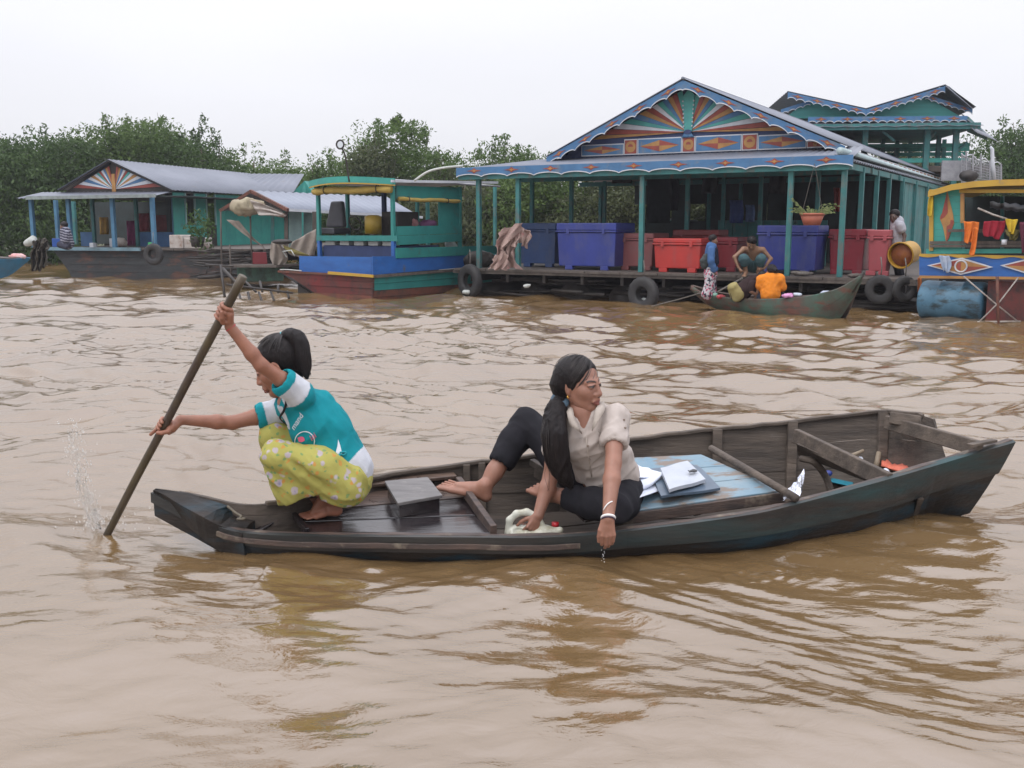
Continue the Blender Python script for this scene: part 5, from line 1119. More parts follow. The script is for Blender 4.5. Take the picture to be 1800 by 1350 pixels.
lbox('white_bin', 'white bin on the porch behind the middle blue post', 'bin', 190, 200, 419, .9, .3, P_WHITE); lbox('white_cup', 'small white tub on the porch deck between two blue posts', 'tub', 155, 162, 427, .3, .15, P_WHITE, bevel=.01); lbox('green_tub', 'little green tub beside the tyre on the left houseboat', 'tub', 258, 265, 426, .0, .12, mat('green_tub', (.05, .35, .12), rough=.5), bevel=.01)
mb = MB(); c_ = W(46, 428, 25.6); d_ = Vector((.75, -.25, .25)).normalized(); mb.tube([c_-d_*.02, c_+d_*.05, c_+d_*.24, c_+d_*.27], [.07, .09, .12, .13], 16); loose('white_tub', 'large white plastic tub tipped on its side at the left end of the porch', 'tub', mb, PLW, smooth=True)
nh = thing('net_bundle', 'brown fishing nets hanging in folds from the left end of the houseboat deck', 'net', W(70, 475, 25.4)); NB_ = mat('brown_net', (.085, .075, .055), (.035, .03, .024), scale=9, rough=.95, bump=.6, bscale=30, bdist=.03)
for k_, (x0, x1, y0, y1) in enumerate(((56, 72, 424, 476), (66, 80, 420, 470), (60, 84, 424, 440))):
    g = []
    for i in range(11):
        t = i/10; g.append([W(x0+(x1-x0)*t+1.5*math.sin(jj*1.1+k_), y0+(y1-y0)*jj/9+2*math.sin(i*1.7+k_), 25.3-.12*math.sin(t*11+jj*.4)-.05*k_) for jj in range(10)])
    MB().sheet(g, .03).build('net_fold', NB_, nh)
heap('goods_pile', 'heap of whitish and brown bundles on the porch right of the white bin', 'bundle', tuple(LF(la(210, .9), .9, LZ+.12)), (.22, .2, .15), FOAM, 12, res=.03)
tyre('black tyre hanging on the hull of the left houseboat', W(270, 447, 25.1), LF.v, .27, .085)
# potted shrub by the turquoise wall
sh = thing('potted_shrub', 'dark feathery shrub in a brown pot against the turquoise wall', 'plant', W(345, 436, 25.4)); mb = MB(); mb.tube([W(347, 434, 25.4), W(347, 416, 25.4)], [.14, .19], 12); mb.build('pot', DARKW, sh, True)
rr_ = np.random.default_rng(3); V, F = leaves([V3(W(348, 400, 25.4)), V3(W(358, 412, 25.3))], [np.array((.35, .25, .38)), np.array((.25, .2, .45))], [260, 160], .06, rr_); link_mesh('foliage', V, F, LM[0], sh)
# second roof behind
l2 = thing('houseboat', 'second houseboat roof with turquoise gable end just behind the long grey roof', 'houseboat', LF(6.5, 11, 0))
corrug('roof_slope', W(300, 338, 33.5), W(512, 345, 33.5), W(535, 306, 35), W(400, 305, 35), TINR, l2, per_m=4)
MB().poly([W(508, 344, 34), W(535, 318, 34.6), W(556, 348, 34.4), W(556, 440, 34.4), W(508, 440, 34)], (.1, .4, 0)).build('gable_wall', TURQ, l2); MB().beam(W(420, 440, 34), W(556, 440, 34.5), 2, .6).build('hull', DARKW, l2)
# ------------------------------------------------------------------ tarp-covered hut boat
_h = W(505, 440, 22.5); HF = Frame((_h.x, _h.y), (.86, .51))
hb_ = thing('hut_boat', 'shabby hut boat with low pale metal roof and tarp bundled over its gable', 'boat', W(500, 470, 23))
corrug('roof_slope', W(505, 368, 22.4), W(740, 381, 25.5), W(680, 346, 26.2), W(440, 335, 23.4), mat('pale_metal_roof', (.22, .245, .30), (.18, .20, .25), scale=1.5, rough=.45, bump=.1), hb_, per_m=5)
corrug('roof_slope', W(386, 370, 23.6), W(560, 372, 27), W(680, 346, 26.2), W(440, 335, 23.4), TINR, hb_, per_m=5)
MB().beam(W(505, 369, 22.35), W(742, 382, 25.4), .05, .06).build('eave_beam', P_WHITE, hb_)
for a, b in (((386, 371), (441, 336)), ((441, 336), (506, 369))): MB().beam(W(*a, 23.2 if a[0] < 400 else 23.3), W(*b, 23.3 if b[0] < 450 else 22.3), .06, .07).build('rafter', RUSTH, hb_)
for x, y0, y1, Y in ((388, 372, 512, 22.9), (440, 380, 466, 22.8), (404, 430, 500, 22.6)):
    mb = MB(); mb.tube([W(x, y0, Y), W(x+1, (y0+y1)/2, Y), W(x+4, y1, Y)], .022, 6); mb.build('pole', DECKW, hb_, True)
for x0, x1, y1, m, Y in ((500, 506, 440, DECKW, 22.6), (476, 482, 430, TEALP, 23.2), (508, 530, 442, mat('grey_green_cloth', (.25, .36, .35), (.18, .26, .26), rough=.9), 23.0), (534, 548, 430, mat('grey_green_cloth', (.2, .3, .3)), 23.2), (549, 556, 440, DECKW, 22.8)):
    MB().beam(W((x0+x1)/2, 372, Y), W((x0+x1)/2, y1, Y), (x1-x0)/FPX*Y, .03, up=(0, 1, 0)).build('wall_board', m, hb_)
def cl2(name, label, cat, L, R, Y, m, **k): return cloth(name, label, cat, L, R, Y, m, **k)
TARP = mat('dirty_tarp', (.33, .29, .25), (.22, .18, .15), scale=3, rough=.85, bump=.4, bscale=8, bdist=.03)
cloth('tarp_sheet', 'torn brown grey sheet hanging under the hut boat roof beside the yellow bow cover', 'tarp', [(515, 425), (508, 445), (520, 452)], [(556, 402), (556, 425), (552, 450)], 22.2, TARP, 2, 1, .05)
cloth('tarp_sheet', 'grey ragged sheet hanging from the deck edge left of the blue bow', 'tarp', [(478, 425), (474, 450), (480, 466)], [(492, 428), (506, 452), (498, 468)], 21.8, TARP, 2, 3, .05)
cloth('tarp_sheet', 'long thin grey sheet slanting down under the bundled tarp', 'tarp', [(398, 386), (425, 408), (452, 425)], [(420, 388), (440, 412), (470, 440)], 22.9, TARP, 1, 5, .04)
heap('tarp_bundle', 'thick folded khaki tarp bundle hanging under the gable of the hut boat', 'tarp', tuple(W(432, 366, 22.7)), (.48, .2, .24), mat('khaki_tarp', (.36, .32, .22), (.25, .20, .14), scale=3, rough=.85), 21, res=.03)
cloth('white_tarp', 'whitish tarp trailing right from the folded khaki bundle', 'tarp', [(440, 352), (470, 362), (505, 378)], [(455, 378), (478, 378), (500, 382)], 22.5, FOAM, 2, 7, .06)
MB().hexa([W(418, 496, 22.6), W(498, 494, 22.0), W(498, 494, 23.2), W(418, 496, 23.8), W(416, 468, 22.6), W(500, 468, 22.0), W(500, 468, 23.2), W(416, 468, 23.8)]).build('hull', mat('dull_green_hull', (.06, .14, .10), (.04, .08, .06), scale=3, stretch=(2, 2, .6), rough=.7, bump=.3, dirt=(.03, .04, .03), dlo=.5, dhi=.65, dscale=4), hb_, bevel=.02)
MB().beam(W(410, 467, 22.5), W(506, 467, 21.9), .8, .05).build('deck_edge', DECKW, hb_)
lb2 = MB(); lb2.hexa([W(444, 464, 22.4), W(470, 464, 22.4), W(470, 462, 23), W(444, 462, 23), W(444, 444, 22.4), W(468, 444, 22.4), W(468, 443, 23), W(444, 443, 23)]); loose('red_crate', 'small dark red crate with a pale top on the green hull deck', 'crate', lb2, mat('dark_red_crate', (.16, .015, .02), rough=.6))
mb = MB(); mb.ball(W(496, 425, 21.6), (.22, .2, .06), 14, 7); loose('dark_pan', 'dark round shallow pan lying at the left tip of the yellow cover', 'pan', mb, DARKW, smooth=True)
cloth('bow_cover', 'olive yellow cover sloping down to the bow of the tour boat', 'cover', [(498, 430), (515, 436), (540, 447)], [(500, 436), (515, 446), (548, 452)], 20.8, mat('olive_cover', (.20, .17, .04), (.12, .10, .03), rough=.8), 1, 2, .02)
# broken landing stage of thin poles in the water
ls_ = thing('stick_jetty', 'half sunken frame of thin dark poles standing in the water left of the red bow', 'jetty', W(450, 515, 19.3))
for a, b, r in (((398, 500, 19), (515, 515, 18.6), .022), ((424, 487, 20), (450, 513, 18.9), .022), ((388, 466, 19.5), (395, 522, 18.9), .024), ((420, 514, 18.9), (424, 532, 18.3), .024), ((436, 514, 18.9), (440, 534, 18.3), .026), ((455, 514, 18.9), (461, 531, 18.4), .024), ((476, 513, 18.8), (482, 529, 18.4), .024), ((505, 512, 18.7), (508, 524, 18.5), .024), ((457, 495, 19.6), (461, 512, 19.1), .026), ((489, 502, 19.2), (489, 514, 18.9), .026), ((362, 465, 20), (410, 468, 19.4), .018), ((392, 472, 19.3), (418, 500, 18.8), .030), ((365, 480, 20), (383, 478, 19.6), .015), ((366, 468, 20), (362, 482, 20), .015)):
    mb = MB(); mb.tube([W(*a), W(*b)], r, 6); mb.build('stick', DARKW, ls_, True)
mb = MB(); rr = random.Random(6)
for k in range(46):
    x = rr.uniform(352, 480); y = rr.uniform(440, 486); Y = rr.uniform(23.2, 25.2); l = rr.uniform(20, 70); mb.tube([W(x-l/2, y+rr.uniform(-5, 5), Y), W(x+l/2, y+rr.uniform(-5, 5), Y)], rr.uniform(.015, .035), 5)
o = loose('bamboo_clutter', 'tangle of dark bamboo and sticks along the water behind the jetty', 'bamboo', mb, DARKW, smooth=True); o['kind'] = 'stuff'; del o['category']
# blue bow at the left edge
bw_ = thing('blue_boat', 'pointed blue boat bow poking in at the left edge of the picture', 'boat', W(0, 480, 24))
A_ = [W(-60, 452, 23.4), W(-20, 454, 23.6), W(20, 455, 24), W(52, 452, 24.5)]; B_ = [W(-60, 490, 23.4), W(-20, 491, 23.6), W(15, 484, 24), W(50, 456, 24.5)]
bl_ = mat('blue_bow_paint', (.02, .13, .22), (.03, .09, .14), scale=3, rough=.5, dirt=(.10, .09, .07), dlo=.6, dhi=.7, dscale=5)
SA_, SB_ = spline(A_, 12), spline(B_, 12)
for k in range(3): mb = MB(); mb.sheet([[SA_[i].lerp(SB_[i], (k+j/2)/3) for j in range(3)] for i in range(12)], -.03); mb.build('strake', bl_, bw_)
mb = MB(); mb.sheet([[p+Vector((.0, 1.0*(1-i/11), 0)) if j else p for j in range(2)] for i, p in enumerate(SA_)], .02); mb.build('deck', DECKW, bw_)
heap('pink_bag', 'pink and white bag lying on the blue bow at the left edge', 'bag', tuple(W(32, 451, 24.3)), (.25, .12, .08), mat('pinkish_bag', (.60, .22, .20), (.6, .5, .5), scale=6, rough=.5), 31, res=.02)
# ------------------------------------------------------------------ raised pavilion behind on the right
_u = W(1515, 330, 27); UF = Frame((_u.x, _u.y), (1, -.12))
up_ = thing('raised_pavilion', 'two storey turquoise pavilion with double gabled roof rising behind on the right', 'pavilion', UF(2, 3, 0))
ua = lambda x, b=0, y=250: UF.at(x, y, b)[0]; uz = lambda x, y, b=0: UF.at(x, y, b)[1]
def upt(x, y, b): a, z = UF.at(x, y, b); return (a, z)
GT = [upt(1376, 196, 0), upt(1420, 172, 0), upt(1518, 198, 0), upt(1620, 163, 0), upt(1700, 193, 0)]
MB().poly([UF(*(lambda t: (t[0], .03, t[1]))(upt(1380, 208, 0))), UF(*(lambda t: (t[0], .03, t[1]))(upt(1692, 206, 0))), UF(GT[3][0], .03, GT[3][1]-.02), UF(GT[2][0], .03, GT[2][1]-.05), UF(GT[1][0], .03, GT[1][1]-.02)], UF.v*.03).build('gable_wall', mat('turq_boards', (.045, .27, .25), (.035, .21, .20), scale=2, stretch=(.3, .3, 9), rough=.55), up_)
LT = upt(1385, 162, -.3); 
scallop('rake_board', UF, -.32, LT, (GT[2][0], GT[2][1]+.05), .16, 9, P_BLUE, P_WHITE, up_, motif=4, msz=.16)
scallop('rake_board', UF, -.30, (GT[2][0], GT[2][1]+.05), upt(1662, 151, -.3), .16, 10, P_BLUE, P_WHITE, up_, motif=4, msz=.16)
scallop('rake_board', UF, -.08, upt(1372, 193, 0), upt(1424, 176, 0), .13, 4, P_BLUE, P_WHITE, up_)
scallop('rake_board', UF, -.08, upt(1625, 166, 0), upt(1708, 192, 0), .13, 7, P_BLUE, P_WHITE, up_, motif=3, msz=.13)
scallop('fascia', UF, -.35, upt(1420, 206, -.3), upt(1700, 204, -.3), .15, 18, P_BLUE, P_WHITE, up_, motif=6, msz=.16)
zE = upt(1560, 206, 0)[1]
corrug('roof_slope', UF(LT[0], -.3, LT[1]+.03), UF(LT[0], 5, LT[1]+.03), UF(GT[2][0], 5, GT[2][1]+.08), UF(GT[2][0], -.3, GT[2][1]+.08), TINR, up_, per_m=3)
pk_ = upt(1662, 151, -.3); corrug('roof_slope', UF(GT[2][0], -.28, GT[2][1]+.08), UF(GT[2][0], 5, GT[2][1]+.08), UF(pk_[0], 5, pk_[1]+.04), UF(pk_[0], -.28, pk_[1]+.04), TINR, up_, per_m=3)
corrug('roof_slope', UF(ua(1706), -.25, uz(1706, 190)), UF(ua(1706)+.35, 4.2, uz(1706, 190)-.05), UF(pk_[0]+.1, 4.2, pk_[1]-.05), UF(pk_[0], -.28, pk_[1]+.04), TINR, up_, per_m=3)
corrug('side_slope', W(1709, 191, 26.3), W(1712, 189, 30), W(1668, 152, 30.6), W(1662, 151, 26.4), TINR, up_, per_m=3)
corrug('side_slope', W(1704, 214, 26.2), W(1736, 238, 30), W(1729, 229, 30.5), W(1688, 199, 26.7), TINR, up_, per_m=3)
corrug('side_slope', W(1716, 233, 26.0), W(1753, 248, 30), W(1738, 237, 30.8), W(1694, 212, 26.6), TINR, up_, per_m=3)
corrug('hip_roof', UF(ua(1398), -.5, zE-.28), UF(ua(1716), -.5, zE-.28), UF(ua(1698), .6, zE-.02), UF(ua(1410), .6, zE-.02), TINR, up_, per_m=2)
MB().poly([W(1700, 205, 26.6), W(1733, 236, 30), W(1733, 246, 30), W(1700, 232, 26.6)], (.04, 0, 0)).build('side_beam', TEALP, up_)
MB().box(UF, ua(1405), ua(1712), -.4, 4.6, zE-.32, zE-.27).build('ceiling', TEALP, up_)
MB().box(UF, ua(1405), ua(1712), -.45, -.4, zE-.36, zE-.2).build('eave_beam', TEALP, up_)
z2 = uz(1560, 292)
for x, b, w_ in ((1520, 0, .14), (1629, 0, .14), (1680, 0, .13), (1552, 3, .11), (1577, 3.5, .11), (1650, 2, .11), (1600, 4, .10), (1660, 3.6, .1), (1505, 3.5, .1)): a = ua(x, b); MB().box(UF, a-w_/2, a+w_/2, b-w_/2, b+w_/2, -.2, zE-.3).build('post', TEALP, up_)
for x, x1, y, b in ((1523, 1705, 255, 2.5), (1523, 1705, 281, 0), (1523, 1705, 262, 3.6), (1560, 1700, 270, 3.6)): MB().box(UF, ua(x, b), ua(x1, b), b, b+.06, uz(x, y, b)-.08, uz(x, y, b)+.03).build('rail', TURQ, up_)
for a, b in (((1680, 268), (1700, 250)), ((1629, 250), (1645, 232)), ((1552, 232), (1572, 248))): MB().beam(W(*a, 27), W(*b, 27), .06, .06).build('brace', TEALP, up_)
MB().box(UF, ua(1440), ua(1750), 0, 4.6, z2-.15, z2).build('upper_floor', DECKW, up_)
MB().box(UF, ua(1440), ua(1740), -.1, 5, -.2, .5).build('raft', DARKW, up_)
MB().box(UF, ua(1440), ua(1700), 3, 3.05, .5, z2-.2).build('lower_wall', DARKU, up_)
# wire mesh balcony with curved top rail
ms_ = thing('mesh_fence', 'grey wire mesh balcony fence with curled top below the raised pavilion roof', 'fence', W(1725, 310, 25.5))
WG = mat('galvanised', (.34, .34, .36), (.24, .24, .26), scale=8, rough=.6, bump=0)
mb = MB()
for i in range(30):
    t = i/29; x = 1690+t*70; yt = 272+t*20; mb.tube([W(x, yt, 25.5+t*1.0), W(x, 322, 25.5+t)], .010, 4)
for j in range(9):
    mb.tube([W(1690, 276+j*5.5, 25.5), W(1760, 296+j*4, 26.5)], .008, 4)
tag(mb.build('mesh', WG, ms_), kind='stuff')
mb = MB(); mb.tube([W(1690+t*70, 270+t*20+3*math.sin(t*19), 25.5+t) for t in np.linspace(0, 1, 40)], .016, 5); mb.build('top_rail', P_WHITE, ms_, True)
for x, y in ((1698, 266), (1710, 270), (1724, 272), (1740, 282), (1760, 288)): mb = MB(); mb.tube([W(x, y+40, 25.6), W(x, y, 25.6)], .02, 5); mb.build('fence_post', WG, ms_)
mb = MB(); mb.tube([W(1748, 316, 25), W(1745, 290, 25), W(1744, 262, 25), W(1741, 258, 25)], [.05, .05, .045, .03], 8); loose('white_post', 'single white post standing at the corner of the mesh balcony', 'post', mb, P_WHITE, smooth=True)
mb = MB(); mb.ball(W(1703, 309, 25), (.22, .2, .14), 12, 8, .1); loose('dark_bundle', 'dark round bundle on the balcony at the foot of the mesh fence', 'bundle', mb, DARKW, smooth=True)
MB().beam(W(1655, 300, 25.8), W(1705, 300, 25.8), .05, .5).build('floor_edge', WG, ms_)
# ------------------------------------------------------------------ the sampan in the foreground
WOODN = mat('weathered_wood', (.135, .105, .082), (.062, .048, .038), scale=3, stretch=(1, 6, 6), rough=.75, bump=.5, bscale=9, bdist=.012, dirt=(.03, .026, .024), dlo=.5, dhi=.8, dscale=3)
WOODI = mat('inner_grey_wood', (.110, .086, .068), (.048, .038, .031), scale=2.5, stretch=(1, 5, 8), rough=.7, bump=.5, bscale=8, bdist=.012, dirt=(.16, .14, .125), dlo=.58, dhi=.85, dscale=4)
HULLP = mat('worn_dark_hull', (.030, .023, .019), (.011, .009, .008), scale=3, stretch=(1, 4, 5), rough=.5, spec=.35, bump=.6, bscale=10, bdist=.010, dirt=(.012, .050, .075), dlo=.50, dhi=.70, dscale=2.2, dstretch=(.7, 2, 3), rough2=.55)
HULLG = mat('worn_green_hull', (.042, .037, .033), (.016, .015, .015), scale=3, stretch=(1, 4, 5), rough=.5, bump=.5, bscale=10, bdist=.008, dirt=(.020, .066, .072), dlo=.43, dhi=.70, dscale=2.0, dstretch=(.6, 2, 4), rough2=.6, xfade=(-.5, 1.5, .12))
RAILW = mat('gunwale_wood', (.095, .062, .048), (.035, .026, .024), scale=6, stretch=(1, 4, 4), rough=.55, bump=.5, bscale=14, bdist=.008, dirt=(.20, .165, .12), dlo=.55, dhi=.72, dscale=9)
WETW = mat('wet_plank', (.028, .021, .022), (.013, .011, .013), scale=3, stretch=(1, 5, 5), rough=.10, bump=.25, bscale=5, bdist=.008, spec=.8, dirt=(.045, .036, .034), dlo=.5, dhi=.8, dscale=3, rough2=.28)
DAMPW = mat('damp_plank', (.165, .115, .088), (.075, .052, .044), scale=4, stretch=(1, 7, 5), rough=.33, bump=.4, bscale=9, bdist=.008, dirt=(.028, .022, .022), dlo=.55, dhi=.7, dscale=2.5, rough2=.12)
BLUEP = mat('blue_chipped_paint', (.12, .225, .30), (.21, .28, .32), scale=3, rough=.5, bump=.35, bscale=12, bdist=.006, dirt=(.20, .165, .14), dlo=.48, dhi=.58, dscale=6, dstretch=(1, 2.5, 2), rough2=.75)
st = [  # near gunwale (px,py,z), far gunwale (px,py,z), near bottom inset, depth below water
 ((272, 864, .225), (290, 861, .235), .0),
 ((330, 892, .165), (352, 872, .21), .01),
 ((410, 928, .105), (440, 888, .17), .03),
 ((520, 937, .088), (545, 872, .17), .05),
 ((660, 939, .085), (665, 838, .18), .07),
 ((820, 940, .085), (800, 818, .205), .08),
 ((960, 940, .086), (945, 801, .245), .09),
 ((1092, 930, .092), (1105, 773, .29), .10),
 ((1300, 902, .165), (1260, 755, .33), .14),
 ((1408, 878, .212), (1400, 741, .37), .17),
 ((1560, 836, .300), (1543, 724, .43), .22),
 ((1680, 800, .360), (1612, 729, .45), .30),
 ((1778, 772, .420), (1640, 737, .44), .46)]
NS = 64
GN = spline([Wz(*s[0]) for s in st], NS); GF = spline([Wz(*s[1]) for s in st], NS)
INS = [p.x for p in spline([(s[2], 0, 0) for s in st], NS)]
ZB = [p.x for p in spline([(z, 0, 0) for z in (.12, .045, -.03, -.07, -.08, -.09, -.10, -.10, -.10, -.10, -.07, -.02, .03)], NS)]
def sec(i, side, t, off=0.):
    """point on the hull side: t=0 gunwale, t=1 chine; off pushes it inboard"""
    a, b = (GN[i], GF[i]) if side == 'n' else (GF[i], GN[i])
    inw = Vector((b.x-a.x, b.y-a.y, 0)); wd = inw.length; inw.normalize()
    ins = min(INS[i]*(1 if side == 'n' else .7), wd*.45); zb = ZB[i]+(.0 if side == 'n' else .05)
    c = Vector((a.x, a.y, zb))+inw*ins
    p = a.lerp(c, t); bulge = math.sin(math.pi*t)*.02*(wd/.9)
    nrm = Vector((inw.x, inw.y, -.2)).normalized()
    return p-inw*bulge+nrm*off
boat = thing('sampan', 'long weathered wooden sampan in the foreground carrying the paddling girl and the seated woman', 'boat', (0.2, 4.4, 0))
def strake(side, t0, t1, m, out, th=.022, i0=0, i1=NS-1):
    g_o = []; j = 3
    for i in range(i0, i1+1): g_o.append([sec(i, side, t0+(t1-t0)*k/j, out) for k in range(j+1)])
    mb = MB(); mb.sheet(g_o, th if side == 'n' else -th)
    return mb.build('strake', m, boat, smooth=False)
strake('n', .0, .42, HULLG, -.004, th=-.024, i0=0); strake('n', .43, 1.0, HULLP, .006, th=-.02)
for k, (a, b) in enumerate(((0, .302), (.30, .602), (.60, 1.0))): strake('f', a, b, WOODI, .005*(k % 2), th=-.022, i0=2)
# bottom boards
for k in range(3):
    g = []
    for i in range(1, NS):
        a = sec(i, 'n', 1.0, .01); b = sec(i, 'f', 1.0, .01); g.append([a.lerp(b, k/3+.01), a.lerp(b, (k+1)/3-.01)])
    mb = MB(); mb.sheet(g, .02); mb.build('bottom_board', WETW if k < 1 else WOODI, boat)
# rub rail along the near side and gunwale caps
mb = MB(); g = [];
def strip(pts_fn, w, h, name, m, i0, i1, up=(0, 0, 1), jit=.0015):
    mb = MB(); g = []
    P = [pts_fn(i) for i in range(i0, i1+1)]; vs = []; fs = []
    for k, p in enumerate(P):
        d = (P[min(k+1, len(P)-1)]-P[max(k-1, 0)]).normalized(); x = Vector(d).cross(Vector(up)).normalized(); y = x.cross(d); c = p+Vector((0, 0, random.uniform(-jit, jit)))
        vs += [c-x*w/2-y*h/2, c+x*w/2-y*h/2, c+x*w/2+y*h/2, c-x*w/2+y*h/2]
    n = len(P)
    for k in range(n-1):
        for q in range(4): fs.append((k*4+q, k*4+(q+1) % 4, (k+1)*4+(q+1) % 4, (k+1)*4+q))
    fs += [(3, 2, 1, 0), tuple((n-1)*4+q for q in range(4))]
    mb.add(vs, fs); return mb.build(name, m, boat, bevel=.004)
strip(lambda i: sec(i, 'n', 0, .006)+Vector((0, 0, -.008)), .034, .02, 'gunwale', RAILW, 9, NS-1, jit=.003)
strip(lambda i: sec(i, 'n', .30, -.024), .026, .026, 'rubbing_strake', RAILW, 9, 34)
strip(lambda i: sec(i, 'f', 0, .006)+Vector((0, 0, .004)), .03, .018, 'gunwale', WOODN, 12, NS-5, jit=.004)
# bow block: thick raked plank
mb = MB(); g = []
bw = [((268, 862, .235), (280, 860, .24)), ((285, 868, .225), (330, 866, .225)), ((315, 886, .19), (362, 876, .20)), ((355, 908, .16), (400, 888, .175)), ((392, 926, .112), (430, 900, .12)), ((425, 937, .095), (452, 912, .10))]
for n_, f_ in bw: a, b = Wz(*n_), Wz(*f_); g.append([a, a.lerp(b, .5)+Vector((0, 0, .008)), b])
A = spline([r[0] for r in g], 14); B = spline([r[1] for r in g], 14); Cc = spline([r[2] for r in g], 14)
vs = []; fs = []
for i in range(14):
    t = i/13; dz = .045+.12*t; vs += [A[i], B[i], Cc[i], Cc[i]+Vector((-.0, -.01, -dz*.8)), B[i]+Vector((0, 0, -dz*1.15)), A[i]+Vector((.01, .015, -dz))]
for i in range(13):
    for q in range(6): fs.append((i*6+q, i*6+(q+1) % 6, (i+1)*6+(q+1) % 6, (i+1)*6+q))
fs += [(5, 4, 3, 2, 1, 0), tuple(13*6+q for q in range(6))]
mb.add(vs, fs); mb.build('bow_plank', HULLP, boat, bevel=.006)
# ribs standing against the far side
for px in (812, 835, 1008, 1268, 1412, 1556):
    i = min(range(NS), key=lambda i: abs((GF[i].x/GF[i].y*FPX+900)-px))
    mb = MB(); w_ = .05 if px > 1200 else .035
    for (t0, t1) in ((-.03, .5), (.5, 1.0)):
        p, q = sec(i, 'f', t0, .022), sec(i, 'f', t1, .022); mb.beam(p, q, w_, .03, up=(0, 1, 0))
    mb.build('rib', WOODN, boat, bevel=.004)
def plank(c4, th, m, name='plank', par=None, bev=.004, jit=.002):
    c = [Vector(p) for p in c4]; n = (c[1]-c[0]).cross(c[3]-c[0]).normalized(); n = n if n.z > 0 else -n
    ex = [p+Vector((random.uniform(-jit, jit), random.uniform(-jit, jit), 0)) for p in c]
    mb = MB(); mb.hexa([p-n*th for p in ex]+ex); return mb.build(name, m, par or boat, bevel=bev)
# fore deck planks, wet and flush with the near gunwale
def dk(px, py, z=.112): return Wz(px, py, z)
dl = [dk(531, 903, .105), dk(560, 938, .105)]; 
L0 = [(528, 936), (534, 917), (548, 896), (596, 868), (652, 846)]; R0 = [(866, 938), (850, 905), (826, 874), (800, 848), (790, 826)]
zz = (.078, .086, .096, .113, .133)
ms = (WETW, WETW, DAMPW, DAMPW)
for k in range(4):
    plank([Wz(L0[k][0], L0[k][1]-1, zz[k]), Wz(R0[k][0], R0[k][1]-1, zz[k]), Wz(R0[k+1][0], R0[k+1][1]+1, zz[k+1]), Wz(L0[k+1][0], L0[k+1][1]+1, zz[k+1])], .022, ms[k], 'deck_plank')
plank([Wz(640, 853, .150), Wz(803, 836, .165), Wz(790, 820, .185), Wz(652, 839, .172)], .02, DAMPW, 'deck_plank')
# end beam of the fore deck
mb = MB(); mb.beam(Wz(868, 933, .088), Wz(806, 846, .15), .03, .05); mb.build('deck_beam', RAILW, boat, bevel=.004)
# slanted plank and cross piece in the open bow
plank([Wz(432, 928, .06), Wz(452, 934, .06), Wz(520, 892, .125), Wz(500, 888, .12)], .015, WETW, 'bow_board')
mb = MB(); mb.beam(Wz(540, 934, .082), Wz(512, 899, .10), .02, .03); mb.build('deck_beam', WETW, boat, bevel=.003)
mb = MB(); mb.tube(spline([Wz(400, 890, .175), Wz(415, 902, .155), Wz(424, 908, .15), Wz(418, 914, .14)], 10), .006, 6); 
for k in range(3): mb.torus(Wz(424, 912, .135+.006*k), (0, .2, 1), .016, .005, 14, 6)
mb.build('rope', mat('old_rope', (.16, .13, .09), (.08, .07, .05), scale=40, bump=.5, bscale=80), boat, smooth=True)
# hatch box on the fore deck
hb = thing('hatch_box', 'small raised wooden hatch box with a flat grey lid on the wet fore deck', 'box', Wz(730, 890, .12))
BXM = mat('box_lid_wood', (.17, .16, .155), (.10, .092, .09), scale=5, stretch=(1, 4, 4), rough=.5, bump=.3, bscale=12, bdist=.005, dirt=(.26, .24, .22), dlo=.6, dhi=.8, dscale=12)
q = [Wz(699, 884, .165), Wz(778, 870, .165), Wz(752, 838, .18), Wz(676, 845, .18)]
plank(q, .016, BXM, 'lid', hb, bev=.003, jit=0)
cen = sum(q, Vector())/4; qb = [cen+(p-cen)*.9 for p in q]; mb = MB(); mb.hexa([Vector((p.x, p.y, .088)) for p in qb]+[Vector((p.x, p.y, .150)) for p in qb]); mb.build('case', WETW, hb, bevel=.003)
# blue painted platform amidships, two boards and its dark under-space
def pf(px, py, z): return Wz(px, py, z)
P4 = [pf(1085, 902, .118), pf(1378, 862, .215), pf(1232, 798, .280), pf(936, 812, .225)]
def bil(s, t): return P4[0].lerp(P4[1], s).lerp(P4[3].lerp(P4[2], s), t)
for k in range(3): plank([bil(0, k/3+.006), bil(1, k/3+.006), bil(1, (k+1)/3-.004), bil(0, (k+1)/3-.004)], .02, BLUEP, 'platform_board')
plank([bil(-.20, .0)-Vector((0, 0, .01)), bil(-.004, .0), bil(-.004, .40), bil(-.14, .40)-Vector((0, 0, .01))], .018, WETW, 'seat_board')
mb = MB(); 
for s in (.02, .5, .97): mb.beam(bil(s, .02)-Vector((0, 0, .045)), bil(s, .98)-Vector((0, 0, .045)), .04, .05)
mb.build('bearer', WOODI, boat)
mb = MB(); a, b = bil(-.02, -.008)-Vector((0, 0, .03)), bil(1.0, -.008)-Vector((0, 0, .03)); mb.beam(a, b, .016, .05); mb.build('platform_edge', RAILW, boat, bevel=.004)
mb = MB(); mb.beam(bil(-.01, .30), bil(-.004, 1.0)+Vector((0, 0, .0)), .03, .035); mb.build('platform_edge', WOODN, boat, bevel=.004)
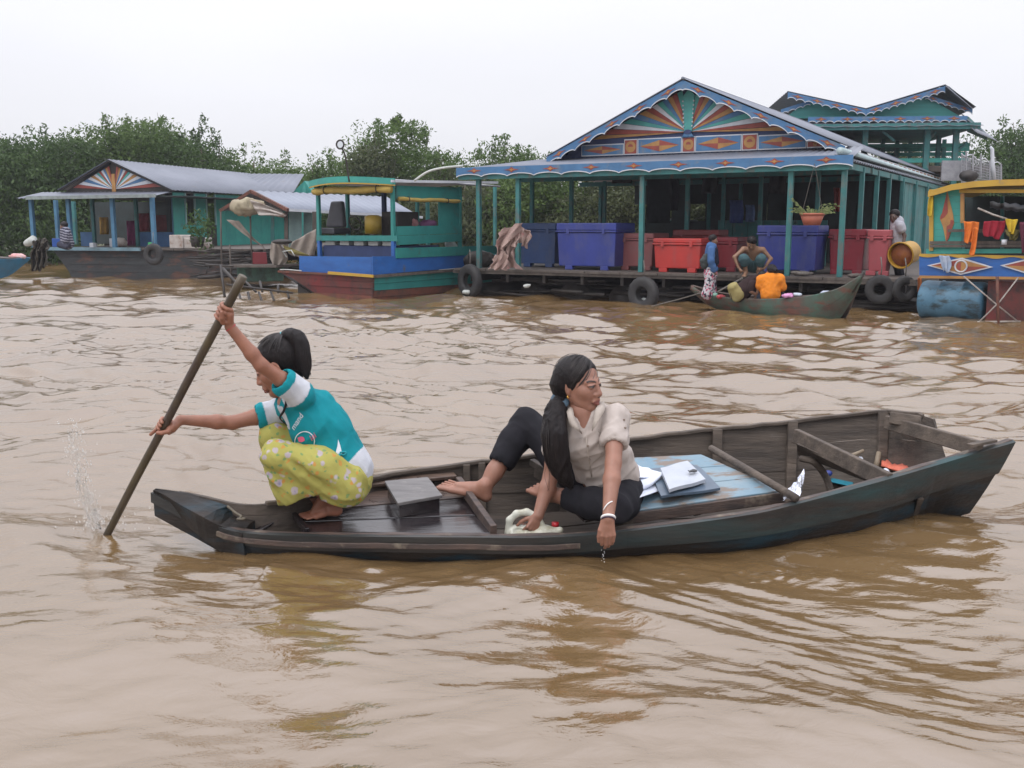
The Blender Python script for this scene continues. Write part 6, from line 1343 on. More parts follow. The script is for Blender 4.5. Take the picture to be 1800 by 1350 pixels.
# thwarts
mb = MB(); mb.tube([Wz(1250, 788, .30), Wz(1400, 876, .225)], .018, 8); mb.build('thwart', WOODN, boat, smooth=True)
def thw(p, q, wd, th, m=WOODN, name='thwart'):
    mb = MB(); mb.beam(p, q, th, wd, up=(0, .25, 1)); return mb.build(name, m, boat, bevel=.005)
thw(Wz(1398, 766, .345), Wz(1563, 846, .275), .075, .032)
thw(Wz(1558, 742, .405), Wz(1724, 789, .385), .07, .035)
thw(Wz(1564, 734, .44), Wz(1618, 742, .43), .06, .05)
mb = MB(); mb.beam(Wz(1704, 783, .412), Wz(1748, 774, .418), .035, .014); mb.build('gunwale_patch', WOODN, boat, bevel=.003)
# low bulkhead under the second thwart and curved frame in the bilge
mb = MB(); mb.hexa([Wz(1402, 800, .22), Wz(1532, 850, .20), Wz(1534, 847, .20), Wz(1406, 797, .22), Wz(1400, 780, .32), Wz(1534, 840, .26), Wz(1537, 836, .26), Wz(1404, 777, .32)]); mb.build('bulkhead', WOODI, boat, bevel=.003)
mb = MB(); mb.beam(Wz(1555, 770, .27), Wz(1632, 803, .25), .035, .05); mb.build('bilge_frame', WOODN, boat, bevel=.003)
mb = MB(); mb.tube(spline([Wz(1408, 806, .24), Wz(1430, 812, .235), Wz(1450, 835, .16), Wz(1462, 868, .08)], 12), [.018]*12, 7); mb.build('rib', WOODN, boat, smooth=True)
# stern board, low and set forward so the water shows above it
i = NS-9; a, b = sec(i, 'n', .12, .01), sec(i, 'f', .35, .01); c, d = sec(i, 'f', .98, 0), sec(i, 'n', .98, 0)
mb = MB(); mb.hexa([d, c, c+Vector((.02, .005, 0)), d+Vector((.02, .005, 0)), a-Vector((0, 0, .12)), b-Vector((0, 0, .14)), b+Vector((.03, .005, -.14)), a+Vector((.03, .005, -.12))]); mb.build('transom', WOODI, boat, bevel=.004)
# ---- loose things in the sampan
PAPER = mat('paper', (.72, .76, .84), (.62, .66, .76), scale=3, rough=.6, bump=.05)
DBLUE = mat('slate_folder', (.10, .14, .19), (.07, .10, .14), scale=6, rough=.35, bump=.05)
def sheetq(c4, th, curl=0., n=8):
    c = [Vector(p) for p in c4]; g = []
    for i in range(n):
        s = i/(n-1); row = []
        for j in range(n):
            t = j/(n-1); p = c[0].lerp(c[1], s).lerp(c[3].lerp(c[2], s), t); p.z += curl*(abs(s-.5)*2)**2*.5+curl*.5*(t**3)+.002*math.sin(7*s+3*t); row.append(p)
        g.append(row)
    mb = MB(); mb.sheet(g, th); return mb
zp = .225
loose('open_notebook', 'open white paper pad lying closest to the seated woman on the blue platform', 'notebook', sheetq([Wz(1085, 872, zp-.03), Wz(1146, 858, zp-.02), Wz(1166, 842, zp), Wz(1110, 822, zp+.01)], .014, .02), PAPER, True)
loose('paper_sheet', 'loose white sheet of paper spread under the open pad, in front of the notebook', 'paper', sheetq([Wz(1112, 882, zp-.04), Wz(1184, 852, zp-.02), Wz(1160, 838, zp-.005), Wz(1102, 862, zp-.03)], .003, .012), PAPER, True)
loose('paper_sheet', 'white sheet with a curled corner sticking out behind the open pad', 'paper', sheetq([Wz(1112, 842, zp+.01), Wz(1160, 838, zp+.012), Wz(1140, 826, zp+.02), Wz(1106, 822, zp+.02)], .003, .01), PAPER, True)
loose('folder', 'flat dark slate coloured folder lying under the silver notebook', 'folder', sheetq([Wz(1162, 876, zp-.035), Wz(1266, 862, zp-.02), Wz(1222, 816, zp+.02), Wz(1140, 828, zp+.005)], .012), DBLUE)
nb = thing('notebook', 'silver grey notebook with a dark corner clip on top of the slate folder', 'notebook', Wz(1200, 850, zp))
sheetq([Wz(1176, 866, zp-.005), Wz(1240, 848, zp+.005), Wz(1208, 815, zp+.035), Wz(1160, 828, zp+.025)], .016).build('cover', mat('silver_cover', (.46, .49, .54), (.38, .41, .46), scale=8, rough=.4, bump=.05), nb)
sheetq([Wz(1212, 831, zp+.042), Wz(1226, 829, zp+.042), Wz(1222, 826, zp+.044), Wz(1209, 828, zp+.043)], .004).build('clip', mat('black_plastic', (.02, .02, .022), rough=.4), nb)
# foil bag
r_ = random.Random(3); g = []
for i in range(7):
    row = []
    for j in range(6): p = Wz(1378+i*5.2+j*1.0, 880-i*2.2-j*6.0*(.5+i/7), .215+.012*j*(i/6)); row.append(p+Vector((r_.uniform(-.006, .006), r_.uniform(-.012, .012), r_.uniform(-.008, .008))))
    g.append(row)
mb = MB(); mb.sheet(g, .002); loose('foil_bag', 'small crumpled shiny foil bag at the corner of the blue platform', 'bag', mb, mat('foil', (.75, .77, .85), rough=.22, metal=1., bump=.6, bscale=40, bdist=.01))
# things in the stern bilge
mb = MB(); g = [[Wz(1550+i*9, 806+i*2.0+j*7-((i-3)**2)*.3, .19+.012*math.sin(i*1.7+j)) for j in range(3)] for i in range(7)]; mb.sheet(g, .008)
loose('orange_cloth', 'crumpled salmon orange net cloth in the stern of the sampan', 'cloth', mb, mat('salmon_cloth', (.75, .20, .12), (.50, .12, .08), scale=30, rough=.8), True)
for lab, a, b, rr in (('short pale stick lying across the stern bilge', (1492, 803, .22), (1518, 792, .25), .012), ('stub of grey branch standing beside the orange cloth', (1540, 822, .17), (1545, 795, .24), .016)):
    mb = MB(); mb.tube([Wz(*a), Wz(*b)], [rr, rr*.8], 7); loose('stick', lab, 'stick', mb, mat('pale_stick', (.30, .24, .17), (.18, .14, .10), scale=9, bump=.3), True)
mb = MB(); mb.ball(Wz(1557, 830, .17), .02, 10, 7, .1); loose('plastic_cup', 'small whitish plastic cup lying below the orange cloth', 'cup', mb, PAPER, True)
mb = MB(); mb.ball(Wz(1512, 808, .20), .016, 10, 7, .15); loose('plastic_scrap', 'pale scrap of plastic beside the short stick in the stern', 'litter', mb, PAPER, True)
mb = MB(); mb.hexa([Wz(1456, 848, .06), Wz(1500, 858, .05), Wz(1500, 850, .05), Wz(1462, 842, .06), Wz(1456, 846, .09), Wz(1500, 856, .07), Wz(1500, 848, .07), Wz(1462, 840, .09)]); loose('blue_scoop', 'turquoise plastic bailer lying in the dark bilge under the thwart', 'scoop', mb, mat('turq_plastic', (.02, .22, .30), rough=.4), False, .004)
mb = MB(); mb.ball(Wz(1456, 832, .12), (.022, .018, .016), 10, 7); loose('bottle_top', 'small dark blue bottle top in the bilge above the turquoise bailer', 'bottle top', mb, mat('dark_blue_plastic', (.03, .05, .25), rough=.4), True)
# ------------------------------------------------------------------ the paddling girl
def T(px, py, Y): return W(px, py, Y)
def build_girl():
    SK = np.array((.31, .135, .085)); S = 1.09
    pel = T(606, 838, 4.34); waist = T(592, 800, 4.33); chest = T(556, 742, 4.33); neck = T(512, 694, 4.33)
    head = T(489, 643, 4.33); fwd = Vector((-.90, -.02, -.42)); up = Vector((-.36, 0, .93))
    shn = T(529, 694, 4.24); shf = T(493, 722, 4.43)
    eln = T(459, 642, 4.13); wrn = T(404, 574, 4.10)
    elf = T(408, 743, 4.36); wrf = T(318, 738, 4.255)
    hin = T(610, 843, 4.25); hif = T(602, 838, 4.43); knn = T(486, 800, 4.20); knf = T(484, 768, 4.40)
    ann = T(575, 870, 4.34); anf = T(548, 868, 4.46); heeln = T(597, 893, 4.37); heeln.z = .100; toen = T(527, 913, 4.32); toen.z = .093
    heelf = T(560, 880, 4.47); heelf.z = .108; toef = T(510, 890, 4.44); toef.z = .105
    polet = T(427, 486, 4.045); polec = Wz(185, 945, 0.0); pd = (polec-polet).normalized()
    root = thing('person', 'squatting girl in turquoise shirt and yellow flowered trousers pushing a pole at the bow', 'person', Vector((pel.x, pel.y, .11)))
    pts = [pel, head, wrn, wrf, knn, knf, toen, toef, T(400, 520, 4.1), T(275, 741, 4.25)]
    lo, hi = bounds(pts, .16); F = Field(lo, hi, .0055)
    F.cap(V3(head-up*.05), V3(neck), .040, .043, .02); F.cap(V3(neck), V3(lerp(shn, shf, .5)), .045, .055, .03)
    F.cap(V3(shn), V3(shf), .040, .040, .03)
    limb(F, [lerp(neck, chest, .5), chest, waist, pel], [.07, .085, .078, .085], .05)
    limb(F, [shn, lerp(shn, eln, .5)+Vector((0, 0, .004)), eln, lerp(eln, wrn, .3), wrn], [.038, .033, .028, .029, .0205], .015)
    limb(F, [shf, lerp(shf, elf, .5), elf, lerp(elf, wrf, .3), wrf], [.040, .036, .030, .031, .021], .015)
    limb(F, [hin, knn, lerp(knn, ann, .35), ann], [.06, .045, .042, .032], .03)
    limb(F, [hif, knf, lerp(knf, anf, .35), anf], [.06, .045, .042, .032], .03)
    body = [F.mesh()]
    # head, hands and feet at finer grain
    G = Field(V3(head)-.17, V3(head)+.17, .0028); P = head_shape(G, head, fwd, up, S); G.cap(V3(head-up*.045), V3(neck), .041, .044, .02); body.append(G.mesh())
    # upper hand: grips the pole from behind, back of the hand to the camera
    gp = polet.lerp(polec, .125)
    G = Field(V3(gp)-.13, V3(gp)+.13, .0024)
    x = Vector((0, -1, 0)); 
    grip = gp+Vector((.012, .0, -.005)); palm0 = wrn
    fdir = (gp+Vector((.02, -.004, .012))-wrn).normalized()
    G.cap(V3(wrn-(wrn-eln).normalized()*-.0), V3(lerp(wrn, eln, .2)), .021, .0235, .01)
    G.cap(V3(wrn), V3(wrn+fdir*.055), .020, .029, .012, ((Vector((1, .3, .3))), .72))
    for k in range(4):      # fingers wrap round the pole one above the other
        c = gp+pd*(-.030+.0185*k)+Vector((0, 0, .0)); ax = pd
        e1 = Vector((1, 0, 0)); e1 = (e1-ax*e1.dot(ax)).normalized(); e2 = ax.cross(e1).normalized(); e2 = e2 if e2.y < 0 else -e2
        arc = [c+(e1*math.cos(t)+e2*math.sin(t))*(.024+.002*(k == 1)) for t in (-.3, .5, 1.3, 2.1, 2.9, 3.5)]
        arc[0] = wrn+fdir*.05+pd*(-.02+.012*k)
        for i in range(5): G.cap(V3(arc[i]), V3(arc[i+1]), .0098-.0005*i, .0094-.0005*i, .0016 if i > 0 else .006)
    th = [wrn+fdir*.02, gp+pd*.036+e1*.012+e2*.018, gp+pd*.022-e1*.018+e2*.028, gp+pd*.006-e1*.026+e2*.030]
    th = [wrn+fdir*.025+e2*.012, gp+pd*.030+e1*.016+e2*.022, gp+pd*.010+e1*.006+e2*.036, gp-pd*.012-e1*.004+e2*.036]
    for i in range(3): G.cap(V3(th[i]), V3(th[i+1]), (.013, .0112, .0098)[i], (.0112, .0098, .008)[i], .003)
    body.append(G.mesh())
    # lower hand: reaches round from the far side
    gq = polet.lerp(polec, .545)
    G = Field(V3(gq)-.13, V3(gq)+.14, .0024); e1 = Vector((1, 0, 0)); e1 = (e1-pd*e1.dot(pd)).normalized(); e2 = pd.cross(e1).normalized(); e2 = e2 if e2.y < 0 else -e2
    fd = (gq+e1*.02-wrf).normalized()
    G.cap(V3(wrf), V3(lerp(wrf, elf, .2)), .021, .0235, .01); G.cap(V3(wrf), V3(gq+e1*.030+e2*-.008), .020, .027, .012, (Vector((0, .3, 1)), .75))
    for k in range(4):      # fingers go behind the pole and come out on its left
        c = gq+pd*(-.024+.018*k)
        arc = [c+(e1*math.cos(t)+e2*math.sin(t))*.0245 for t in (-.2, -1.0, -1.9, -2.7, -3.6, -4.2)]; arc[0] = gq+e1*.032+pd*(-.018+.012*k)
        if k == 3: arc[5] = arc[4]+pd*.03-e1*.01
        for i in range(5): G.cap(V3(arc[i]), V3(arc[i+1]), .0098-.0005*i, .0094-.0005*i, .0016 if i > 0 else .006)
    th = [wrf+fd*.02+e2*.012, gq+pd*.004+e1*.026+e2*.018, gq+pd*.016+e1*.008+e2*.030, gq+pd*.026-e1*.008+e2*.030]
    for i in range(3): G.cap(V3(th[i]), V3(th[i+1]), (.013, .0112, .0098)[i], (.0112, .0098, .008)[i], .003)
    body.append(G.mesh())
    for a, h, t, sd in ((ann, heeln, toen, -1), (anf, heelf, toef, 1)):
        lo, hi = bounds([a, h, t], .07); G = Field(lo, hi, .003); foot_shape(G, a, h, t, .95, sd); G.cap(V3(a), V3(lerp(a, knn if a is ann else knf, .25)), .032, .040, .01); body.append(G.mesh())
    V, Fc = join(body); cols = np.tile(SK, (len(V), 1)); cols *= (1+.10*snoise(V, 9, 3))[:, None]
    cols = head_paint(V, cols, P, head, fwd, up, S, lip=(.26, .085, .07))
    sole = (V[:, 2] < .125); cols[sole] = SK*np.array([1.25, 1.2, 1.2])
    link_mesh('body', V, Fc, SKIN, root, True, cols)
    # hair: cap, high ponytail
    f, l, u = basis(fwd, up); M = [tuple(f), tuple(l), tuple(u)]
    Q = lambda x, y, z: V3(head+(f*x+l*y+u*z)*S)
    G = Field(V3(head)-.19, V3(head)+.19, .0035)
    G.ell(Q(-.021, 0, .034), np.array((.096, .081, .086))*S, M, .01); G.cap(Q(-.085, 0, .0), Q(-.065, 0, -.055), .040, .030, .03)
    G.ell(Q(.094, 0, -.045), np.array((.066, .10, .098))*S, M, .012, True)
    for sg in (1, -1): G.ell(Q(-.002, sg*.092, -.012), np.array((.027, .034, .042))*S, M, .006, True); G.ell(Q(.045, sg*.075, -.045), np.array((.045, .035, .052))*S, M, .01, True)
    V, Fc = G.mesh(); V = fold_disp(V, Fc, .0015, 30, 2); link_mesh('hair', V, Fc, HAIR, root, True)
    tie = T(497, 591, 4.33)
    pp = [tie+Vector((.0, 0, -.012)), T(510, 590, 4.32), T(524, 598, 4.31), T(531, 622, 4.30), T(535, 643, 4.295), T(540, 664, 4.29)]
    pr = [.018, .028, .033, .033, .026, .005]
    G = Field(bounds(pp, .06)[0], bounds(pp, .06)[1], .0035); P6 = spline(pp, 12); 
    R6 = np.interp(np.linspace(0, 1, 12), np.linspace(0, 1, 6), pr)
    for i in range(11): G.cap(V3(P6[i]), V3(P6[i+1]), R6[i], R6[i+1], .01)
    G.cap(V3(T(512, 600, 4.33)), V3(T(522, 640, 4.31)), .03, .026, .02)
    V, Fc = G.mesh(); V = fold_disp(V, Fc, .004, 22, 9, (1.6, 1.6, .25)); pony = link_mesh('ponytail', V, Fc, HAIR, root, True)
    tail_strands('tail_strands', root, P6, R6, 90, 6); strands('hair_strands', root, head, S, f, l, u, tie, 190, 7)
    mb = MB(); mb.torus(tie+Vector((.006, 0, -.004)), Vector((.8, 0, .6)), .019, .009, 18, 8); mb.build('hair_tie', mat('teal_band', (.10, .42, .46), (.07, .30, .34), scale=60, rough=.8, bump=.4), pony, True)
    # fallen strand in front of the shirt, with a few loose hairs behind
    mb = MB(); mb.tube(spline([T(500, 690, 4.26), T(503, 706, 4.235), T(499, 722, 4.225), T(492, 735, 4.225), T(505, 748, 4.22)], 16), [.006]*10+[.005, .004, .003, .003, .002, .002], 6)
    mb.build('loose_strand', HAIR, root, True)
    mb = MB()
    for i in range(14):
        a = T(528+random.uniform(-6, 4), 600+random.uniform(-6, 20), 4.30); mb.tube(spline([a, a+Vector((.02+random.uniform(0, .01), 0, -.04)), a+Vector((.025+random.uniform(0, .018), 0, -.09-random.uniform(0, .05)))], 6), .0009, 4)
    tag(mb.build('flyaway_hair', HAIR, root, True), kind='stuff')
    # shirt
    lo, hi = bounds([pel, chest, neck, shn, shf, waist], .2); G = Field(lo, hi, .0045)
    hem = T(612, 822, 4.33); sn2 = lerp(shn, eln, .42); sf2 = lerp(shf, elf, .36)
    nb = lerp(neck, chest, .30)
    G.cap(V3(lerp(shn, nb, .08)), V3(lerp(shf, nb, .08)), .054, .052, .03); limb(G, [nb, chest, waist, T(610, 824, 4.33)], [.082, .104, .100, .112], .045)
    G.cap(V3(T(545, 770, 4.32)), V3(T(580, 812, 4.31)), .070, .075, .04)
    limb(G, [T(560, 712, 4.33), T(584, 752, 4.33), T(606, 800, 4.33)], [.065, .075, .085], .03)
    G.cap(V3(shn), V3(sn2), .053, .058, .02); G.cap(V3(shf), V3(sf2), .052, .056, .02)
    # open ends: neckline, cuffs, hem
    dn = (sn2-shn).normalized(); df = (sf2-shf).normalized()
    G.cap(V3(sn2+dn*.012), V3(sn2+dn*.12), .048, .060, .004, sub=True); G.cap(V3(sf2+df*.012), V3(sf2+df*.12), .046, .060, .004, sub=True)
    G.ell(V3(T(493, 700, 4.30)), .036, None, .008, True)
    V, Fc = G.mesh()
    # keep the cloth above the hem
    hn = (Vector(T(636, 858, 4.33))-Vector(T(602, 800, 4.33))).normalized()
    V = fold_disp(V, Fc, .003, 7, 4, (1, 1, .6)); V = dir_folds(V, Fc, .0045, 13, (.75, 0, .6), 4); V = dir_folds(V, Fc, .003, 22, (.4, .3, -.9), 8)
    cols = np.tile(np.array((.008, .235, .275)), (len(V), 1)); cols *= (1+.08*snoise(V, 6, 1))[:, None]
    white = np.array((.60, .62, .66))
    sx = 900+FPX*V[:, 0]/V[:, 1]*1.0
    # white sleeves with turquoise cuff, white placket, white lower hem
    for a, b, d in ((shn, sn2, dn), (shf, sf2, df)):
        s = (V-V3(a))@V3(d); rr = np.linalg.norm(V-V3(a)-s[:, None]*V3(d), axis=1); L_ = (b-a).length
        m_ = (s > .004) & (rr < .085); cols[m_] = white*.95; m2 = (s > L_-.008) & (rr < .09); cols[m2] = (.010, .26, .30)
    he = V3(T(604, 812, 4.3)); s = (V-he)@V3(hn); wav = .012*np.sin(V[:, 0]*45); cols[s+wav > -.004] = white
    pk = (np.abs((V-V3(T(497, 735, 4.25)))@V3(Vector((1, 0, .35)).normalized())) < .016) & (V[:, 2] < T(0, 712, 4.3).z) & (V[:, 2] > T(0, 752, 4.3).z) & (V[:, 0] < T(512, 740, 4.3).x); cols[pk] = white*.9
    shirt = link_mesh('shirt', V, Fc, CLOTHC, root, True, cols)
    bv = BVHTree.FromPolygons(V.tolist(), Fc.tolist())
    def onto(p, off=.003):
        p = Vector(p); c = Vector((0, 0, CH)); d = (p-c).normalized(); h = bv.ray_cast(c, d, 8); 
        return (h[0]+h[1]*off if h[1].dot(d) < 0 else h[0]-h[1]*off) if h[0] else p
    def ink(name, mb, m): mb.v = [tuple(onto(p)) for p in mb.v]; return mb.build(name, m, shirt)
    INKW = mat('ink_white', (.62, .66, .70), rough=.7, bump=0); INKP = mat('ink_pink', (.62, .10, .20), rough=.7, bump=0)
    def word(s, px, py, size, rot, m, name, sh=.25):
        cu = bpy.data.curves.new(name, 'FONT'); cu.body = s; cu.size = 1; cu.shear = sh; o = bpy.data.objects.new(name, cu); COL.objects.link(o)
        bpy.context.view_layer.update(); me = o.to_mesh(); vs = [v.co.copy() for v in me.vertices]; fs = [tuple(p.vertices) for p in me.polygons]; o.to_mesh_clear(); bpy.data.objects.remove(o); bpy.data.curves.remove(cu)
        a = math.radians(rot); vv = []
        for v in vs: x, y = v.x*size, -v.y*size; vv.append(T(px+x*math.cos(a)-y*math.sin(a), py+x*math.sin(a)+y*math.cos(a), 4.2))
        mb = MB(); mb.add(vv, fs); return ink(name, mb, m)
    word('mand', 518, 757, 14, -58, INKW, 'lettering'); word('lei', 548, 775, 13, -42, INKP, 'lettering')
    ring = []; cx, cy = 536, 776
    mb = MB(); n = 26
    for i in range(n):
        a = 2*math.pi*i/n
        for rr in (17, 18.6): ring.append(T(cx+rr*math.cos(a)*.95, cy+rr*math.sin(a), 4.2))
    mb.add(ring, [(2*i, 2*i+1, (2*i+3) % (2*n), (2*i+2) % (2*n)) for i in range(n)]); ink('printed_ring', mb, INKW)
    mb = MB(); n = 12; rg = [T(530+6*math.cos(2*math.pi*i/n)*(1+.2*math.sin(i*2)), 772+5*math.sin(2*math.pi*i/n), 4.2) for i in range(n)]; mb.add(rg+[T(530, 772, 4.2)], [(i, (i+1) % n, n) for i in range(n)])
    rg = [T(541+3*math.cos(2*math.pi*i/n), 786+3.4*math.sin(2*math.pi*i/n), 4.2) for i in range(n)]; mb.add(rg+[T(541, 786, 4.2)], [(i, (i+1) % n, n) for i in range(n)]); ink('printed_flower', mb, INKP)
    # tie strings and the white loop at the waist
    TEAL = mat('teal_ribbon', (.010, .26, .30), rough=.8, bump=.2, bscale=60)
    base = onto(T(596, 797, 4.2), .006)
    mb = MB()
    for pth in ([(596, 797), (600, 815), (604, 834), (611, 852)], [(596, 797), (598, 818), (606, 838), (604, 846)], [(596, 797), (604, 800), (607, 795), (597, 795)]):
        p3 = spline([onto(T(x, y, 4.2), .006) if bv.ray_cast(Vector((0, 0, CH)), (T(x, y, 4.2)-Vector((0, 0, CH))).normalized(), 8)[0] else T(x, y, 4.10) for x, y in pth], 12); mb.tube(p3, .004, 5)
    mb.build('waist_tie', TEAL, shirt, True)
    mb = MB(); mb.add([onto(T(x, y, 4.2), .004) for x, y in ((590, 795), (593, 784), (594, 772), (598, 784), (601, 797), (596, 800))], [(0, 1, 3, 4), (1, 2, 3), (0, 4, 5)]); mb.build('printed_loop', INKW, shirt)
    # trousers
    PT = bpy.data.materials.new('flowered_trousers'); PT.use_nodes = True; nt = PT.node_tree; N = nt.nodes; L = nt.links; b = N['Principled BSDF']; b.inputs['Roughness'].default_value = .9; b.inputs['Specular IOR Level'].default_value = .2
    tc = N.new('ShaderNodeTexCoord'); cur = N.new('ShaderNodeRGB'); cur.outputs[0].default_value = (.37, .345, .095, 1); cur = cur.outputs[0]
    nn = N.new('ShaderNodeTexNoise'); nn.inputs['Scale'].default_value = 30; L.new(tc.outputs['Object'], nn.inputs[0]); wv = N.new('ShaderNodeMix'); wv.data_type = 'VECTOR'; wv.inputs[0].default_value = .03; L.new(tc.outputs['Object'], wv.inputs[4]); L.new(nn.outputs['Color'], wv.inputs[5])
    for sc_, th_, col in ((17, .27, (.42, .36, .42)), (27, .22, (.50, .24, .06)), (31, .20, (.15, .27, .11)), (17, .10, (.26, .23, .38)), (11, .10, (.5, .45, .5))):
        vo = N.new('ShaderNodeTexVoronoi'); vo.inputs['Scale'].default_value = sc_; L.new(wv.outputs[1], vo.inputs[0])
        lt = N.new('ShaderNodeMapRange'); lt.inputs[1].default_value = th_+.05; lt.inputs[2].default_value = th_-.02; lt.inputs[3].default_value = 0; lt.inputs[4].default_value = .85; L.new(vo.outputs['Distance'], lt.inputs[0])
        mi = N.new('ShaderNodeMix'); mi.data_type = 'RGBA'; L.new(lt.outputs[0], mi.inputs[0]); L.new(cur, mi.inputs[6]); mi.inputs[7].default_value = rgb(col); cur = mi.outputs[2]
    L.new(cur, b.inputs['Base Color'])
    n3 = N.new('ShaderNodeTexNoise'); n3.inputs['Scale'].default_value = 22; L.new(tc.outputs['Object'], n3.inputs[0]); bp = N.new('ShaderNodeBump'); bp.inputs['Strength'].default_value = .35; bp.inputs['Distance'].default_value = .012; L.new(n3.outputs[0], bp.inputs['Height']); L.new(bp.outputs[0], b.inputs['Normal'])
    lo, hi = bounds([pel, knn, knf, ann, hem], .2); G = Field(lo, hi, .005)
    butt = T(618, 846, 4.34)
    limb(G, [T(606, 838, 4.34), T(610, 842, 4.34)], [.112, .106], .03)
    limb(G, [T(604, 846, 4.27), T(560, 820, 4.22), knn], [.104, .084, .062], .03); limb(G, [T(598, 838, 4.42), T(550, 800, 4.42), knf], [.10, .082, .064], .03)
    G.cap(V3(T(560, 850, 4.25)), V3(T(606, 856, 4.26)), .055, .075, .03)
    # flared shins: near trouser leg hangs from the knee to a wide hem
    limb(G, [knn, T(498, 830, 4.23), T(515, 858, 4.26), T(522, 874, 4.28)], [.062, .066, .078, .082], .02)
    limb(G, [T(520, 830, 4.23), T(545, 856, 4.26)], [.060, .050], .03)
    limb(G, [knf, T(492, 810, 4.42), T(505, 850, 4.45)], [.064, .064, .07], .02)
    # hem plane of the near leg from (490,888) to (565,860)
    a, b_ = T(490, 889, 4.24), T(566, 858, 4.28); dvec = (b_-a).normalized(); nrm = dvec.cross(Vector((0, 1, 0))).normalized(); nrm = nrm if nrm.z < 0 else -nrm
    X = (G.ax[0][:, None, None], G.ax[1][None, :, None], G.ax[2][None, None, :])
    q = (X[0]-a.x)*nrm.x+(X[1]-a.y)*nrm.y+(X[2]-a.z)*nrm.z
    msk = X[0] < b_.x+.012+0*X[1]+0*X[2]
    G.d = np.where(msk, np.maximum(G.d, q), G.d).astype(np.float32)
    G.cap(V3(lerp(a, b_, .42)+nrm*.02), V3(lerp(a, b_, .42)-nrm*.03), .055, .04, .004, sub=True)
    for (x0, y0), (x1, y1) in (((584, 866), (556, 846)), ((556, 846), (528, 826)), ((528, 826), (504, 812))): G.cap(V3(T(x0, y0, 4.140)), V3(T(x1, y1, 4.130)), .020, .018, .020, None, True)
    V, Fc = G.mesh(); V = fold_disp(V, Fc, .0035, 7, 3, (1, 1, .7)); V = dir_folds(V, Fc, .0055, 15, (.85, 0, -.5), 6); V = dir_folds(V, Fc, .003, 26, (.5, 0, -.85), 2); link_mesh('trousers', V, Fc, PT, root, True)
    mb = MB(); mb.torus(lerp(wrn, eln, .03), (wrn-eln), .0225, .0022, 20, 6); mb.build('red_thread', mat('red_thread', (.5, .03, .06), rough=.7, bump=0), root, True)
    # the pole
    mb = MB(); e = polet.lerp(polec, 1.12); n = 24
    pts = [polet.lerp(e, i/(n-1))+Vector((math.sin(i*.7)*.0012, 0, math.cos(i*.5)*.001)) for i in range(n)]; mb.tube(pts, [.0185-.002*i/n for i in range(n)], 14)
    o = loose('pole', 'long dark brown wooden pole held by the girl, its foot in the water', 'pole', mb, mat('pole_wood', (.085, .062, .028), (.035, .026, .018), scale=5, stretch=(2, 2, .5), rough=.38, bump=.25, bscale=14, bdist=.006, dirt=(.05, .03, .03), dlo=.45, dhi=.7, dscale=3), True)
build_girl()
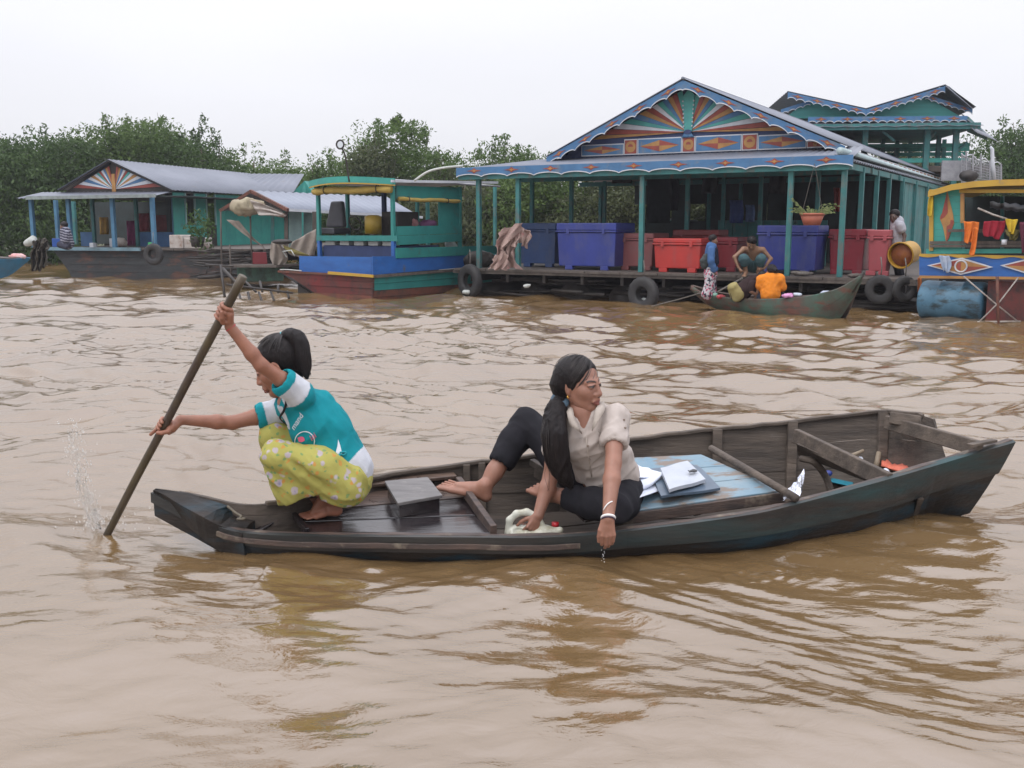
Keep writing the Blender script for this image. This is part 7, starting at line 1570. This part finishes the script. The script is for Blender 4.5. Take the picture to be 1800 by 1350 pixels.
# ------------------------------------------------------------------ the seated woman
def build_woman():
    SK = np.array((.31, .150, .102)); S = 1.05
    pel = T(1062, 858, 4.47); waist = T(1058, 822, 4.43); chest = T(1034, 768, 4.36); neck = T(1022, 722, 4.33)
    head = T(1018, 675, 4.33); fwd = Vector((.82, -.56, -.03)); up = Vector((.0, .0, 1))
    shl = T(1082, 733, 4.29); shr = T(981, 745, 4.42)
    ell = T(1078, 815, 4.13); wrl = T(1069, 912, 3.955)
    elr = T(968, 838, 4.40); wrr = T(946, 906, 4.31)
    hil = T(1084, 866, 4.44); hir = T(1040, 856, 4.52); knl = T(1082, 892, 4.22); knr = T(925, 742, 4.74)
    anl = T(966, 868, 4.44); anr = T(851, 858, 4.60); heelr = T(858, 880, 4.60); toer = T(771, 851, 4.64); heell = T(972, 880, 4.44); toel = T(936, 854, 4.52)
    root = thing('person', 'seated woman in beige blouse and black trousers looking right with one hand over the gunwale', 'person', Vector((pel.x, pel.y, .15)))
    pts = [pel, head, wrl, wrr, knl, knr, anl, toer, toel]
    lo, hi = bounds(pts, .17); F = Field(lo, hi, .006)
    F.cap(V3(head-up*.05), V3(neck), .046, .047, .02); F.cap(V3(neck), V3(lerp(shl, shr, .5)+Vector((0, .03, 0))), .05, .06, .03)
    F.cap(V3(shl), V3(shr), .046, .046, .03); F.cap(V3(neck), V3(lerp(neck, chest, .8)), .055, .085, .03)
    limb(F, [lerp(neck, chest, .5), chest, waist, pel], [.075, .095, .088, .11], .05)
    limb(F, [shl, lerp(shl, ell, .5), ell, lerp(ell, wrl, .3), wrl], [.045, .040, .034, .036, .0235], .015)
    limb(F, [shr, lerp(shr, elr, .5), elr, lerp(elr, wrr, .3), wrr], [.045, .040, .034, .036, .0235], .015)
    limb(F, [hil, knl, lerp(knl, anl, .3), anl], [.075, .052, .05, .034], .03); limb(F, [hir, knr, lerp(knr, anr, .3), lerp(knr, anr, .75), anr], [.075, .052, .054, .038, .035], .03)
    body = [F.mesh()]
    G = Field(V3(head)-.17, V3(head)+.17, .0026); P = head_shape(G, head, fwd, up, S); G.cap(V3(head-up*.045), V3(neck), .047, .048, .02); body.append(G.mesh())
    # near hand hangs over the gunwale, fingers down
    G = Field(V3(wrl)-.16, V3(wrl)+.16, .0024); G.cap(V3(wrl), V3(lerp(wrl, ell, .2)), .0235, .026, .01)
    hand_shape(G, wrl, Vector((0, -.16, -.98)), Vector((.05, -.97, .16)), .92, side=-1, curls=(.42, .38, .36, .34), spread=-.10, thumb=.7, thumb_dir=(-.38, -.25, -.85)); body.append(G.mesh())
    # far hand closes over the jug handle
    G = Field(V3(wrr)-.16, V3(wrr)+.16, .0028); G.cap(V3(wrr), V3(lerp(wrr, elr, .2)), .0235, .026, .01)
    hand_shape(G, wrr, Vector((-.40, -.25, -.80)), Vector((.45, -.75, .35)), .88, side=-1, curls=(.75, .8, .8, .85), spread=.0, thumb=.5); body.append(G.mesh())
    for a, h, t, sd, kk in ((anr, heelr, toer, 1, knr), (anl, heell, toel, 1, knl)):
        lo, hi = bounds([a, h, t], .08); G = Field(lo, hi, .003); foot_shape(G, a, h, t, 1.0, sd, up=(0, -.45, 1) if a is anr else (-.6, 0, .8)); G.cap(V3(a), V3(lerp(a, kk, .22)), .035, .037, .01); body.append(G.mesh())
    V, Fc = join(body); cols = np.tile(SK, (len(V), 1)); cols *= (1+.08*snoise(V, 9, 5))[:, None]
    cols = head_paint(V, cols, P, head, fwd, up, S, lip=(.27, .095, .080))
    f, l, u = basis(fwd, up)
    link_mesh('body', V, Fc, SKIN, root, True, cols)
    M = [tuple(f), tuple(l), tuple(u)]; Q = lambda x, y, z: V3(head+(f*x+l*y+u*z)*S)
    G = Field(V3(head)-.2, V3(head)+.2, .0033)
    G.ell(Q(-.021, 0, .033), np.array((.096, .082, .089))*S, M, .01)
    G.cap(Q(-.06, -.03, -.02), V3(T(986, 698, 4.33)), .062, .034, .03)
    G.ell(Q(.112, 0, -.022), np.array((.088, .102, .116))*S, M, .006, True)
    G.ell(Q(.055, -.085, -.045), np.array((.05, .035, .050))*S, M, .012, True); G.ell(Q(.055, .085, -.045), np.array((.05, .035, .050))*S, M, .012, True)
    G.ell(Q(.006, -.092, -.035), np.array((.022, .022, .024))*S, M, .008, True)
    V, Fc = G.mesh(); V = fold_disp(V, Fc, .0015, 28, 2); link_mesh('hair', V, Fc, HAIR, root, True)
    tie = T(984, 704, 4.31)
    pp = [tie, T(977, 725, 4.28), T(974, 765, 4.235), T(978, 800, 4.24), T(988, 830, 4.25), T(1004, 856, 4.27)]; pr = [.022, .042, .052, .050, .036, .008]
    lo, hi = bounds(pp, .09); G = Field(lo, hi, .004); P6 = spline(pp, 16); R6 = np.interp(np.linspace(0, 1, 16), np.linspace(0, 1, 6), pr)
    for i in range(15): G.cap(V3(P6[i]), V3(P6[i+1]), R6[i], R6[i+1], .01, (Vector((.3, 1, .1)), .7))
    V, Fc = G.mesh(); V = fold_disp(V, Fc, .0055, 19, 9, (1.8, 1.8, .16)); pony = link_mesh('ponytail', V, Fc, HAIR, root, True)
    tail_strands('tail_strands', root, P6, R6, 110, 4); strands('hair_strands', root, head, S, f, l, u, tie, 200, 5)
    G = Field(V3(tie)-.07, V3(tie)+.07, .0035)
    for i in range(14): a = 2*math.pi*i/14; G.ell(V3(tie+Vector((.027*math.cos(a), .022*math.sin(a)-.006, .014*math.sin(a)))), .0135+.003*math.sin(i*2.7), None, .006)
    V, Fc = G.mesh(); V = fold_disp(V, Fc, .003, 60, 1); link_mesh('scrunchie', V, Fc, mat('slate_scrunchie', (.075, .13, .18), (.03, .05, .075), scale=40, rough=.7), pony, True)
    mb = MB()
    for i in range(16):
        a = P6[random.randint(3, 11)]+Vector((random.choice((-1, 1))*.045, -.02, 0)); mb.tube(spline([a, a+Vector((random.uniform(-.015, .02), 0, -.06)), a+Vector((random.uniform(-.02, .03), 0, -.13))], 6), .0009, 4)
    tag(mb.build('flyaway_hair', HAIR, root, True), kind='stuff')
    e = Q(-.002, -.084, -.044); mb = MB(); mb.torus(e, tuple(f), .0065, .0018, 14, 6); mb.build('earring', mat('gold', (.75, .45, .12), rough=.25, metal=1., bump=0), root, True)
    # blouse
    lo, hi = bounds([pel, chest, neck, shl, shr], .22); G = Field(lo, hi, .0045)
    sl2 = lerp(shl, ell, .40); sr2 = lerp(shr, elr, .42)
    nb = lerp(neck, chest, .32)+Vector((0, .01, 0))
    G.cap(V3(shl), V3(shr), .052, .052, .03); G.cap(V3(lerp(shl, neck, .75)+Vector((0, .02, -.01))), V3(lerp(shr, neck, .75)+Vector((0, .02, -.01))), .058, .058, .02)
    limb(G, [nb, chest, waist, T(1066, 846, 4.45)], [.088, .112, .108, .128], .045)
    G.ell(V3(T(1046, 778, 4.29)), (.062, .05, .055), None, .03); G.ell(V3(T(1004, 782, 4.33)), (.055, .05, .055), None, .03)
    G.cap(V3(T(1088, 800, 4.37)), V3(T(1098, 836, 4.42)), .05, .062, .04)
    dl_ = (sl2-shl).normalized(); dr_ = (sr2-shr).normalized()
    G.cap(V3(shl), V3(sl2+dl_*.02), .048, .053, .015); G.cap(V3(shr), V3(sr2+dr_*.02), .046, .052, .015)
    dl_ = (sl2-shl).normalized(); dr_ = (sr2-shr).normalized()
    G.cap(V3(sl2+dl_*.065), V3(sl2+dl_*.18), .048, .07, .003, sub=True); G.plane(V3(sl2+dl_*.030)+0, V3(dl_), .003) if False else None; G.cap(V3(sr2+dr_*.065), V3(sr2+dr_*.18), .046, .07, .003, sub=True)
    # V neck: opening down the front
    vt = T(1022, 762, 4.20)
    for t in np.linspace(0, 1, 9):
        c = lerp(T(1024, 724, 4.245), T(1030, 770, 4.215), t); G.ell(V3(c), (.050*(1-t)+.004, .07*(1-t*.72), .020), None, .006, True)
    # tail of the blouse ends in a pointed hem
    X = (G.ax[0][:, None, None], G.ax[1][None, :, None], G.ax[2][None, None, :])
    zc = T(0, 850, 4.40).z; x0 = T(1044, 850, 4.33).x
    q = (zc+.055*np.abs(X[0]-x0)*1.2-.010*np.sin(X[0]*38)+0*X[1])-X[2]
    G.d = np.maximum(G.d, q).astype(np.float32)
    G.cap(V3(T(1060, 900, 4.44)), V3(T(1062, 858, 4.44)), .125, .112, .004, sub=True)
    V, Fc = G.mesh(); V = fold_disp(V, Fc, .003, 7, 4); V = dir_folds(V, Fc, .008, 13, (.35, 0, .9), 4); V = dir_folds(V, Fc, .005, 21, (.8, -.2, .45), 9)
    cols = np.tile(np.array((.45, .395, .36)), (len(V), 1)); cols *= (1+.06*snoise(V, 5, 1))[:, None]
    bl = link_mesh('blouse', V, Fc, mat('blouse_cloth', (1, 1, 1), (.78, .74, .72), attr='Col', scale=6, rough=.9, bump=.3, bscale=30, bdist=.008, spec=.15, lo=.45, hi=.75), root, True, cols)
    bv = BVHTree.FromPolygons(V.tolist(), Fc.tolist())
    def onto(px, py, off=.004):
        c = Vector((0, 0, CH)); d = ray(px, py).normalized(); h = bv.ray_cast(c, d, 8)
        return h[0]-d*off if h[0] else T(px, py, 4.22)
    BC = MATS['blouse_cloth']; BM = mat('blouse_trim', (.46, .405, .35), (.36, .31, .27), scale=7, rough=.9, bump=.3, bscale=30, bdist=.006)
    def patch(poly, name, off=.006, th=.004, m=BM):
        mb = MB(); mb.poly([onto(x, y, off) for x, y in poly], (0, -th, 0)); return mb.build(name, m, bl, True)
    def flap(o_, i_, name):
        mb = MB(); n = 8; g = []
        A = spline([T(*p) for p in o_], n); B = spline([T(*p) for p in i_], n); g = [[A[k], A[k].lerp(B[k], .5)+Vector((0, -.006, .003)), B[k]] for k in range(n)]; mb.sheet(g, .004); return mb.build(name, BM, bl, True)
    flap([(1062, 706, 4.33), (1064, 716, 4.26), (1060, 728, 4.215), (1052, 738, 4.20)], [(1052, 708, 4.32), (1050, 714, 4.255), (1046, 722, 4.22), (1040, 758, 4.195)], 'collar')
    flap([(996, 714, 4.36), (996, 722, 4.28), (998, 732, 4.24), (1002, 748, 4.23)], [(1004, 708, 4.35), (1007, 722, 4.27), (1010, 736, 4.235), (1024, 764, 4.20)], 'collar')
    mb = MB()
    pk = [(1052, 758), (1082, 764), (1080, 792), (1053, 787)]
    mb.tube([onto(x, y, .003) for x, y in pk+[pk[0]]], .0018, 5); mb.tube([onto(x, y, .003) for x, y in ((1052, 764), (1081, 770))], .0018, 5); mb.build('pocket_seam', BM, bl, True)
    mb = MB(); mb.tube([onto(x, y, .003) for x, y in ((1030, 768), (1033, 790), (1036, 815), (1040, 838))], .003, 5); mb.build('placket', BM, bl, True)
    for bx, by in ((1033, 784), (1036, 808), (1097, 738), (1099, 752)):
        p = onto(bx, by, .005); mb = MB(); mb.torus(p, (0, 1, .2), .0035, .0022, 10, 5); mb.build('button', mat('button_brown', (.25, .19, .15), rough=.4, bump=0), bl, True)
    # black trousers, cropped below the knee
    TR = mat('black_trousers', (.010, .010, .013), (.017, .016, .021), scale=12, rough=.85, bump=.3, bscale=30, bdist=.006, spec=.25)
    lo, hi = bounds([pel, knl, knr, anl, lerp(knr, anr, .6)], .16); G = Field(lo, hi, .0055)
    limb(G, [T(1066, 846, 4.47), T(1068, 862, 4.46)], [.118, .122], .03)
    limb(G, [T(1092, 864, 4.42), T(1088, 882, 4.32), knl], [.10, .086, .066], .03)
    limb(G, [hir, lerp(hir, knr, .5), knr], [.105, .086, .067], .03)
    hr = lerp(knr, anr, .56); hl = lerp(knl, anl, .66)
    limb(G, [knr, lerp(knr, hr, .5), hr], [.067, .069, .062], .02); limb(G, [knl, lerp(knl, hl, .5), hl], [.066, .066, .054], .02)
    G.cap(V3(hr+(hr-knr).normalized()*.03), V3(hr+(hr-knr).normalized()*.12), .052, .06, .004, sub=True); G.cap(V3(hl+(hl-knl).normalized()*.03), V3(hl+(hl-knl).normalized()*.12), .044, .055, .004, sub=True)
    V, Fc = G.mesh(); V = fold_disp(V, Fc, .003, 7, 3); V = dir_folds(V, Fc, .005, 14, (-.7, .2, .5), 6); link_mesh('trousers', V, Fc, TR, root, True)
    # bracelets
    d = (wrl-ell).normalized(); W_ = mat('white_bangle', (.75, .74, .72), rough=.35, bump=0)
    for k, (t, r, m, tilt) in enumerate(((.02, .0055, W_, (.1, 0, 0)), (-.012, .003, mat('dark_band', (.04, .02, .05), rough=.5, bump=0), (.1, 0, 0)), (.20, .0028, W_, (.75, 0, .3)))):
        mb = MB(); mb.torus(lerp(wrl, ell, t), d+Vector(tilt), .0265 if k < 2 else .031, r, 26, 8); mb.build('bangle', m, root, True)
    # jug
    jg = thing('jug', 'cut white plastic jug lying in the bilge under the woman\'s hand', 'jug', T(935, 925, 4.32))
    JM = mat('dirty_white_plastic', (.55, .55, .47), (.27, .23, .12), scale=9, rough=.3, bump=.1, lo=.45, hi=.7)
    c = T(930, 926, 4.32); G = Field(V3(c)-.24, V3(c)+.24, .004); J_ = lambda x, y, d=0.: V3(T(x, y, 4.32+d))
    G.cap(J_(905, 941), J_(955, 941), .048, .046, .02); G.cap(J_(955, 941), J_(975, 936), .040, .022, .03); G.cap(J_(975, 936), J_(984, 932), .016, .016, .008)
    for a_, b_ in (((893, 934), (896, 914)), ((896, 914), (908, 903)), ((908, 903), (926, 900)), ((926, 900), (944, 908)), ((944, 908), (954, 926))): G.cap(J_(*a_, -.01), J_(*b_, -.01), .016, .015, .008, (Vector((0, 1, 0)), .8))
    G.ell(J_(912, 934, -.05), (.030, .035, .017), None, .008, True)
    V, Fc = G.mesh(); link_mesh('vessel', V, Fc, JM, jg, True)
    mb = MB(); mb.tube([T(976, 926, 4.36), T(976, 918, 4.36)], .017, 14); loose('red_jar', 'small red plastic jar beside the white jug in the bilge', 'jar', mb, mat('red_plastic', (.45, .02, .03), rough=.35), True)
    # water drips from the fingertips
    mb = MB()
    for i in range(9): p = T(1058+random.uniform(-3, 6), 967+i*2.6, 4.0); mb.ball(p, random.uniform(.0012, .003), 6, 4)
    o = mb.build('water_drips', mat('droplet', (.6, .6, .6), rough=.05, bump=0), None, True); tag(o, 'fine water drops falling from the woman\'s fingertips', None, None, 'stuff')
build_woman()
# ------------------------------------------------------------------ people further off
SKF = (.20, .105, .07)
def floral(V):
    a = snoise(V, 26, 3); b = snoise(V, 31, 9); c = np.tile(np.array((.50, .48, .50)), (len(V), 1)); c[a > .12] = (.50, .10, .16); c[b > .2] = (.03, .03, .05); return c
Y = 16.55; P_ = lambda x, y, d=0.: W(x, y, Y+d)
J = dict(pelvis=P_(1249, 482), neck=P_(1250, 435), head=P_(1254, 422, -.0), shl=P_(1251, 440, .11), shr=P_(1250, 440, -.11), ell=P_(1253, 458, .14), wrl=P_(1257, 473, .12), elr=P_(1250, 458, -.15), wrr=P_(1255, 474, -.13), hal=P_(1258, 478, .12), har=P_(1257, 480, -.13),
         hil=P_(1250, 484, .07), hir=P_(1248, 484, -.07), knl=P_(1251, 501, .08), knr=P_(1246, 502, -.08), anl=P_(1250, 516, .08), anr=P_(1243, 517, -.08), tol=P_(1256, 520, .08), tor=P_(1249, 521, -.08))
simple_person('person', 'small child in blue jacket and flowered trousers standing in the canoe', J, SKF, [
    ('jacket', (.06, .13, .28), [(J['neck'], P_(1249, 462), .085, .10), (J['shl'], J['ell'], .055, .05), (J['ell'], J['wrl'], .048, .04), (J['shr'], J['elr'], .055, .05), (J['elr'], J['wrr'], .048, .04)], .010),
    ('vest', (.012, .014, .03), [(P_(1252, 440), P_(1253, 460), .088, .098)], .006),
    ('trousers', floral, [(P_(1249, 476), J['pelvis'], .10, .105), (J['hil'], J['knl'], .075, .065), (J['knl'], J['anl'], .065, .085), (J['hir'], J['knr'], .075, .065), (J['knr'], J['anr'], .065, .09)], .008)], facing=(1, -.25, -.1), hs=.74, res=.012)
heap('shoulder_bag', 'dark grey bag hanging behind the small child in the canoe', 'bag', tuple(P_(1240, 462, -.02)), (.09, .09, .16), mat('dark_bag', (.04, .05, .05), rough=.8), 51, res=.014)
Y = 16.95
J = dict(pelvis=P_(1325, 466, .12), neck=P_(1324, 436, -.02), head=P_(1321, 427, -.10), shl=P_(1341, 439), shr=P_(1307, 438), ell=P_(1355, 455, -.05), wrl=P_(1343, 472, -.10), elr=P_(1291, 452, -.05), wrr=P_(1298, 470, -.12), hal=P_(1334, 475, -.14), har=P_(1302, 476, -.15),
         hil=P_(1332, 467, .1), hir=P_(1318, 467, .1), knl=P_(1338, 455, -.16), knr=P_(1307, 455, -.16), anl=P_(1333, 479, -.08), anr=P_(1311, 479, -.08), tol=P_(1334, 486, -.22), tor=P_(1306, 487, -.22))
simple_person('person', 'shirtless man squatting on the deck edge in grey teal shorts', J, (.27, .15, .09), [
    ('shorts', (.06, .115, .125), [(J['pelvis'], J['pelvis'], .125, .125), (J['hil'], J['knl'], .09, .075), (J['hir'], J['knr'], .09, .075), (J['knl'], lerp(J['knl'], J['anl'], .35), .072, .06), (J['knr'], lerp(J['knr'], J['anr'], .35), .072, .06)], .008)], facing=(-.1, -.75, -.75), headup=(0, -.65, .76), hs=.95, res=.012)
Y = 16.05
J = dict(pelvis=P_(1300, 516, .0), neck=P_(1326, 496, .02), head=P_(1337, 489, .02), shl=P_(1326, 499, .16), shr=P_(1324, 500, -.14), ell=P_(1322, 514, .15), wrl=P_(1334, 520, .1), elr=P_(1320, 512, -.17), wrr=P_(1332, 521, -.15),
         hil=P_(1298, 518, .1), hir=P_(1298, 518, -.1), knl=P_(1288, 506, .1), knr=P_(1290, 505, -.12), anl=P_(1292, 524, .1), anr=P_(1294, 524, -.1))
simple_person('person', 'person in dark brown top and khaki trousers bending forward in the canoe', J, (.27, .15, .10), [
    ('shirt', (.032, .018, .018), [(J['neck'], J['pelvis'], .115, .14), (J['shl'], lerp(J['shl'], J['ell'], .6), .06, .06), (J['shr'], lerp(J['shr'], J['elr'], .6), .06, .06)], .012),
    ('trousers', (.33, .28, .12), [(J['hil'], J['knl'], .085, .07), (J['hir'], J['knr'], .085, .07), (J['knl'], J['anl'], .07, .06), (J['knr'], J['anr'], .07, .06)], .008)], facing=(.5, -.3, -.8), headup=(.8, 0, .6), hs=.9, res=.013)
Y = 15.75
J = dict(pelvis=P_(1353, 521, .0), neck=P_(1354, 486, .04), head=P_(1356, 478, .06), shl=P_(1340, 493, .04), shr=P_(1369, 492, .02), ell=P_(1334, 508, .08), wrl=P_(1330, 519, .14), elr=P_(1376, 507, .02), wrr=P_(1372, 519, .14))
simple_person('person', 'person in bright orange shirt seated in the canoe with back to the camera', J, (.27, .15, .10), [
    ('shirt', (.72, .23, .025), [(P_(1354, 494, .03), P_(1354, 516, .0), .135, .150), (J['shl'], P_(1337, 502, .05), .085, .075), (J['shr'], P_(1374, 504, .02), .085, .072), (J['shl'], J['shr'], .085, .085)], .010),
    ('trousers', (.03, .035, .05), [(P_(1342, 523, .1), P_(1370, 523, .1), .11, .11)], 0)], facing=(-.35, .9, -.3), hs=.95, res=.013, hair_kind='bun')
Y = 17.3
J = dict(pelvis=P_(1578, 437), neck=P_(1577, 390), head=P_(1572, 380, -.03), shl=P_(1582, 396, -.14), shr=P_(1574, 397, .12), ell=P_(1590, 414, -.17), wrl=P_(1588, 432, -.24), elr=P_(1578, 414, .08), wrr=P_(1584, 432, -.1),
         hil=P_(1580, 440, -.07), hir=P_(1577, 440, .07), knl=P_(1577, 464, -.08), knr=P_(1578, 464, .06), anl=P_(1580, 484, -.07), anr=P_(1584, 484, .07), tol=P_(1572, 487, -.1), tor=P_(1578, 487, .05))
simple_person('person', 'man in white sleeveless shirt and dark trousers holding the yellow basket', J, (.10, .058, .045), [
    ('shirt', (.42, .42, .46), [(J['neck'], P_(1577, 430), .10, .115), (J['shl'], lerp(J['shl'], J['ell'], .4), .07, .065), (J['shr'], lerp(J['shr'], J['elr'], .3), .065, .06)], .010),
    ('trousers', (.018, .018, .024), [(J['pelvis'], J['pelvis'], .12, .12), (J['hil'], J['knl'], .09, .07), (J['knl'], J['anl'], .07, .055), (J['hir'], J['knr'], .09, .07), (J['knr'], J['anr'], .07, .055)], .006)], facing=(-.7, -.7, -.2), hs=.92, res=.013)
bk = thing('basket', 'big yellow plastic tub tilted in the arms of the man in white', 'basket', W(1590, 462, 16.85))
c = W(1583, 449, 16.75); e = W(1600, 443, 17.0); d = (e-c).normalized()
mb = MB(); mb.tube([c, c+d*.04, e, e+d*.10], [.215, .20, .19, .14], 24, cap=False); mb.tube([e+d*.095, e+d*.10], [.14, .139], 24); YB = mat('yellow_tub', (.50, .28, .02), (.36, .19, .02), scale=5, rough=.45, dirt=(.30, .05, .03), dlo=.58, dhi=.7, dscale=4); mb.build('tub', YB, bk, True)
mb = MB(); mb.tube([c+d*.05, e+d*.05], [.185, .165], 20); mb.build('contents', mat('tub_inside', (.35, .12, .03), (.25, .07, .03), scale=8, rough=.7), bk, True); mb = MB(); mb.torus(c, d, .215, .014, 26, 7); mb.build('rim', YB, bk, True)
Y = 25.5
def stripes(V): s = np.sin(V[:, 2]*95+V[:, 0]*20) > .1; c = np.tile(np.array((.035, .035, .06)), (len(V), 1)); c[s] = (.28, .28, .33); return c
J = dict(pelvis=P_(118, 429), neck=P_(115, 407), head=P_(112, 398), shl=P_(117, 411, .14), shr=P_(117, 411, -.14), ell=P_(116, 422, .17), wrl=P_(110, 428, .1), elr=P_(116, 422, -.17), wrr=P_(110, 428, -.14), hil=P_(118, 430, .1), hir=P_(118, 430, -.1), knl=P_(107, 430, .12), knr=P_(106, 430, -.14), anl=P_(116, 434, .15), anr=P_(115, 434, -.2))
simple_person('person', 'woman in striped dark shirt seated on the porch of the left houseboat', J, SKF, [
    ('shirt', stripes, [(J['neck'], P_(118, 427), .12, .16), (J['shl'], J['ell'], .075, .07), (J['shr'], J['elr'], .075, .07), (J['elr'], J['wrr'], .06, .05)], .012),
    ('trousers', (.05, .05, .07), [(J['hil'], J['knl'], .10, .08), (J['hir'], J['knr'], .10, .08), (J['knl'], J['anl'], .08, .07), (J['knr'], J['anr'], .08, .07)], 0)], facing=(-1, -.25, -.15), hs=1.0, res=.016)
# ------------------------------------------------------------------ splash beside the pole
GL = bpy.data.materials.new('clear_water'); GL.use_nodes = True; b = GL.node_tree.nodes['Principled BSDF']; b.inputs['Base Color'].default_value = (.95, .93, .90, 1); b.inputs['Transmission Weight'].default_value = .85; b.inputs['Roughness'].default_value = .08; b.inputs['IOR'].default_value = 1.33
rr = random.Random(12); mb = MB(); base = Wz(172, 925, 0.0)
for i in range(330):
    t = rr.random()**.8; x = 128+44*t**1.6+rr.gauss(0, 7+6*(1-t)); y = 738+190*t+rr.gauss(0, 5); s = rr.uniform(.0012, .0050)*(1.0+.3*t); mb.ball(W(x, y, 4.38+rr.gauss(0, .03)), (s, s, s*rr.uniform(1, 2.6)), 6, 4)
for k in range(4):
    x0 = 126+rr.uniform(-10, 12); y0 = 745+rr.uniform(0, 60); pts = [W(x0, y0, 4.38), W(x0+8+rr.uniform(-4, 4), y0+50, 4.38), W(150+rr.uniform(-8, 8), 880+rr.uniform(-20, 10), 4.38), W(170+rr.uniform(-8, 8), 930, 4.38)]; q = spline(pts, 26)
    mb.tube(q, [.0018+.0022*abs(math.sin(i*1.3+k))*(i/26+.3) for i in range(26)], 5)
for k in range(120):
    a = rr.uniform(0, 6.28); r0 = abs(rr.gauss(0, .07)); s = rr.uniform(.002, .006); mb.ball(base+Vector((math.cos(a)*r0*1.6, math.sin(a)*r0, rr.uniform(.0, .05))), s, 6, 4)
o = mb.build('water_splash', GL, None, True, org=base); tag(o, 'thin splash of water drops thrown up beside the pole', None, None, 'stuff')
# ------------------------------------------------------------------ damp air over the river
hz_b = MB(); F0 = Frame((0, 0), (1, 0)); hz_b.box(F0, -70, 70, -3, 64, -1.6, 8.5)
hm = bpy.data.materials.new('haze_air'); hm.use_nodes = True; nt = hm.node_tree; nt.nodes.clear(); o_ = nt.nodes.new('ShaderNodeOutputMaterial'); pv = nt.nodes.new('ShaderNodeVolumePrincipled')
pv.inputs['Color'].default_value = (.93, .93, 1.0, 1); pv.inputs['Density'].default_value = .0009; pv.inputs['Anisotropy'].default_value = .2; nt.links.new(pv.outputs[0], o_.inputs['Volume'])
ho = hz_b.build('haze', hm); tag(ho, 'thin pale haze over the river', None, None, 'stuff')
